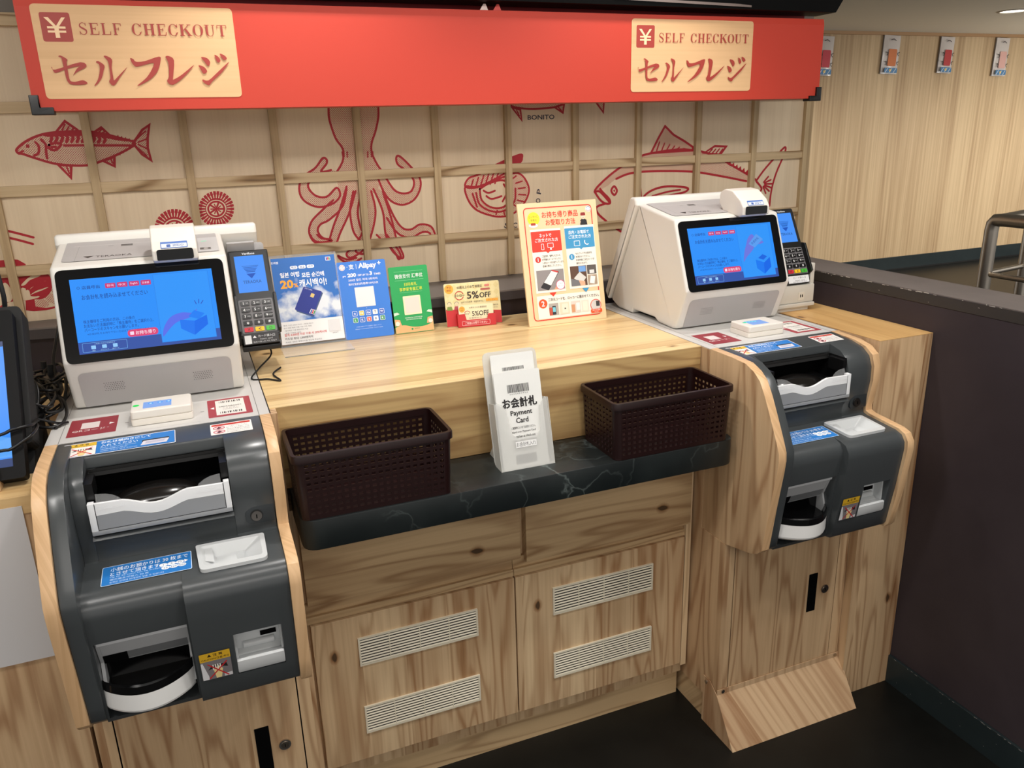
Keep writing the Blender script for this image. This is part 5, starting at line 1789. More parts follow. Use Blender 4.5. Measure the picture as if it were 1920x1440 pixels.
# small code readers in front of each terminal
def code_reader(ox, variant, label):
    e = empty('code_reader', (ox + 0.1447, 0.036, 0.8606), label, 'code reader', None)
    o = Vector((-0.1447, -0.036, -0.8606))
    b = MB()
    b.prism(rounded([(0.0990, 0.0035), (0.1905, 0.0035), (0.1905, 0.0690), (0.0990, 0.0690)], 0.006, 4), 0.8608, 0.8710, WHITE, 'z', 0.001)
    b.prism(rounded([(0.0996, 0.0041), (0.1899, 0.0041), (0.1899, 0.0684), (0.0996, 0.0684)], 0.006, 4), 0.8712, 0.8845, WHITE, 'z', 0.0026, 3)
    b.v = [v + o for v in b.v]
    case = b.build('case', e, 40)
    c = Canvas(Vector((0, 0, 0.8845)) + o, (1, 0, 0), (0, 1, 0), 0.0002, 0.00005, emit=1.0)
    c.rect(0.1180, 0.0150, 0.0420, 0.0330, (130, 170, 236))
    if variant == 0:
        for x in (0.1290, 0.1430, 0.1560):
            c.circ(x, 0.0380, 0.0042, (40, 160, 255), n=12)
            c.circ(x, 0.0380, 0.0020, (225, 250, 255), n=10)
        c.circ(0.1075, 0.0350, 0.0050, (10, 226, 90), n=16)
    else:
        for k in range(4):
            c.circ(0.1210 + 0.0070 * k, 0.0420 - 0.001 * k, 0.0034, (60, 220, 240), n=12)
            c.circ(0.1210 + 0.0070 * k, 0.0420 - 0.001 * k, 0.0012, (230, 255, 255), n=8)
        c.circ(0.1150, 0.0400, 0.0042, (20, 226, 150), n=16)
    c.build('reader_window', e)
    return e

code_reader(0.0, 0, 'small white code reader with a green light in front of the left terminal')
code_reader(1.173, 1, 'small white code reader glowing cyan in front of the right terminal')

# ------------------------------------------------------------------ card payment terminals
def card_terminal(loc, rz, label, white_tag):
    """hand terminal: tall screen section over a sloping keypad; local origin = centre of keypad, y towards the wall"""
    e = empty('card_terminal', loc, label, 'card terminal')
    e.rotation_euler = (0, 0, rz)
    b = MB()
    # side profile (y,z): whole face leans back 28 degrees, keypad raised a little
    prof = rounded([(0.0150, 0.0340), (0.0570, 0.1130), (0.0680, 0.1080), (0.0640, 0.0400), (0.0400, -0.0520), (0.0000, -0.0560), (-0.0215, -0.0400), (-0.0170, -0.0320)], [0.002, 0.006, 0.006, 0.004, 0.006, 0.004, 0.003, 0.003], 3)
    b.prism(prof, -0.0365, 0.0365, BLACK, 'x', 0.003, 2)
    body = b.build('body', e, 40)
    Vs = Vector((0, 0.0420, 0.0790)).normalized()
    bo = Vector((0, 0.0145, 0.0342))
    c = Canvas(bo, (1, 0, 0), Vs, 0.0006, 0.00006)
    c.rrect(-0.0335, 0.0010, 0.0670, 0.0850, 0.004, (16, 16, 20))
    c.text('Verifone', 0.0, 0.0815, 0.0042, (226, 230, 236), 0.0230, bold=0.012)
    c.build('screen_frame', e)
    c = Canvas(bo, (1, 0, 0), Vs, 0.0008, 0.00005, emit=0.95)
    c.rect(-0.0265, 0.0030, 0.0530, 0.0740, (70, 150, 255))
    for k in range(5):
        c.rect(-0.0150 + 0.0018 * k, 0.0560 - 0.0030 * k, 0.0300 - 0.0036 * k, 0.0009 + 0.0003 * k, (18, 92, 190))
    c.poly([(-0.0085, 0.0415), (0.0085, 0.0415), (0.0, 0.0315)], (14, 84, 190))
    c.text('TERAOKA', 0.0, 0.0250, 0.0060, (22, 66, 130), 0.0330)
    c.build('display', e)
    # keypad hood and keys
    Vk = Vector((0, 0.4695, 0.8829)).normalized()
    Nk = Vector((0, -0.8829, 0.4695)).normalized()
    ko = Vector((0, -0.0180, -0.0320))
    b = MB()
    pts = rounded([(-0.0355, -0.004), (0.0355, -0.004), (0.0355, 0.078), (-0.0355, 0.078)], [0.003, 0.003, 0.010, 0.010], 4)
    n = len(pts)
    A = [ko + Vector((p[0], 0, 0)) + Vk * p[1] + Nk * 0.0035 for p in pts]
    B = [ko + Vector((p[0], 0, 0)) + Vk * p[1] - Nk * 0.002 for p in pts]
    b.add(A + B, [tuple(range(n))] + [(i, n + i, n + (i + 1) % n, (i + 1) % n) for i in range(n)], BLACK)
    pts = rounded([(-0.0310, -0.001), (0.0310, -0.001), (0.0310, 0.064), (-0.0310, 0.064)], 0.003, 3)
    n = len(pts)
    b.add([ko + Vector((p[0], 0, 0)) + Vk * p[1] + Nk * 0.0037 for p in pts], [tuple(range(n))], mat('keypad_grey', (112, 110, 112), 0.35))
    for sx in (-1, 1):
        b.prism([(p[0], p[1]) for p in ((-0.018, -0.036), (-0.030, -0.024), (0.002, 0.036), (0.014, 0.036), (0.000, -0.010))], sx * 0.0360 - 0.0025, sx * 0.0360 + 0.0025, BLACK, 'x', 0.001)
    kp = b.build('keypad', e, 40)
    keys = ['1', '2', '3', '4', '5', '6', '7', '8', '9', '*', '0', '#', 'X', '<', 'O']
    letters = ['QZ.', 'ABC', 'DEF', 'GHI', 'JKL', 'MNO', 'PRS', 'TUV', 'WXY', '', '', '', '', '', '']
    for i, kch in enumerate(keys):
        r_, c_ = divmod(i, 3)
        kc = [(22, 22, 24), (200, 44, 60), (232, 190, 40), (70, 178, 60)][0 if i < 12 else i - 11]
        cx, cy = -0.0195 + 0.0195 * c_, 0.0565 - 0.0128 * r_
        pp = rounded([(cx - 0.0080, cy - 0.0042), (cx + 0.0080, cy - 0.0042), (cx + 0.0080, cy + 0.0042), (cx - 0.0080, cy + 0.0042)], 0.0015, 2)
        b = MB()
        n = len(pp)
        A = [ko + Vector((p[0], 0, 0)) + Vk * p[1] + Nk * 0.0062 for p in pp]
        B = [ko + Vector((p[0], 0, 0)) + Vk * p[1] + Nk * 0.0037 for p in pp]
        km = mat('key_%d%d%d' % kc, kc, 0.22)
        b.add(A + B, [tuple(range(n))] + [(q, n + q, n + (q + 1) % n, (q + 1) % n) for q in range(n)], km)
        cc = Canvas(ko + Nk * 0.0062, (1, 0, 0), Vk, 0.0002, 0.00005)
        cc.text(kch, cx - 0.003 if letters[i] else cx, cy, 0.0052, (230, 230, 230) if i < 12 else (60, 20, 20), bold=0.012)
        if letters[i]:
            cc.text(letters[i], cx + 0.0035, cy, 0.0026, (190, 190, 190))
        k0 = len(b.v)
        for f, mi_ in zip(cc.mb.f, cc.mb.m):
            b.f.append([k0 + j for j in f])
            b.m.append(b.mi(cc.mb.mats[mi_]))
        b.v += cc.mb.v
        b.build('key', kp, 0)
    # card entry label under the keypad
    b = MB()
    b.prism([(-0.0225, -0.0330), (-0.0290, -0.0510), (-0.0230, -0.0550), (0.0000, -0.0500), (0.0000, -0.0330)], -0.0320, 0.0320, BLACK, 'x')
    b.build('card_slot', e, 0)
    c = Canvas((0, -0.0290, -0.0510), (1, 0, 0), (0, 0.0065, 0.0180), 0.0006, 0.00005)
    if white_tag:
        c.rrect(-0.0300, 0.0000, 0.0600, 0.0170, 0.001, (226, 228, 230))
        c.text('カード挿入口', 0.0030, 0.0120, 0.0050, (60, 60, 64), 0.036)
        c.text('Insert card', 0.0030, 0.0060, 0.0034, (80, 80, 84), 0.026)
        c.text('信用卡插入口 카드 투입구', 0.0030, 0.0022, 0.0028, (80, 80, 84), 0.040)
    else:
        c.rrect(-0.0310, 0.0000, 0.0620, 0.0180, 0.001, (44, 42, 44))
        c.rrect(-0.0295, 0.0010, 0.0120, 0.0160, 0.001, (218, 220, 222))
        c.poly([(-0.0150, 0.0115), (-0.0080, 0.0115), (-0.0115, 0.0160)], (232, 232, 234))
        c.text('カード挿入口', -0.0050, 0.0142, 0.0048, (226, 228, 230), 0.0300, 'l')
        c.text('Insert card', 0.0090, 0.0086, 0.0030, (190, 192, 194), 0.0220)
        c.text('信用卡插入口 카드 투입구', 0.0060, 0.0036, 0.0030, (200, 202, 204), 0.0420)
    c.build('slot_label', e)
    return e

t1 = card_terminal((0.3220, 0.2370, 0.9720), 0.0, 'card payment terminal on a black bracket beside the left checkout terminal', False)
b = MB()
b.box(-0.0350, 0.0350, -0.0240, 0.0800, -0.0660, -0.0560, BLACK, 0.002)
b.box(-0.0300, 0.0300, 0.0640, 0.0800, -0.0600, 0.0900, BLACK, 0.002)
b.prism([(-0.0060, 0.0900), (0.0310, 0.0900), (0.0310, 0.1200), (0.0270, 0.1240), (-0.0060, 0.1240)], 0.0690, 0.0730, GREYP, 'y', 0.0006)
b.build('bracket', t1, 30)
b = MB()
b.tube([(0.010, 0.05, -0.066), (0.018, 0.02, -0.085), (-0.010, -0.020, -0.100), (-0.028, -0.055, -0.1095), (0.000, -0.070, -0.1097), (0.020, -0.090, -0.1097), (0.012, -0.04, -0.1097), (0.030, 0.00, -0.1097)], 0.0016, BLACKM, 8, 5)
tag(b.build('power_cable', None, 60, loc=(0.3220, 0.2370, 0.9720)), 'thin black cable hanging below the left card terminal', 'cable')

t2 = card_terminal((1.5315, 0.1880, 0.9790), 0.0, 'card payment terminal on the pale printer base at the right end', True)
e = empty('printer_base', (1.525, 0.24, 0.8604), 'pale grey printer base under the right card terminal, with a small twin socket plate', 'printer')
o = Vector((-1.525, -0.24, -0.8604))
PB = mat('printer_beige', (206, 202, 192), 0.45)
b = MB()
b.box(1.4720, 1.5680, 0.1640, 0.3000, 0.8605, 0.8700, PB, 0.001)
b.box(1.4650, 1.5800, 0.1570, 0.3150, 0.8705, 0.8790, PB, 0.0015)
b.box(1.4650, 1.5800, 0.1610, 0.3150, 0.8795, 0.9220, PB, 0.0030)
b.box(1.5695, 1.5820, 0.1660, 0.3150, 0.9110, 0.9700, PB, 0.0030)
b.box(1.4650, 1.5690, 0.2650, 0.3150, 0.9110, 0.9600, PB, 0.0030)
b.v = [v + o for v in b.v]
b.build('case', e, 40)
b = MB()
b.prism(rounded([(1.5330, 0.8860), (1.5510, 0.8860), (1.5510, 0.9050), (1.5330, 0.9050)], 0.0015, 2), 0.1600, 0.1612, mat('socket_beige', (216, 210, 196), 0.4), 'y', 0.0004)
b.box(1.5385, 1.5405, 0.1594, 0.1601, 0.8925, 0.8990, VOID)
b.box(1.5440, 1.5460, 0.1594, 0.1601, 0.8925, 0.8990, VOID)
b.v = [v + o for v in b.v]
b.build('socket_plate', e, 0)

# ------------------------------------------------------------------ boards and leaflets on the counter
def board_frame(loc, yaw, lean):
    """empty at the bottom centre; returns axes in local space (u right, v up the board)"""
    v = Vector((0, math.sin(math.radians(lean)), math.cos(math.radians(lean))))
    return Vector((1, 0, 0)), v, Vector((1, 0, 0)).cross(v)

def slab(mb, u, v, n, w, h, t, m, r=0.002, x0=None, y0=0.0, back=0.0):
    x0 = -w / 2 if x0 is None else x0
    pts = rounded([(x0, y0), (x0 + w, y0), (x0 + w, y0 + h), (x0, y0 + h)], r, 3)
    k = len(pts)
    A = [u * p[0] + v * p[1] - n * back for p in pts]
    B = [q - n * t for q in A]
    mb.add(A + B, [tuple(range(k)), tuple(reversed(range(k, 2 * k)))] + [(i, k + i, k + (i + 1) % k, (i + 1) % k) for i in range(k)], m)

# Korean card poster in an acrylic stand
e = empty('poster_stand', (0.4405, 0.395, 0.8605), 'blue sky Korean card poster in a clear acrylic stand', 'poster')
u, v, n = board_frame(None, 0, 14)
ACR = mat('acrylic', (235, 240, 244), 0.05, alpha=0.14)
ACRE = mat('acrylic_edge', (150, 158, 162), 0.2, alpha=0.55)
b = MB()
slab(b, u, v, n, 0.1420, 0.1930, 0.0018, ACR, 0.002, y0=0.0015)
b.prism([(-0.071, -0.085), (0.071, -0.085), (0.071, 0.0), (-0.071, 0.0)], 0.0003, 0.0018, ACR, 'z')
b.box(-0.071, 0.071, -0.0855, -0.0845, 0.0003, 0.0020, ACRE)
b.box(-0.071, 0.071, -0.001, 0.0005, 0.0003, 0.0030, ACRE)
b.build('stand', e, 0)

def sky_paper():
    m, nt, bs = nodes_of('poster_sky')
    L = nt.links.new
    tc = N(nt, 'ShaderNodeTexCoord')
    sep = N(nt, 'ShaderNodeSeparateXYZ'); L(tc.outputs['Object'], sep.inputs[0])
    ns = N(nt, 'ShaderNodeTexNoise'); ns.inputs['Scale'].default_value = 30; ns.inputs['Detail'].default_value = 5
    L(tc.outputs['Object'], ns.inputs['Vector'])
    # printed clouds: thick in the middle of the sheet, none near its top
    h = math_node(nt, 'MULTIPLY', sep.outputs[2], 5.4)
    win = math_node(nt, 'SUBTRACT', 0.74, math_node(nt, 'MULTIPLY', math_node(nt, 'ABSOLUTE', math_node(nt, 'SUBTRACT', h, 0.42)), 1.25))
    f = math_node(nt, 'MULTIPLY', math_node(nt, 'SUBTRACT', math_node(nt, 'ADD', ns.outputs['Fac'], win), 0.98), 4.5)
    r = N(nt, 'ShaderNodeValToRGB')
    r.color_ramp.elements[0].color = lin((24, 104, 190)); r.color_ramp.elements[1].color = lin((222, 228, 236))
    L(f, r.inputs[0]); L(r.outputs[0], bs.inputs['Base Color']); bs.inputs['Roughness'].default_value = 0.35
    return m
c = Canvas((0, 0, 0.0022), u, v, 0.0022, 0.00006)
w2 = 0.0665
c.rrect(-w2, 0.004, 0.133, 0.182, 0.0006, (238, 238, 238))
pg = c.build('paper', e)
c = Canvas((0, 0, 0.0022), u, v, 0.0025, 0.00006)
c.rect(-w2, 0.0520, 0.133, 0.134, sky_paper())
c.text('트래블', -0.0590, 0.1770, 0.0055, (235, 240, 250), 0.0150, bold=0.01)
c.rrect(0.0470, 0.1735, 0.0105, 0.0080, 0.001, (244, 246, 250))
for k, col in enumerate(((30, 70, 170), (200, 40, 60), (40, 140, 80))):
    c.rect(0.0480 + 0.0030 * k, 0.1745, 0.0024, 0.0060, col)
for k, s in enumerate(('먹고', '보고', '사고')):
    c.rrect(-0.0290 + 0.0175 * k, 0.1610, 0.0155, 0.0070, 0.0034, (232, 240, 250))
    c.text(s, -0.0212 + 0.0175 * k, 0.1645, 0.0045, (30, 70, 150), 0.0095, bold=0.015)
c.text('일본 여행', -0.0315, 0.1500, 0.0110, (246, 248, 252), 0.0400, bold=0.025)
c.text('모든 순간에', 0.0165, 0.1470, 0.0105, (246, 248, 252), 0.0470, bold=0.025)
c.text('20', -0.0400, 0.1305, 0.0185, (250, 168, 40), 0.0270, bold=0.04)
c.text('%', -0.0215, 0.1270, 0.0090, (250, 168, 40), 0.0095, bold=0.03)
c.text('캐시백이!', 0.0145, 0.1300, 0.0165, (248, 250, 252), 0.0580, bold=0.018)
c.poly(rounded([(-0.0290, 0.0720), (0.0060, 0.0560), (0.0330, 0.1060), (-0.0020, 0.1220)], 0.003, 3), (60, 84, 128))
c.poly(rounded([(-0.0315, 0.0760), (0.0050, 0.0590), (0.0310, 0.1090), (-0.0060, 0.1230)], 0.003, 3), (24, 44, 140))
c.text('JCB CARD', 0.0030, 0.1160, 0.0034, (210, 220, 244), 0.0160, rot=-0.38)
c.poly(rounded([(0.0040, 0.1000), (0.0110, 0.0970), (0.0150, 0.1045), (0.0080, 0.1075)], 0.001, 2), (222, 196, 120))
c.poly([(-0.0020, 0.0655), (0.0080, 0.0610), (0.0130, 0.0700), (0.0030, 0.0745)], (236, 236, 240))
for k, col in enumerate(((30, 70, 170), (200, 40, 60), (40, 140, 80))):
    c.poly([(-0.0005 + 0.003 * k, 0.0655 - 0.0014 * k), (0.0018 + 0.003 * k, 0.0645 - 0.0014 * k), (0.0060 + 0.003 * k, 0.0722 - 0.0014 * k), (0.0037 + 0.003 * k, 0.0732 - 0.0014 * k)], col)
for k in range(4):
    c.text(('행사 기간 2024.10.01 - 2025.03.31', '행사 대상 해외 이용 가능 카드 회원', '· 캐시백은 익월 말일까지 지급', '· 일부 가맹점 제외')[k], -0.0590, 0.0440 - 0.0055 * k, 0.0030, (110, 110, 116), (0.062, 0.058, 0.050, 0.034)[k], 'l')
c.text('합계 4,000엔 이상 이용 시 20%캐시백', -0.0590, 0.0235, 0.0056, (206, 70, 70), 0.0880, 'l', bold=0.01)
c.text('카드당 최대 1,000엔까지', -0.0590, 0.0155, 0.0056, (60, 56, 60), 0.0580, 'l', bold=0.01)
c.text('자세한 내용은 홈페이지를 확인해 주십시오', -0.0590, 0.0085, 0.0034, (110, 110, 116), 0.0760, 'l')
c.rect(0.0350, 0.0220, 0.0250, 0.0250, (222, 222, 224))
c.text('상세 보기', 0.0475, 0.0185, 0.0028, (90, 90, 96))
c.build('poster_print', pg)

def tent_board(name, loc, yaw, lean, w, h, r, col, label, cat, thick=0.0022):
    e = empty(name, loc, label, cat)
    e.rotation_euler = (0, 0, yaw)
    u, v, n = board_frame(None, 0, lean)
    b = MB()
    slab(b, u, v, n, w, h, thick, ink(col), r)
    b.build('board', e, 0)
    b = MB()
    top = v * (h * 0.72)
    b.add([top + u * -0.012, top + u * 0.012, Vector((0.012, h * 0.42, 0)), Vector((-0.012, h * 0.42, 0)),
           top + u * -0.012 - n * 0.002, top + u * 0.012 - n * 0.002, Vector((0.012, h * 0.42 + 0.002, 0)), Vector((-0.012, h * 0.42 + 0.002, 0))],
          [(0, 1, 2, 3), (7, 6, 5, 4), (0, 4, 5, 1), (1, 5, 6, 2), (2, 6, 7, 3), (3, 7, 4, 0)], mat('easel_grey', (200, 200, 198), 0.6))
    b.build('easel_leg', e, 0)
    return e, Canvas((0, 0, 0), u, v, 0.0004, 0.00006)

# blue board
ALI = (54, 124, 218)
e, c = tent_board('payment_board', (0.5630, 0.3960, 0.8606), 0.005, 14, 0.1080, 0.1690, 0.004, ALI, 'blue payment board lettered Alipay+ in front of the low wall', 'sign board')
WH = (244, 248, 252)
c.circ(-0.0420, 0.1570, 0.0065, WH); c.text('スシロー', -0.0420, 0.1570, 0.0030, (200, 50, 50), 0.0100, bold=0.01)
c.ring(-0.0420, 0.1570, 0.0054, 0.0009, (200, 60, 60), a0=0.03, a1=0.47); c.ring(-0.0420, 0.1570, 0.0054, 0.0009, (200, 60, 60), a0=0.53, a1=0.97)
c.text('·', -0.0310, 0.1575, 0.0016, WH)
c.text('支', -0.0220, 0.1575, 0.0110, WH, bold=0.02)
c.rect(-0.0115, 0.1520, 0.0008, 0.0110, WH)
c.text('Alipay', 0.0135, 0.1570, 0.0150, WH, 0.0400, bold=0.035); c.text('+', 0.0400, 0.1615, 0.0075, WH, bold=0.03)
c.text('JPY', -0.0395, 0.1370, 0.0040, WH, 0.0080, bold=0.02); c.text('200', -0.0230, 0.1395, 0.0085, WH, 0.0190, bold=0.04)
c.text('OFF UP TO', 0.0020, 0.1380, 0.0042, WH, 0.0240, bold=0.02); c.text('3', 0.0190, 0.1405, 0.0085, WH, 0.0060, bold=0.04); c.text('TIMES', 0.0330, 0.1380, 0.0042, WH, 0.0150, bold=0.02)
c.text('200엔 할인 최대 3회까지', 0.0, 0.1285, 0.0052, WH, 0.0640, bold=0.01)
c.text('支付宝扫码领券10元3次', 0.0, 0.1195, 0.0052, WH, 0.0660, bold=0.01)
c.rrect(-0.0210, 0.0690, 0.0420, 0.0430, 0.001, (226, 228, 232))
c.text('www.alipayplus.example'[:0] or '※', 0.0, 0.0655, 0.0016, WH)
apps = [(40, 110, 210), (230, 200, 90), (70, 120, 210), (240, 236, 234), (50, 90, 190), (70, 160, 110), (60, 110, 200), (220, 110, 100), (236, 240, 246), (60, 150, 100)]
for i, a in enumerate(apps):
    x, y = -0.0330 + 0.0150 * (i % 5), 0.0500 - 0.0145 * (i // 5)
    c.rrect(x, y, 0.0110, 0.0110, 0.002, (232, 238, 246)); c.rrect(x + 0.0008, y + 0.0008, 0.0094, 0.0094, 0.0016, a)
    s = '支 Hi Ga T W L K t B K'.split()[i]
    c.text(s, x + 0.0055, y + 0.0055, 0.0046, (40, 60, 110) if sum(a) > 600 else WH, bold=0.02)
c.text('ご利用の際はアプリの画面をご提示ください', 0.0, 0.0260, 0.0026, (206, 224, 248), 0.0560)
c.text('Alipay+ is accepted here. Terms apply.', 0.0, 0.0210, 0.0026, (206, 224, 248), 0.0620)
c.build('board_print', e)

# green board
e, c = tent_board('payment_board', (0.6650, 0.3950, 0.8606), 0.0, 13, 0.0890, 0.1485, 0.004, (28, 160, 84), 'green payment board with a tan bottom and Chinese lettering', 'sign board')
c.text('微信支付 汇率优', 0.0, 0.1270, 0.0095, WH, 0.0640, bold=0.006)
c.rect(-0.0330, 0.1370, 0.0660, 0.0005, (150, 220, 170)); c.rect(-0.0330, 0.1175, 0.0660, 0.0005, (150, 220, 170))
c.text('扫码有礼', 0.0020, 0.1085, 0.0075, (220, 230, 70), 0.0300, bold=0.006)
c.text('享商家专属汇率', 0.0015, 0.0975, 0.0080, (220, 230, 70), 0.0520, bold=0.006)
c.rect(-0.0250, 0.0905, 0.0520, 0.0004, (150, 220, 170))
c.rrect(-0.0195, 0.0405, 0.0400, 0.0420, 0.002, (236, 226, 190))
c.rect(-0.0160, 0.0440, 0.0330, 0.0350, (238, 214, 204))
c.poly(catmull([(-0.0440, 0.0150), (-0.0250, 0.0185), (0.0, 0.0125), (0.0250, 0.0130), (0.0440, 0.0190)], False, 5) + [(0.0440, 0.0010), (-0.0440, 0.0010)], (222, 178, 122))
for sx in (-1, 1):
    c.poly([(sx * 0.0440, 0.0180), (sx * 0.0290, 0.0180), (sx * 0.0320, 0.0310), (sx * 0.0440, 0.0330)], (226, 170, 122))
    c.poly([(sx * 0.0440, 0.0400), (sx * 0.0310, 0.0440), (sx * 0.0360, 0.0480), (sx * 0.0440, 0.0470)], (210, 232, 210))
    c.circ(sx * 0.0380, 0.0230, 0.0050, (238, 226, 210), n=10)
c.text('扫码领取优惠 以实际活动为准', 0.0, 0.0340, 0.0026, WH, 0.0400); c.text('活动详情请见微信支付页面', 0.0, 0.0300, 0.0024, WH, 0.0360)
c.circ(-0.0060, 0.0085, 0.0022, (30, 150, 80)); c.text('微信支付', 0.0050, 0.0085, 0.0030, (30, 130, 70), 0.0120)
c.build('board_print', e)

# coupon holder and the coupon standing in it
e = empty('coupon_holder', (0.8085, 0.3985, 0.8606), 'small red and cream coupon holder lettered 5%OFF', 'coupon holder')
e.rotation_euler = (0, 0, -0.10)
u, v, n = board_frame(None, 0, 13)
REDP = (196, 36, 40); CREAM = (232, 218, 166)
b = MB(); slab(b, u, v, n, 0.1310, 0.0985, 0.0016, ink(CREAM), 0.004); b.build('back_panel', e, 0)
c = Canvas((0, 0, 0), u, v, 0.0004, 0.00005)
c.poly(rounded([(-0.0652, 0.0005), (0.0652, 0.0005), (0.0652, 0.0290), (-0.0652, 0.0400)], 0.0005, 2), REDP)
for i in range(8):
    for j in range(3):
        x, y = -0.058 + 0.0165 * i, 0.050 + 0.016 * j
        c.poly([(x, y), (x + 0.007, y + 0.007), (x, y + 0.014), (x - 0.007, y + 0.007)], (226, 210, 152))
c.circ(-0.0540, 0.0860, 0.0105, (240, 170, 60)); c.text('平日', -0.0540, 0.0895, 0.0046, (150, 60, 20), 0.0105, bold=0.02); c.text('限定', -0.0540, 0.0830, 0.0046, (150, 60, 20), 0.0105, bold=0.02)
c.text('60歳以上のお客様限定', -0.0050, 0.0885, 0.0066, (70, 50, 40), 0.0600, bold=0.01)
c.rrect(0.0300, 0.0865, 0.0120, 0.0050, 0.0025, (214, 120, 110)); c.rrect(0.0200, 0.0785, 0.0230, 0.0044, 0.002, (176, 90, 80))
c.ring(-0.0310, 0.0700, 0.0105, 0.0018, (190, 50, 50), a0=0.05, a1=0.45); c.ring(-0.0310, 0.0700, 0.0105, 0.0018, (190, 50, 50), a0=0.55, a1=0.95)
c.text('スシロー', -0.0310, 0.0700, 0.0056, (50, 36, 30), 0.0250, bold=0.03)
c.text('5%', 0.0010, 0.0690, 0.0170, (50, 36, 30), 0.0280, bold=0.02); c.text('OFF', 0.0300, 0.0675, 0.0125, (50, 36, 30), 0.0270, bold=0.02)
c.text('店内でのお食事・お持ち帰りに', -0.0020, 0.0540, 0.0036, (90, 70, 60), 0.0520)
c.rrect(0.0310, 0.0520, 0.0290, 0.0062, 0.001, (240, 170, 60)); c.text('クーポン', 0.0450, 0.0551, 0.0036, (150, 60, 20), 0.0180)
for i, col in enumerate(((120, 140, 60), (180, 80, 90))):
    x = -0.0560 + 0.0170 * i
    c.circ(x, 0.0510, 0.0050, (224, 208, 170)); c.ring(x, 0.0515, 0.0054, 0.0013, (150, 140, 120), a0=0.0, a1=0.5)
    c.poly([(x - 0.0070, 0.0380), (x + 0.0070, 0.0370), (x + 0.0050, 0.0460), (x - 0.0050, 0.0460)], col)
c.text('60歳以上', 0.0470, 0.0430, 0.0040, (70, 50, 40), 0.0250, bold=0.01); c.text('ご提示ください', 0.0470, 0.0370, 0.0032, (90, 70, 60), 0.0220)
c.build('panel_print', e)
b = MB()
yz = Vector((0, -0.0150, 0))
R_ = ink(REDP)
pts = [(-0.0425, 0.0), (0.0470, 0.0), (0.0470, 0.0270), (0.0300, 0.0270), (0.0270, 0.0160), (-0.0220, 0.0160), (-0.0250, 0.0300), (-0.0425, 0.0300)]
k = len(pts)
A = [yz + u * p[0] + v * p[1] for p in pts]
B = [q - n * 0.0012 for q in A]
b.add(A + B, [t for t in tessellate(pts)] + [tuple(k + i for i in reversed(t)) for t in tessellate(pts)] + [(i, k + i, k + (i + 1) % k, (i + 1) % k) for i in range(k)], R_)
for x in (-0.0425, 0.0458):
    b.prism([(-0.0150, 0.0), (0.0, 0.0), (0.0060, 0.0280), (-0.0085, 0.0280)], x, x + 0.0012, R_, 'x')
b.box(-0.0425, 0.0470, -0.0150, 0.0, 0.0, 0.0010, R_)
b.build('pocket', e, 0)
c = Canvas(yz, u, v, 0.0003, 0.00005)
c.frame(-0.0330, 0.0035, 0.0660, 0.0100, 0.002, 0.0005, (240, 220, 214)); c.text('ご自由にお取りください', 0.0, 0.0085, 0.0056, (244, 228, 222), 0.0520, bold=0.012)
c.build('pocket_print', e)
e2 = empty('coupon', (0.8085, 0.3985, 0.8606), 'cream 5%OFF coupon card standing in the red pocket', 'coupon')
e2.rotation_euler = (0, 0, -0.10)
b = MB()
slab(b, u, v, n, 0.0820, 0.0470, 0.0006, ink((236, 224, 184)), 0.002, x0=-0.0380, y0=0.0020, back=0.0)
b.v = [q + Vector((0, -0.0105, 0)) for q in b.v]
b.build('card', e2, 0)
c = Canvas((0, -0.0105, 0), u, v, 0.0002, 0.00005)
c.circ(-0.0300, 0.0400, 0.0070, (240, 170, 60)); c.text('平日', -0.0300, 0.0420, 0.0032, (150, 60, 20)); c.text('限定', -0.0300, 0.0375, 0.0032, (150, 60, 20))
c.text('60歳以上のお客様限定', 0.0080, 0.0425, 0.0044, (90, 70, 56), 0.0420)
c.ring(-0.0180, 0.0290, 0.0072, 0.0013, (190, 50, 50), a0=0.05, a1=0.45); c.text('スシロー', -0.0180, 0.0290, 0.0036, (60, 44, 36), 0.0140, bold=0.02)
c.text('5%OFF', 0.0130, 0.0285, 0.0115, (60, 44, 36), 0.0400, bold=0.015); c.text('お会計から', 0.0, 0.0190, 0.0030, (100, 80, 66), 0.0300)
c.build('card_print', e2)

# takeout guide board
e, c = tent_board('guide_board', (1.0085, 0.3145, 0.8606), -0.012, 12.5, 0.1960, 0.2760, 0.0006, (238, 208, 164), 'tall cream takeout guide board with a red border', 'sign board', 0.0055)
RD, BL_, TX = (222, 60, 40), (62, 150, 200), (50, 44, 44)
def X(f): return (f - 0.5) * 0.196
def Y(f): return (1 - f) * 0.276
c.frame(X(0.065), Y(0.962), 0.196 * 0.87, 0.276 * 0.925, 0.010, 0.0022, (216, 56, 44))
c.circ(X(0.185), Y(0.128), 0.0150, (250, 226, 50)); c.text('ロッカーに', X(0.185), Y(0.112), 0.0052, TX, 0.0220, rot=0.05); c.text('保管の', X(0.185), Y(0.140), 0.0052, TX, 0.0150)
c.circ(X(0.175), Y(0.182), 0.0110, (240, 240, 240), 0.0048); c.rrect(X(0.175) - 0.006, Y(0.182), 0.012, 0.0055, 0.002, (176, 60, 40))
c.text('お持ち帰り商品', X(0.520), Y(0.102), 0.0150, RD, 0.0900, bold=0.012); c.text('お受取り方法', X(0.520), Y(0.165), 0.0140, RD, 0.0740, bold=0.012)
c.circ(X(0.890), Y(0.075), 0.0070, (248, 246, 242)); c.ring(X(0.890), Y(0.075), 0.0056, 0.0010, (60, 90, 150), a0=0.04, a1=0.46); c.ring(X(0.890), Y(0.075), 0.0056, 0.0010, (200, 60, 60), a0=0.54, a1=0.96)
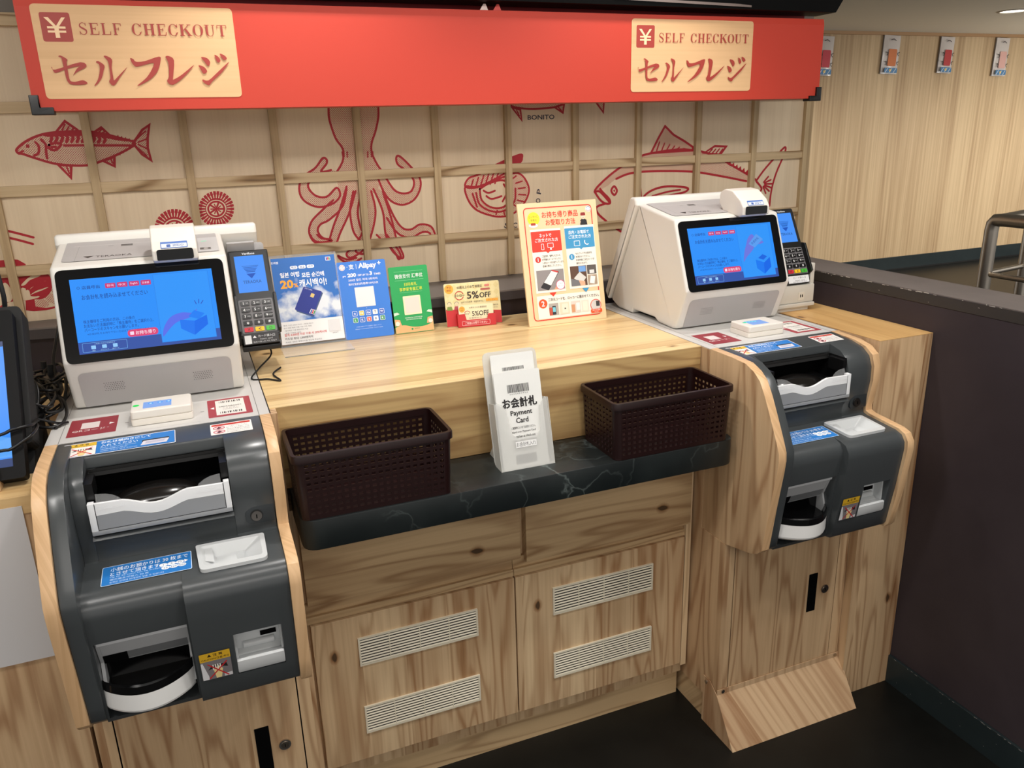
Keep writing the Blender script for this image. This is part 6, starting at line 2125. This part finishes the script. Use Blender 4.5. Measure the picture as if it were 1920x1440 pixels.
# printed shop assistant
px, py = X(0.815), Y(0.215)
c.poly([(px - 0.009, py), (px + 0.010, py), (px + 0.008, py + 0.0140), (px + 0.003, py + 0.0170), (px - 0.004, py + 0.0170), (px - 0.008, py + 0.0130)], (30, 28, 30))
c.line([(px - 0.008, py + 0.010), (px - 0.013, py + 0.006)], 0.0028, (244, 206, 176)); c.circ(px, py + 0.0225, 0.0058, (246, 214, 188), 0.0068)
c.poly(rounded([(px - 0.0064, py + 0.0240), (px + 0.0064, py + 0.0240), (px + 0.0056, py + 0.0310), (px - 0.0056, py + 0.0310)], 0.002, 2), (150, 40, 36)); c.line([(px - 0.0020, py + 0.0190), (px + 0.0020, py + 0.0190)], 0.0007, (180, 70, 60))
PANEL = (246, 240, 228)
c.rect(X(0.125), Y(0.735), 0.196 * 0.38, 0.276 * 0.52, PANEL); c.rect(X(0.555), Y(0.725), 0.196 * 0.385, 0.276 * 0.52, PANEL); c.rect(X(0.125), Y(0.948), 0.196 * 0.815, 0.276 * 0.19, PANEL)
for x0, col, l1, l2 in ((0.13, RD, 'ネットで', 'ご注文された方'), (0.558, BL_, '店内・お電話で', 'ご注文された方')):
    dy = 0.0 if x0 < 0.3 else -0.008
    c.rrect(X(x0), Y(0.400 + dy), 0.196 * 0.375, 0.276 * 0.168, 0.0015, col)
    c.poly([(X(x0 + 0.17), Y(0.400 + dy)), (X(x0 + 0.22), Y(0.400 + dy)), (X(x0 + 0.195), Y(0.413 + dy))], col)
    c.text(l1, X(x0 + 0.18), Y(0.268 + dy), 0.0085, WH, 0.0300 if x0 < 0.3 else 0.0520, bold=0.012); c.text(l2, X(x0 + 0.19), Y(0.305 + dy), 0.0085, WH, 0.0570, bold=0.012)
c.frame(X(0.245), Y(0.385), 0.0070, 0.0140, 0.0015, 0.0010, WH); c.frame(X(0.325), Y(0.370), 0.0150, 0.0105, 0.001, 0.0010, WH); c.rect(X(0.355), Y(0.388), 0.0040, 0.0040, WH)
c.frame(X(0.665), Y(0.375), 0.0150, 0.0120, 0.001, 0.0011, WH); c.ring(X(0.835), Y(0.345), 0.0072, 0.0022, WH, a0=0.4, a1=0.85)
for x0, col, ls in ((0.155, (206, 60, 50), ('ご注文時、登録いただいた', 'お客様のメールアドレスに', '二次元コードをお送りしています。', '機械に表示してください。')),
                    (0.585, BL_, ('セルフレジでお会計を', 'お済ませください。', 'お会計後二次元コードが', '発行されます。'))):
    c.circ(X(x0 + 0.035), Y(0.462), 0.0070, col); c.text('1', X(x0 + 0.035), Y(0.462), 0.0080, WH, bold=0.02)
    for k, s in enumerate(ls):
        c.text(s, X(x0 + 0.085), Y(0.437 + 0.027 * k), 0.0050, TX, (0.046, 0.047, 0.054, 0.046)[k] if x0 < 0.3 else (0.042, 0.036, 0.047, 0.028)[k], 'l', bold=0.012)
c.rect(X(0.150), Y(0.715), 0.196 * 0.345, 0.276 * 0.165, (146, 140, 140))
c.poly(rounded([(X(0.185), Y(0.690)), (X(0.285), Y(0.718)), (X(0.440), Y(0.570)), (X(0.345), Y(0.552))], 0.002, 2), (40, 38, 42))
c.poly([(X(0.235), Y(0.650)), (X(0.320), Y(0.680)), (X(0.420), Y(0.580)), (X(0.340), Y(0.560))], (236, 234, 232)); c.poly([(X(0.340), Y(0.560)), (X(0.420), Y(0.580)), (X(0.430), Y(0.568)), (X(0.352), Y(0.553))], (200, 50, 46))
c.poly([(X(0.355), Y(0.715)), (X(0.430), Y(0.640)), (X(0.460), Y(0.660)), (X(0.430), Y(0.715))], (216, 160, 126))
c.circ(X(0.440), Y(0.680), 0.0110, WH); c.ring(X(0.440), Y(0.680), 0.0112, 0.0013, (206, 60, 110)); c.text('メール本文の', X(0.440), Y(0.668), 0.0030, TX, 0.014); c.text('二次元コードです', X(0.440), Y(0.688), 0.0030, TX, 0.016)
c.rect(X(0.580), Y(0.705), 0.196 * 0.21, 0.276 * 0.165, (92, 64, 48)); c.rect(X(0.690), Y(0.590), 0.0180, 0.0130, (110, 160, 220)); c.poly([(X(0.620), Y(0.640)), (X(0.700), Y(0.590)), (X(0.780), Y(0.640)), (X(0.720), Y(0.690))], (210, 210, 206)); c.poly([(X(0.580), Y(0.705)), (X(0.580), Y(0.640)), (X(0.680), Y(0.660)), (X(0.720), Y(0.705))], (112, 112, 116)); c.poly([(X(0.680), Y(0.660)), (X(0.760), Y(0.670)), (X(0.760), Y(0.705)), (X(0.700), Y(0.705))], (222, 172, 140))
c.rect(X(0.800), Y(0.615), 0.196 * 0.12, 0.276 * 0.075, (90, 84, 80)); c.rect(X(0.830), Y(0.610), 0.0120, 0.0080, (220, 220, 220)); c.rect(X(0.800), Y(0.705), 0.196 * 0.12, 0.276 * 0.082, (170, 150, 130)); c.poly([(X(0.820), Y(0.690)), (X(0.840), Y(0.630)), (X(0.900), Y(0.640)), (X(0.880), Y(0.700))], (240, 240, 236))
c.poly([(X(0.290), Y(0.738)), (X(0.380), Y(0.738)), (X(0.335), Y(0.772))], RD); c.poly([(X(0.715), Y(0.728)), (X(0.805), Y(0.728)), (X(0.760), Y(0.765))], BL_)
c.circ(X(0.195), Y(0.823), 0.0105, (226, 84, 30)); c.text('2', X(0.195), Y(0.823), 0.0120, WH, bold=0.02)
c.text('二次元コードを、ロッカーに読ませてください。', X(0.265), Y(0.795), 0.0072, TX, 0.1290, 'l', bold=0.014)
for x0, w_, bg in ((0.265, 0.120, (176, 168, 160)), (0.400, 0.125, (222, 214, 190)), (0.550, 0.120, (216, 206, 196)), (0.685, 0.095, (226, 220, 206))):
    c.rect(X(x0), Y(0.925), 0.196 * w_, 0.276 * 0.098, bg)
c.rrect(X(0.305), Y(0.922), 0.0090, 0.0200, 0.001, (40, 44, 56)); c.rrect(X(0.310), Y(0.900), 0.0070, 0.0110, 0.0005, (120, 200, 220)); c.rect(X(0.265), Y(0.925), 0.0080, 0.0180, (190, 80, 60)); c.rrect(X(0.430), Y(0.915), 0.0150, 0.0210, 0.002, (232, 226, 208)); c.rect(X(0.460), Y(0.885), 0.0035, 0.0030, (70, 66, 60))
c.rect(X(0.552), Y(0.920), 0.0090, 0.0180, (206, 150, 110)); c.rect(X(0.615), Y(0.905), 0.0090, 0.0170, (240, 238, 234)); c.rrect(X(0.700), Y(0.915), 0.0120, 0.0210, 0.002, (236, 230, 214))
c.circ(X(0.870), Y(0.880), 0.0135, (206, 204, 202)); c.ring(X(0.870), Y(0.880), 0.0140, 0.0016, (226, 80, 50)); c.rrect(X(0.875), Y(0.890), 0.0090, 0.0120, 0.001, (60, 58, 60)); c.poly(rounded([(X(0.800), Y(0.945)), (X(0.945), Y(0.945)), (X(0.950), Y(0.912)), (X(0.795), Y(0.912))], 0.004, 3), (230, 86, 30)); c.text('光をつけて読取', X(0.870), Y(0.921), 0.0036, WH, 0.0200); c.text('ください', X(0.870), Y(0.935), 0.0036, WH, 0.0110)
c.build('board_print', e)

# ------------------------------------------------------------------ baskets
BROWN = mat('basket_brown', (30, 9, 9), 0.36)
def basket(x0, x1, y0, y1, z0, z1, label):
    cx, cy = (x0 + x1) / 2, (y0 + y1) / 2
    e = empty('storage_basket', (cx, cy, z0), label, 'basket', 'dark brown baskets on the stone shelf')
    W_, D_ = (x1 - x0) / 2, (y1 - y0) / 2
    t = 0.965
    H = z1 - z0
    def loop(s, r=0.012):
        return rounded([(-W_ * s, -D_ * s), (W_ * s, -D_ * s), (W_ * s, D_ * s), (-W_ * s, D_ * s)], r, 4)
    # perforated wall: grid with slots left open
    b = MB()
    m = BROWN
    rows = 9
    pitch = (H - 0.020) / rows
    def strip(pa, pb, ncols, two):
        """pa->pb along the wall at the rim size (unit box corners), outward faces with thickness"""
        pa, pb = Vector(pa), Vector(pb)
        d = (pb - pa); L_ = d.length; d.normalize()
        nrm = Vector((d.y, -d.x))
        cell = L_ / ncols
        us = [0.0]
        for i in range(ncols):
            us += [i * cell + cell * 0.20, i * cell + cell * 0.78]
        us.append(L_)
        vs_ = [0.0, 0.004]
        for j in range(rows):
            vs_ += [0.006 + j * pitch + pitch * 0.25, 0.006 + j * pitch + pitch * 0.72]
        vs_.append(H - 0.004)
        def P(u_, v_, inner):
            s = t + (1 - t) * (v_ / H)
            q = pa + d * u_ - nrm * (0.0016 if inner else 0)
            return Vector((q.x * s, q.y * s, v_))
        nu, nv = len(us), len(vs_)
        idx = {}
        V = []
        for inn in (0, 1):
            for i in range(nu):
                for j in range(nv):
                    idx[(i, j, inn)] = len(V)
                    V.append(P(us[i], vs_[j], inn))
        F = []
        def hole(i, j):
            return i % 2 == 1 and j >= 2 and j % 2 == 0 and i < nu - 1 and j < nv - 1
        for i in range(nu - 1):
            for j in range(nv - 1):
                if hole(i, j):
                    for (a, bb) in (((i, j), (i + 1, j)), ((i + 1, j), (i + 1, j + 1)), ((i + 1, j + 1), (i, j + 1)), ((i, j + 1), (i, j))):
                        F.append((idx[(*a, 0)], idx[(*a, 1)], idx[(*bb, 1)], idx[(*bb, 0)]))
                    continue
                F.append((idx[(i, j, 0)], idx[(i + 1, j, 0)], idx[(i + 1, j + 1, 0)], idx[(i, j + 1, 0)]))
                F.append((idx[(i, j, 1)], idx[(i, j + 1, 1)], idx[(i + 1, j + 1, 1)], idx[(i + 1, j, 1)]))
        b.add(V, F, m)
    c_ = 0.012
    ix, iy = W_ - 0.003, D_ - 0.003
    strip((-ix + c_, -iy), (ix - c_, -iy), 20, True)
    strip((ix, -iy + c_), (ix, iy - c_), 9, True)
    strip((ix - c_, iy), (-ix + c_, iy), 20, True)
    strip((-ix, iy - c_), (-ix, -iy + c_), 9, True)
    # rounded corner posts
    for sx, sy in ((1, -1), (1, 1), (-1, 1), (-1, -1)):
        a0 = {(1, -1): -90, (1, 1): 0, (-1, 1): 90, (-1, -1): 180}[(sx, sy)]
        pts_o, pts_i = [], []
        for k in range(6):
            a = math.radians(a0 + 18 * k)
            pts_o.append((sx * (ix - c_) + c_ * math.cos(a), sy * (iy - c_) + c_ * math.sin(a)))
            pts_i.append((sx * (ix - c_) + (c_ - 0.0016) * math.cos(a), sy * (iy - c_) + (c_ - 0.0016) * math.sin(a)))
        V, F = [], []
        for z, s in ((0, t), (H - 0.004, 1.0)):
            V += [(p[0] * s, p[1] * s, z) for p in pts_o] + [(p[0] * s, p[1] * s, z) for p in pts_i]
        for k in range(5):
            F.append((k, k + 1, 13 + k, 12 + k)); F.append((6 + k, 18 + k, 19 + k, 7 + k))
        b.add(V, F, m)
    fl = rounded([(-ix * t, -iy * t), (ix * t, -iy * t), (ix * t, iy * t), (-ix * t, iy * t)], c_ * t, 4)
    b.prism(fl, 0.0, 0.0022, m, 'z')
    b.build('body', e, 30)
    # rim
    b = MB()
    o1, o2 = loop(1.0, 0.014), rounded([(-W_ + 0.006, -D_ + 0.006), (W_ - 0.006, -D_ + 0.006), (W_ - 0.006, D_ - 0.006), (-W_ + 0.006, D_ - 0.006)], 0.010, 4)
    n = len(o1)
    V = [(p[0], p[1], H - 0.0125) for p in o1] + [(p[0], p[1], H - 0.0015) for p in o1] + [(p[0] * 0.995, p[1] * 0.992, H) for p in o1] + [(p[0], p[1], H) for p in o2] + [(p[0], p[1], H - 0.012) for p in o2]
    F = []
    for lv in range(4):
        F += [(lv * n + i, lv * n + (i + 1) % n, (lv + 1) * n + (i + 1) % n, (lv + 1) * n + i) for i in range(n)]
    F += [(4 * n + i, 4 * n + (i + 1) % n, (i + 1) % n, i) for i in range(n)]
    b.add(V, F, m)
    b.build('rim', e, 30)
    return e
basket(0.3195, 0.5790, -0.1450, -0.0075, 0.7123, 0.8230, 'dark brown slotted basket on the left of the stone shelf')
basket(0.8730, 1.1300, -0.1475, -0.0060, 0.7123, 0.8225, 'dark brown slotted basket on the right of the stone shelf')

# ------------------------------------------------------------------ payment card holder
e = empty('card_holder', (0.7280, -0.0990, 0.7123), 'frosted card holder on the stone shelf between the baskets', 'card holder')
e.rotation_euler = (0, 0, -0.012)
u, v, n = board_frame(None, 0, 14)
FROST = mat('frosted_plastic', (228, 228, 222), 0.35, alpha=0.62)
FROSTF = mat('frosted_pocket', (232, 232, 228), 0.3, alpha=0.36)
b = MB()
slab(b, u, v, n, 0.1030, 0.2080, 0.0018, FROST, 0.012, x0=-0.0530, y0=0.004, back=0.0300)
b.v[0:0] = []
b.build('back_panel', e, 0)
b = MB()
pk = [(-0.0515, 0.0), (0.0515, 0.0), (0.0490, 0.1200), (0.0450, 0.1230), (0.0400, 0.1160), (0.0340, 0.1080), (0.0300, 0.0640), (0.0220, 0.0560), (-0.0160, 0.0560), (-0.0240, 0.0640), (-0.0300, 0.1080), (-0.0370, 0.1180), (-0.0460, 0.1230), (-0.0500, 0.1200)]
k = len(pk)
A = [u * p[0] + v * p[1] for p in pk]
B = [q - n * 0.0012 for q in A]
b.add(A + B, [t for t in tessellate(pk)] + [tuple(k + i for i in reversed(t)) for t in tessellate(pk)] + [(i, k + i, k + (i + 1) % k, (i + 1) % k) for i in range(k)], FROSTF)
b.build('pocket_front', e, 0)
b = MB()
for x in (-0.0515, 0.0503):
    q = [v * 0.0, v * 0.1210, v * 0.1210 - n * 0.0300, -n * 0.0300]
    A = [u * x + p for p in q]; B = [u * (x + 0.0012) + p for p in q]
    b.add(A + B, [(0, 1, 2, 3), (7, 6, 5, 4), (0, 4, 5, 1), (1, 5, 6, 2), (2, 6, 7, 3), (3, 7, 4, 0)], FROST)
b.box(-0.0515, 0.0515, 0.0010, 0.0310, 0.0, 0.0012, FROST)
for x in (-0.0420, 0.0400):
    b.prism([(0.0310, 0.0), (0.0900, 0.0), (0.0430, 0.0550)], x, x + 0.0018, FROST, 'x')
b.build('side_support', e, 0)
c = Canvas((0, 0, 0), u, v, 0.0004, 0.00006)
c.rect(-0.0195, 0.0385, 0.0400, 0.0110, (242, 242, 240)); c.text('お会計札入れ', 0.0005, 0.0440, 0.0078, (40, 38, 38), 0.0370)
c.build('name_label', e)
CARDW = mat('card_white', (238, 238, 234), 0.4)
def payment_card(y_off, up, label, w, h, full):
    e2 = empty('payment_card', (0.7280, -0.0990, 0.7123), label, 'payment card', 'payment cards in the frosted holder')
    e2.rotation_euler = (0, 0, -0.012)
    b = MB()
    slab(b, u, v, n, w, h, 0.0016, CARDW, 0.003, x0=-w / 2 - 0.001, y0=up, back=y_off)
    b.build('card', e2, 0)
    c = Canvas(-n * y_off, u, v, 0.0002, 0.00006)
    yt = up + h
    random.seed(3)
    x = -0.0215
    while x < 0.0195:
        ww = random.choice((0.0006, 0.0009, 0.0013))
        c.rect(x, yt - 0.0380 if full else yt - 0.030, ww, 0.0145 if full else 0.0060, (60, 58, 58))
        x += ww + random.choice((0.0006, 0.0009))
    if full:
        c.text('0 0 0 2 4 9 1 9 2 4', -0.0010, yt - 0.0405, 0.0024, (80, 78, 78), 0.034)
        for ddx, ddy in ((-0.0006, 0), (0.0006, 0), (0, 0.0005), (0, -0.0005), (0, 0)):
            c.text('お会計札', -0.0010 + ddx, yt - 0.0560 + ddy, 0.0175, (34, 30, 30), 0.0650, bold=0.008)
        c.text('Payment', 0.0, yt - 0.0755, 0.0115, (34, 30, 30), 0.0410, bold=0.02); c.text('Card', 0.0, yt - 0.0880, 0.0095, (34, 30, 30), 0.0235, bold=0.02)
        for k, (s, ww) in enumerate((('ご精算時にレジまでお持ちください。', 0.046), ('Hand over \'Payment Card\'', 0.046), ('to cashier at check-out.', 0.043), ('结账时，请将会计卡交于收银员', 0.046), ('계산할 때 카운터로 가지고 와주세요', 0.046))):
            c.text(s, 0.0010, yt - 0.1010 - 0.0078 * k, 0.0046, (60, 56, 56), ww, bold=0.006)
        x = -0.0195
        while x < 0.0185:
            ww = random.choice((0.0008, 0.0012))
            c.rect(x, up + 0.006, ww, 0.0165, (80, 80, 82)); x += ww + random.choice((0.0007, 0.001))
    c.build('card_print', e2)
payment_card(0.0060, 0.0025, 'white card lettered Payment Card at the front of the frosted holder', 0.0880, 0.1720, True)
payment_card(0.0200, 0.0100, 'white card rising behind the front card, only its barcode top showing', 0.0820, 0.1960, False)

# ------------------------------------------------------------------ left end: lower counter, tablet, cables
b = MB()
b.box(-0.90, -0.0245, -0.1130, 0.560, 0.0, 0.7950, W_KIOSK)
b.box(-0.90, -0.0245, -0.1145, 0.560, 0.7952, 0.8220, W_TOP, 0.0006)
tag(b.build('side_counter', None, 0), 'lower wood counter at the far left under the black tablet', 'counter')
b = MB(); b.box(-0.62, -0.0440, -0.1165, -0.1150, 0.5645, 0.8080, mat('paper_white', (206, 205, 206), 0.6))
tag(b.build('paper_sheet', None, 0), 'large blank white paper sheet hung on the front of the left counter', 'paper')
b = MB()
b.prism([(-0.0900, 0.0), (-0.0350, 0.0), (-0.0350, 0.022), (-0.0900, 0.022)], -0.0250, 0.0100, W_RAIL, 'z', 0.001)
tag(b.build('wood_block', None, 0, loc=(-0.0360, -0.0850, 0.8472)), 'small wood block lying on the left counter at the photo edge', 'block')

e = empty('tablet_display', (-0.157, 0.02, 0.8222), 'black tablet display with bright blue screen leaning on the far left counter', 'tablet')
lean = math.radians(33)
V = Vector((0, math.sin(lean), math.cos(lean))); U = Vector((1, 0, 0)); Nn = U.cross(V)
b = MB()
o_ = Vector((0, -0.0950, 0.004))
def SL(mb, x0, x1, v0, v1, d0, d1, m, r=0.006):
    pts = rounded([(x0, v0), (x1, v0), (x1, v1), (x0, v1)], r, 4)
    k = len(pts)
    A = [o_ + U * p[0] + V * p[1] + Nn * d1 for p in pts]; B = [o_ + U * p[0] + V * p[1] + Nn * d0 for p in pts]
    mb.add(A + B, [tuple(range(k)), tuple(reversed(range(k, 2 * k)))] + [(i, k + i, k + (i + 1) % k, (i + 1) % k) for i in range(k)], m)
SL(b, -0.130, 0.1190, 0.006, 0.2630, -0.012, 0.010, mat('tablet_black', (10, 10, 11), 0.6, spec=0.2))
b.build('case', e, 0)
b = MB()
SL(b, -0.130, 0.1270, 0.0600, 0.2780, -0.055, -0.0125, BLACKM, 0.010)
b.prism([(-0.05, 0.0), (0.10, 0.0), (0.085, 0.10)], -0.110, 0.120, BLACKM, 'x')
b.build('rear_cover', e, 0)
c = Canvas(o_ + Nn * 0.010, U, V, 0.0003, 0.00005, emit=0.95)
c.rect(-0.120, 0.0300, 0.2240, 0.1760, (60, 148, 255))
c.rect(-0.120, 0.0240, 0.2240, 0.0120, (52, 70, 120))
c.rect(-0.120, 0.2060, 0.2240, 0.0080, (40, 60, 110))
c.poly([(0.052, 0.0380), (0.104, 0.0380), (0.104, 0.0660), (0.077, 0.0740)], (96, 172, 255))
c.build('display', e)
b = MB()
b.tube([(-0.0560, 0.09, 0.2110), (-0.0500, 0.08, 0.2500), (-0.0620, 0.10, 0.3000), (-0.110, 0.15, 0.330)], 0.0035, BLACKM, 8, 6)
b.v = [q + Vector((0.155, 0, 0)) for q in b.v]
b.build('cable_lead', e, 60)

# power adapters and tangled cables behind the left machine
def cable(name, pts, r, label):
    b = MB(); b.tube(pts, r, BLACK, 7, 6)
    tag(b.build(name, None, 60), label, 'cable', 'tangled black cables beside the left machine')
for i, (x, y, z, sx, sy, sz) in enumerate(((-0.036, 0.245, 0.8805, 0.012, 0.022, 0.018), (-0.055, 0.300, 0.8765, 0.013, 0.018, 0.016))):
    b = MB(); b.box(-sx, sx, -sy, sy, -sz, sz, BLACK, 0.003); b.cyl((0, 0, sz), (0.1, 0, 1), 0.005, 0.02, BLACKM, 10)
    tag(b.build('power_adapter', None, 30, loc=(x, y, z)), ('black power adapter among the cables, nearer the white terminal', 'black power adapter among the cables, nearer the low wall')[i], 'adapter')
random.seed(11)
base = Vector((-0.045, 0.12, 0.86))
defs = [
    ([(-0.020, 0.335, 0.975), (-0.028, 0.315, 0.945), (-0.034, 0.28, 0.915), (-0.030, 0.24, 0.885), (-0.05, 0.20, 0.865), (-0.075, 0.15, 0.86)], 0.0030, 'black cable rising to a silver plug by the low wall'),
    ([(-0.085, 0.20, 0.90), (-0.060, 0.16, 0.925), (-0.038, 0.12, 0.915), (-0.040, 0.09, 0.885), (-0.065, 0.09, 0.868), (-0.085, 0.13, 0.880), (-0.070, 0.17, 0.905)], 0.0024, 'round black cable loop standing up in the tangle'),
    ([(-0.030, 0.17, 0.880), (-0.008, 0.13, 0.884), (0.001, 0.09, 0.872), (-0.006, 0.055, 0.8645), (-0.030, 0.05, 0.866), (-0.055, 0.07, 0.872), (-0.070, 0.11, 0.868)], 0.0026, 'black cable loop lying against the dark red code sign'),
    ([(-0.115, -0.054, 0.888), (-0.0645, -0.0515, 0.8946), (-0.051, -0.049, 0.8987), (-0.039, -0.046, 0.900), (-0.027, -0.030, 0.897), (-0.030, 0.02, 0.888), (-0.035, 0.07, 0.880), (-0.020, 0.12, 0.872)], 0.0024, 'black cable crossing the tablet screen, upper of two'),
    ([(-0.120, -0.068, 0.870), (-0.066, -0.0645, 0.875), (-0.053, -0.0645, 0.8755), (-0.039, -0.059, 0.882), (-0.026, -0.046, 0.888), (-0.026, 0.0, 0.885), (-0.040, 0.05, 0.876), (-0.045, 0.11, 0.866)], 0.0024, 'black cable crossing the tablet screen, lower of two'),
    ([(-0.014, 0.23, 0.900), (-0.006, 0.19, 0.905), (-0.004, 0.15, 0.890), (-0.012, 0.12, 0.872), (-0.040, 0.10, 0.864), (-0.065, 0.10, 0.860)], 0.0028, 'thick black cable bending beside the white terminal'),
    ([(-0.070, 0.25, 0.900), (-0.045, 0.21, 0.905), (-0.020, 0.16, 0.895), (-0.024, 0.11, 0.880), (-0.050, 0.08, 0.876), (-0.072, 0.07, 0.872)], 0.0022, 'thin black cable draped over the middle of the tangle'),
    ([(-0.020, 0.28, 0.868), (-0.010, 0.22, 0.868), (-0.018, 0.17, 0.866), (-0.030, 0.13, 0.864), (-0.025, 0.08, 0.8635), (-0.010, 0.045, 0.8632)], 0.0022, 'thin black cable lying flat along the grey top sheet'),
    ([(-0.078, 0.05, 0.905), (-0.050, 0.035, 0.893), (-0.028, 0.045, 0.880), (-0.008, 0.055, 0.868), (0.004, 0.066, 0.8635)], 0.0020, 'thin black cable running to the dark red code sign'),
]
for pts, r, lb in defs:
    cable('power_cable', pts, r, lb)
for i in range(12):
    a0 = random.uniform(0, 6.28)
    cx_, cy_ = random.uniform(-0.062, -0.030), random.uniform(0.08, 0.28)
    pts = []
    for k in range(9):
        a = a0 + k * 0.8
        rr = 0.026 + 0.010 * math.sin(k * 1.7 + i)
        pts.append((min(-0.006, cx_ + rr * math.cos(a) * 0.9), cy_ + rr * math.sin(a) * 1.5, 0.866 + 0.004 * (i % 6) + 0.024 * abs(math.sin(0.6 * k + i))))
    cable('power_cable', pts, random.choice((0.0019, 0.0023, 0.0027)), 'coiled black cable in the thick of the tangle behind the left machine')

# ------------------------------------------------------------------ beyond the partition: railing, snack packs, downlight
e = empty('steel_railing', (2.55, 0.45, 0.0), 'steel pipe railing standing beyond the dark partition', 'railing')
def rail_tube(name, pts, r):
    b = MB(); b.tube([Vector(p) - Vector((2.55, 0.45, 0)) for p in pts], r, STEEL, 14); return b.build(name, e, 60)
cx, cy, zt = 2.272, 0.258, 1.018
rail_tube('post', [(cx, cy, 0.0), (cx, cy, 0.40), (cx, cy, zt - 0.030), (cx, cy - 0.002, zt - 0.012), (cx, cy - 0.010, zt - 0.002), (cx, cy - 0.030, zt)], 0.0175)
rail_tube('top_rail', [(cx, cy - 0.028, zt), (cx, cy - 0.35, zt), (cx, cy - 0.95, zt)], 0.0175)
rail_tube('cross_rail', [(cx, cy - 0.010, zt - 0.004), (cx + 0.25, cy + 0.045, zt), (cx + 0.75, cy + 0.155, zt)], 0.0165)
rail_tube('post', [(cx + 0.205, cy + 0.036, 0.0), (cx + 0.205, cy + 0.036, 0.5), (cx + 0.205, cy + 0.036, zt - 0.004)], 0.0165)
rail_tube('post', [(cx, cy - 0.94, 0.0), (cx, cy - 0.94, 0.5), (cx, cy - 0.94, zt - 0.004)], 0.0175)
rail_tube('post', [(cx + 0.74, cy + 0.153, 0.0), (cx + 0.74, cy + 0.153, 0.5), (cx + 0.74, cy + 0.153, zt - 0.004)], 0.0165)
rail_tube('lower_rail', [(cx, cy, 0.868), (cx, cy - 0.35, 0.868), (cx, cy - 0.94, 0.868)], 0.0075)
rail_tube('lower_rail', [(cx, cy, 0.868), (cx + 0.205, cy + 0.036, 0.868), (cx + 0.74, cy + 0.153, 0.868)], 0.0075)

def snack_pack(x0, x1, z0, z1, body, label, lean=0.0):
    """long flat foil pack hanging from the crown moulding; plain generic print"""
    e = empty('snack_pack', ((x0 + x1) / 2, 4.045, z1), label, 'snack pack')
    e.rotation_euler = (0, lean, 0)
    w, h = x1 - x0, z1 - z0
    b = MB()
    n_, k_ = 8, 12
    V, F = [], []
    for s in (0, 1):
        for i in range(n_ + 1):
            for j in range(k_ + 1):
                uu, vv = i / n_ - 0.5, j / k_
                puff = 0.020 * math.sin(math.pi * i / n_) ** 0.6 * math.sin(math.pi * min(1, max(0, (vv - 0.04) / 0.92))) ** 0.5
                V.append((uu * w, (-puff if s == 0 else 0.010) - 0.004, -vv * h))
    m = (n_ + 1) * (k_ + 1)
    for s in (0, 1):
        for i in range(n_):
            for j in range(k_):
                a = s * m + i * (k_ + 1) + j
                F.append((a, a + 1, a + k_ + 2, a + k_ + 1) if s == 0 else (a, a + k_ + 1, a + k_ + 2, a + 1))
    b.add(V, F, mat('foil_white', (214, 208, 206), 0.25))
    b.build('pouch', e, 50)
    c = Canvas((0, -0.026, 0), (1, 0, 0), (0, 0, 1), 0.0006, 0.0002)
    c.rrect(-w * 0.26, -h * 0.80, w * 0.50, h * 0.44, 0.012, body)
    c.rrect(-w * 0.40, -h * 0.975, w * 0.78, h * 0.13, 0.006, (70, 130, 180))
    c.circ(-w * 0.05, -h * 0.91, 0.012, (226, 190, 70))
    for k in range(3):
        c.line([(w * (-0.35 + 0.25 * k), -h * 0.97), (w * (-0.2 + 0.25 * k), -h * 0.86)], 0.004, (240, 240, 244))
    for sx in (-1, 1):
        for k in range(2):
            c.line(catmull([(sx * w * 0.40, -h * (0.44 + 0.24 * k)), (sx * w * 0.28, -h * (0.47 + 0.24 * k)), (sx * w * 0.36, -h * (0.53 + 0.24 * k))], False, 4), 0.006, (56, 46, 46))
    c.line([(-w * 0.2, -h * 0.13), (-w * 0.05, -h * 0.10), (w * 0.1, -h * 0.14)], 0.006, (60, 50, 60))
    c.build('pack_print', e)
    return e
snack_pack(4.985, 5.145, 1.640, 1.930, (206, 50, 70), 'red printed snack pack half hidden behind the red sign end', 0.03)
snack_pack(5.660, 5.835, 1.650, 1.944, (214, 120, 60), 'orange printed snack pack high on the far wood wall', 0.03)
snack_pack(6.285, 6.440, 1.655, 1.940, (190, 46, 50), 'deep red printed snack pack, third from the left on the far wall', 0.03)
snack_pack(6.935, 7.095, 1.630, 1.940, (226, 178, 170), 'pale pink printed snack pack, nearest the right photo edge', 0.02)

for x, y, lb in ((5.62, 2.90, 'round recessed ceiling downlight at the top right'),):
    e = empty('ceiling_downlight', (x, y, 1.97), lb, 'ceiling light')
    b = MB()
    ro, ri = 0.10, 0.082
    n = 40
    V = []
    for r_, z in ((ro, -0.0005), (ro, -0.004), (ri, -0.005), (ri, -0.0012)):
        V += [(r_ * math.cos(2 * math.pi * k / n), r_ * math.sin(2 * math.pi * k / n), z) for k in range(n)]
    b.add(V, [(lv * n + k, lv * n + (k + 1) % n, (lv + 1) * n + (k + 1) % n, (lv + 1) * n + k) for lv in range(3) for k in range(n)], mat('trim_ring', (170, 162, 148), 0.5))
    b.build('trim_ring', e, 40)
    b = MB()
    b.add([(ri * math.cos(2 * math.pi * k / n), ri * math.sin(2 * math.pi * k / n), -0.0014) for k in range(n)], [tuple(reversed(range(n)))], glow((255, 250, 240), 3.0))
    b.build('lamp_disc', e, 0)
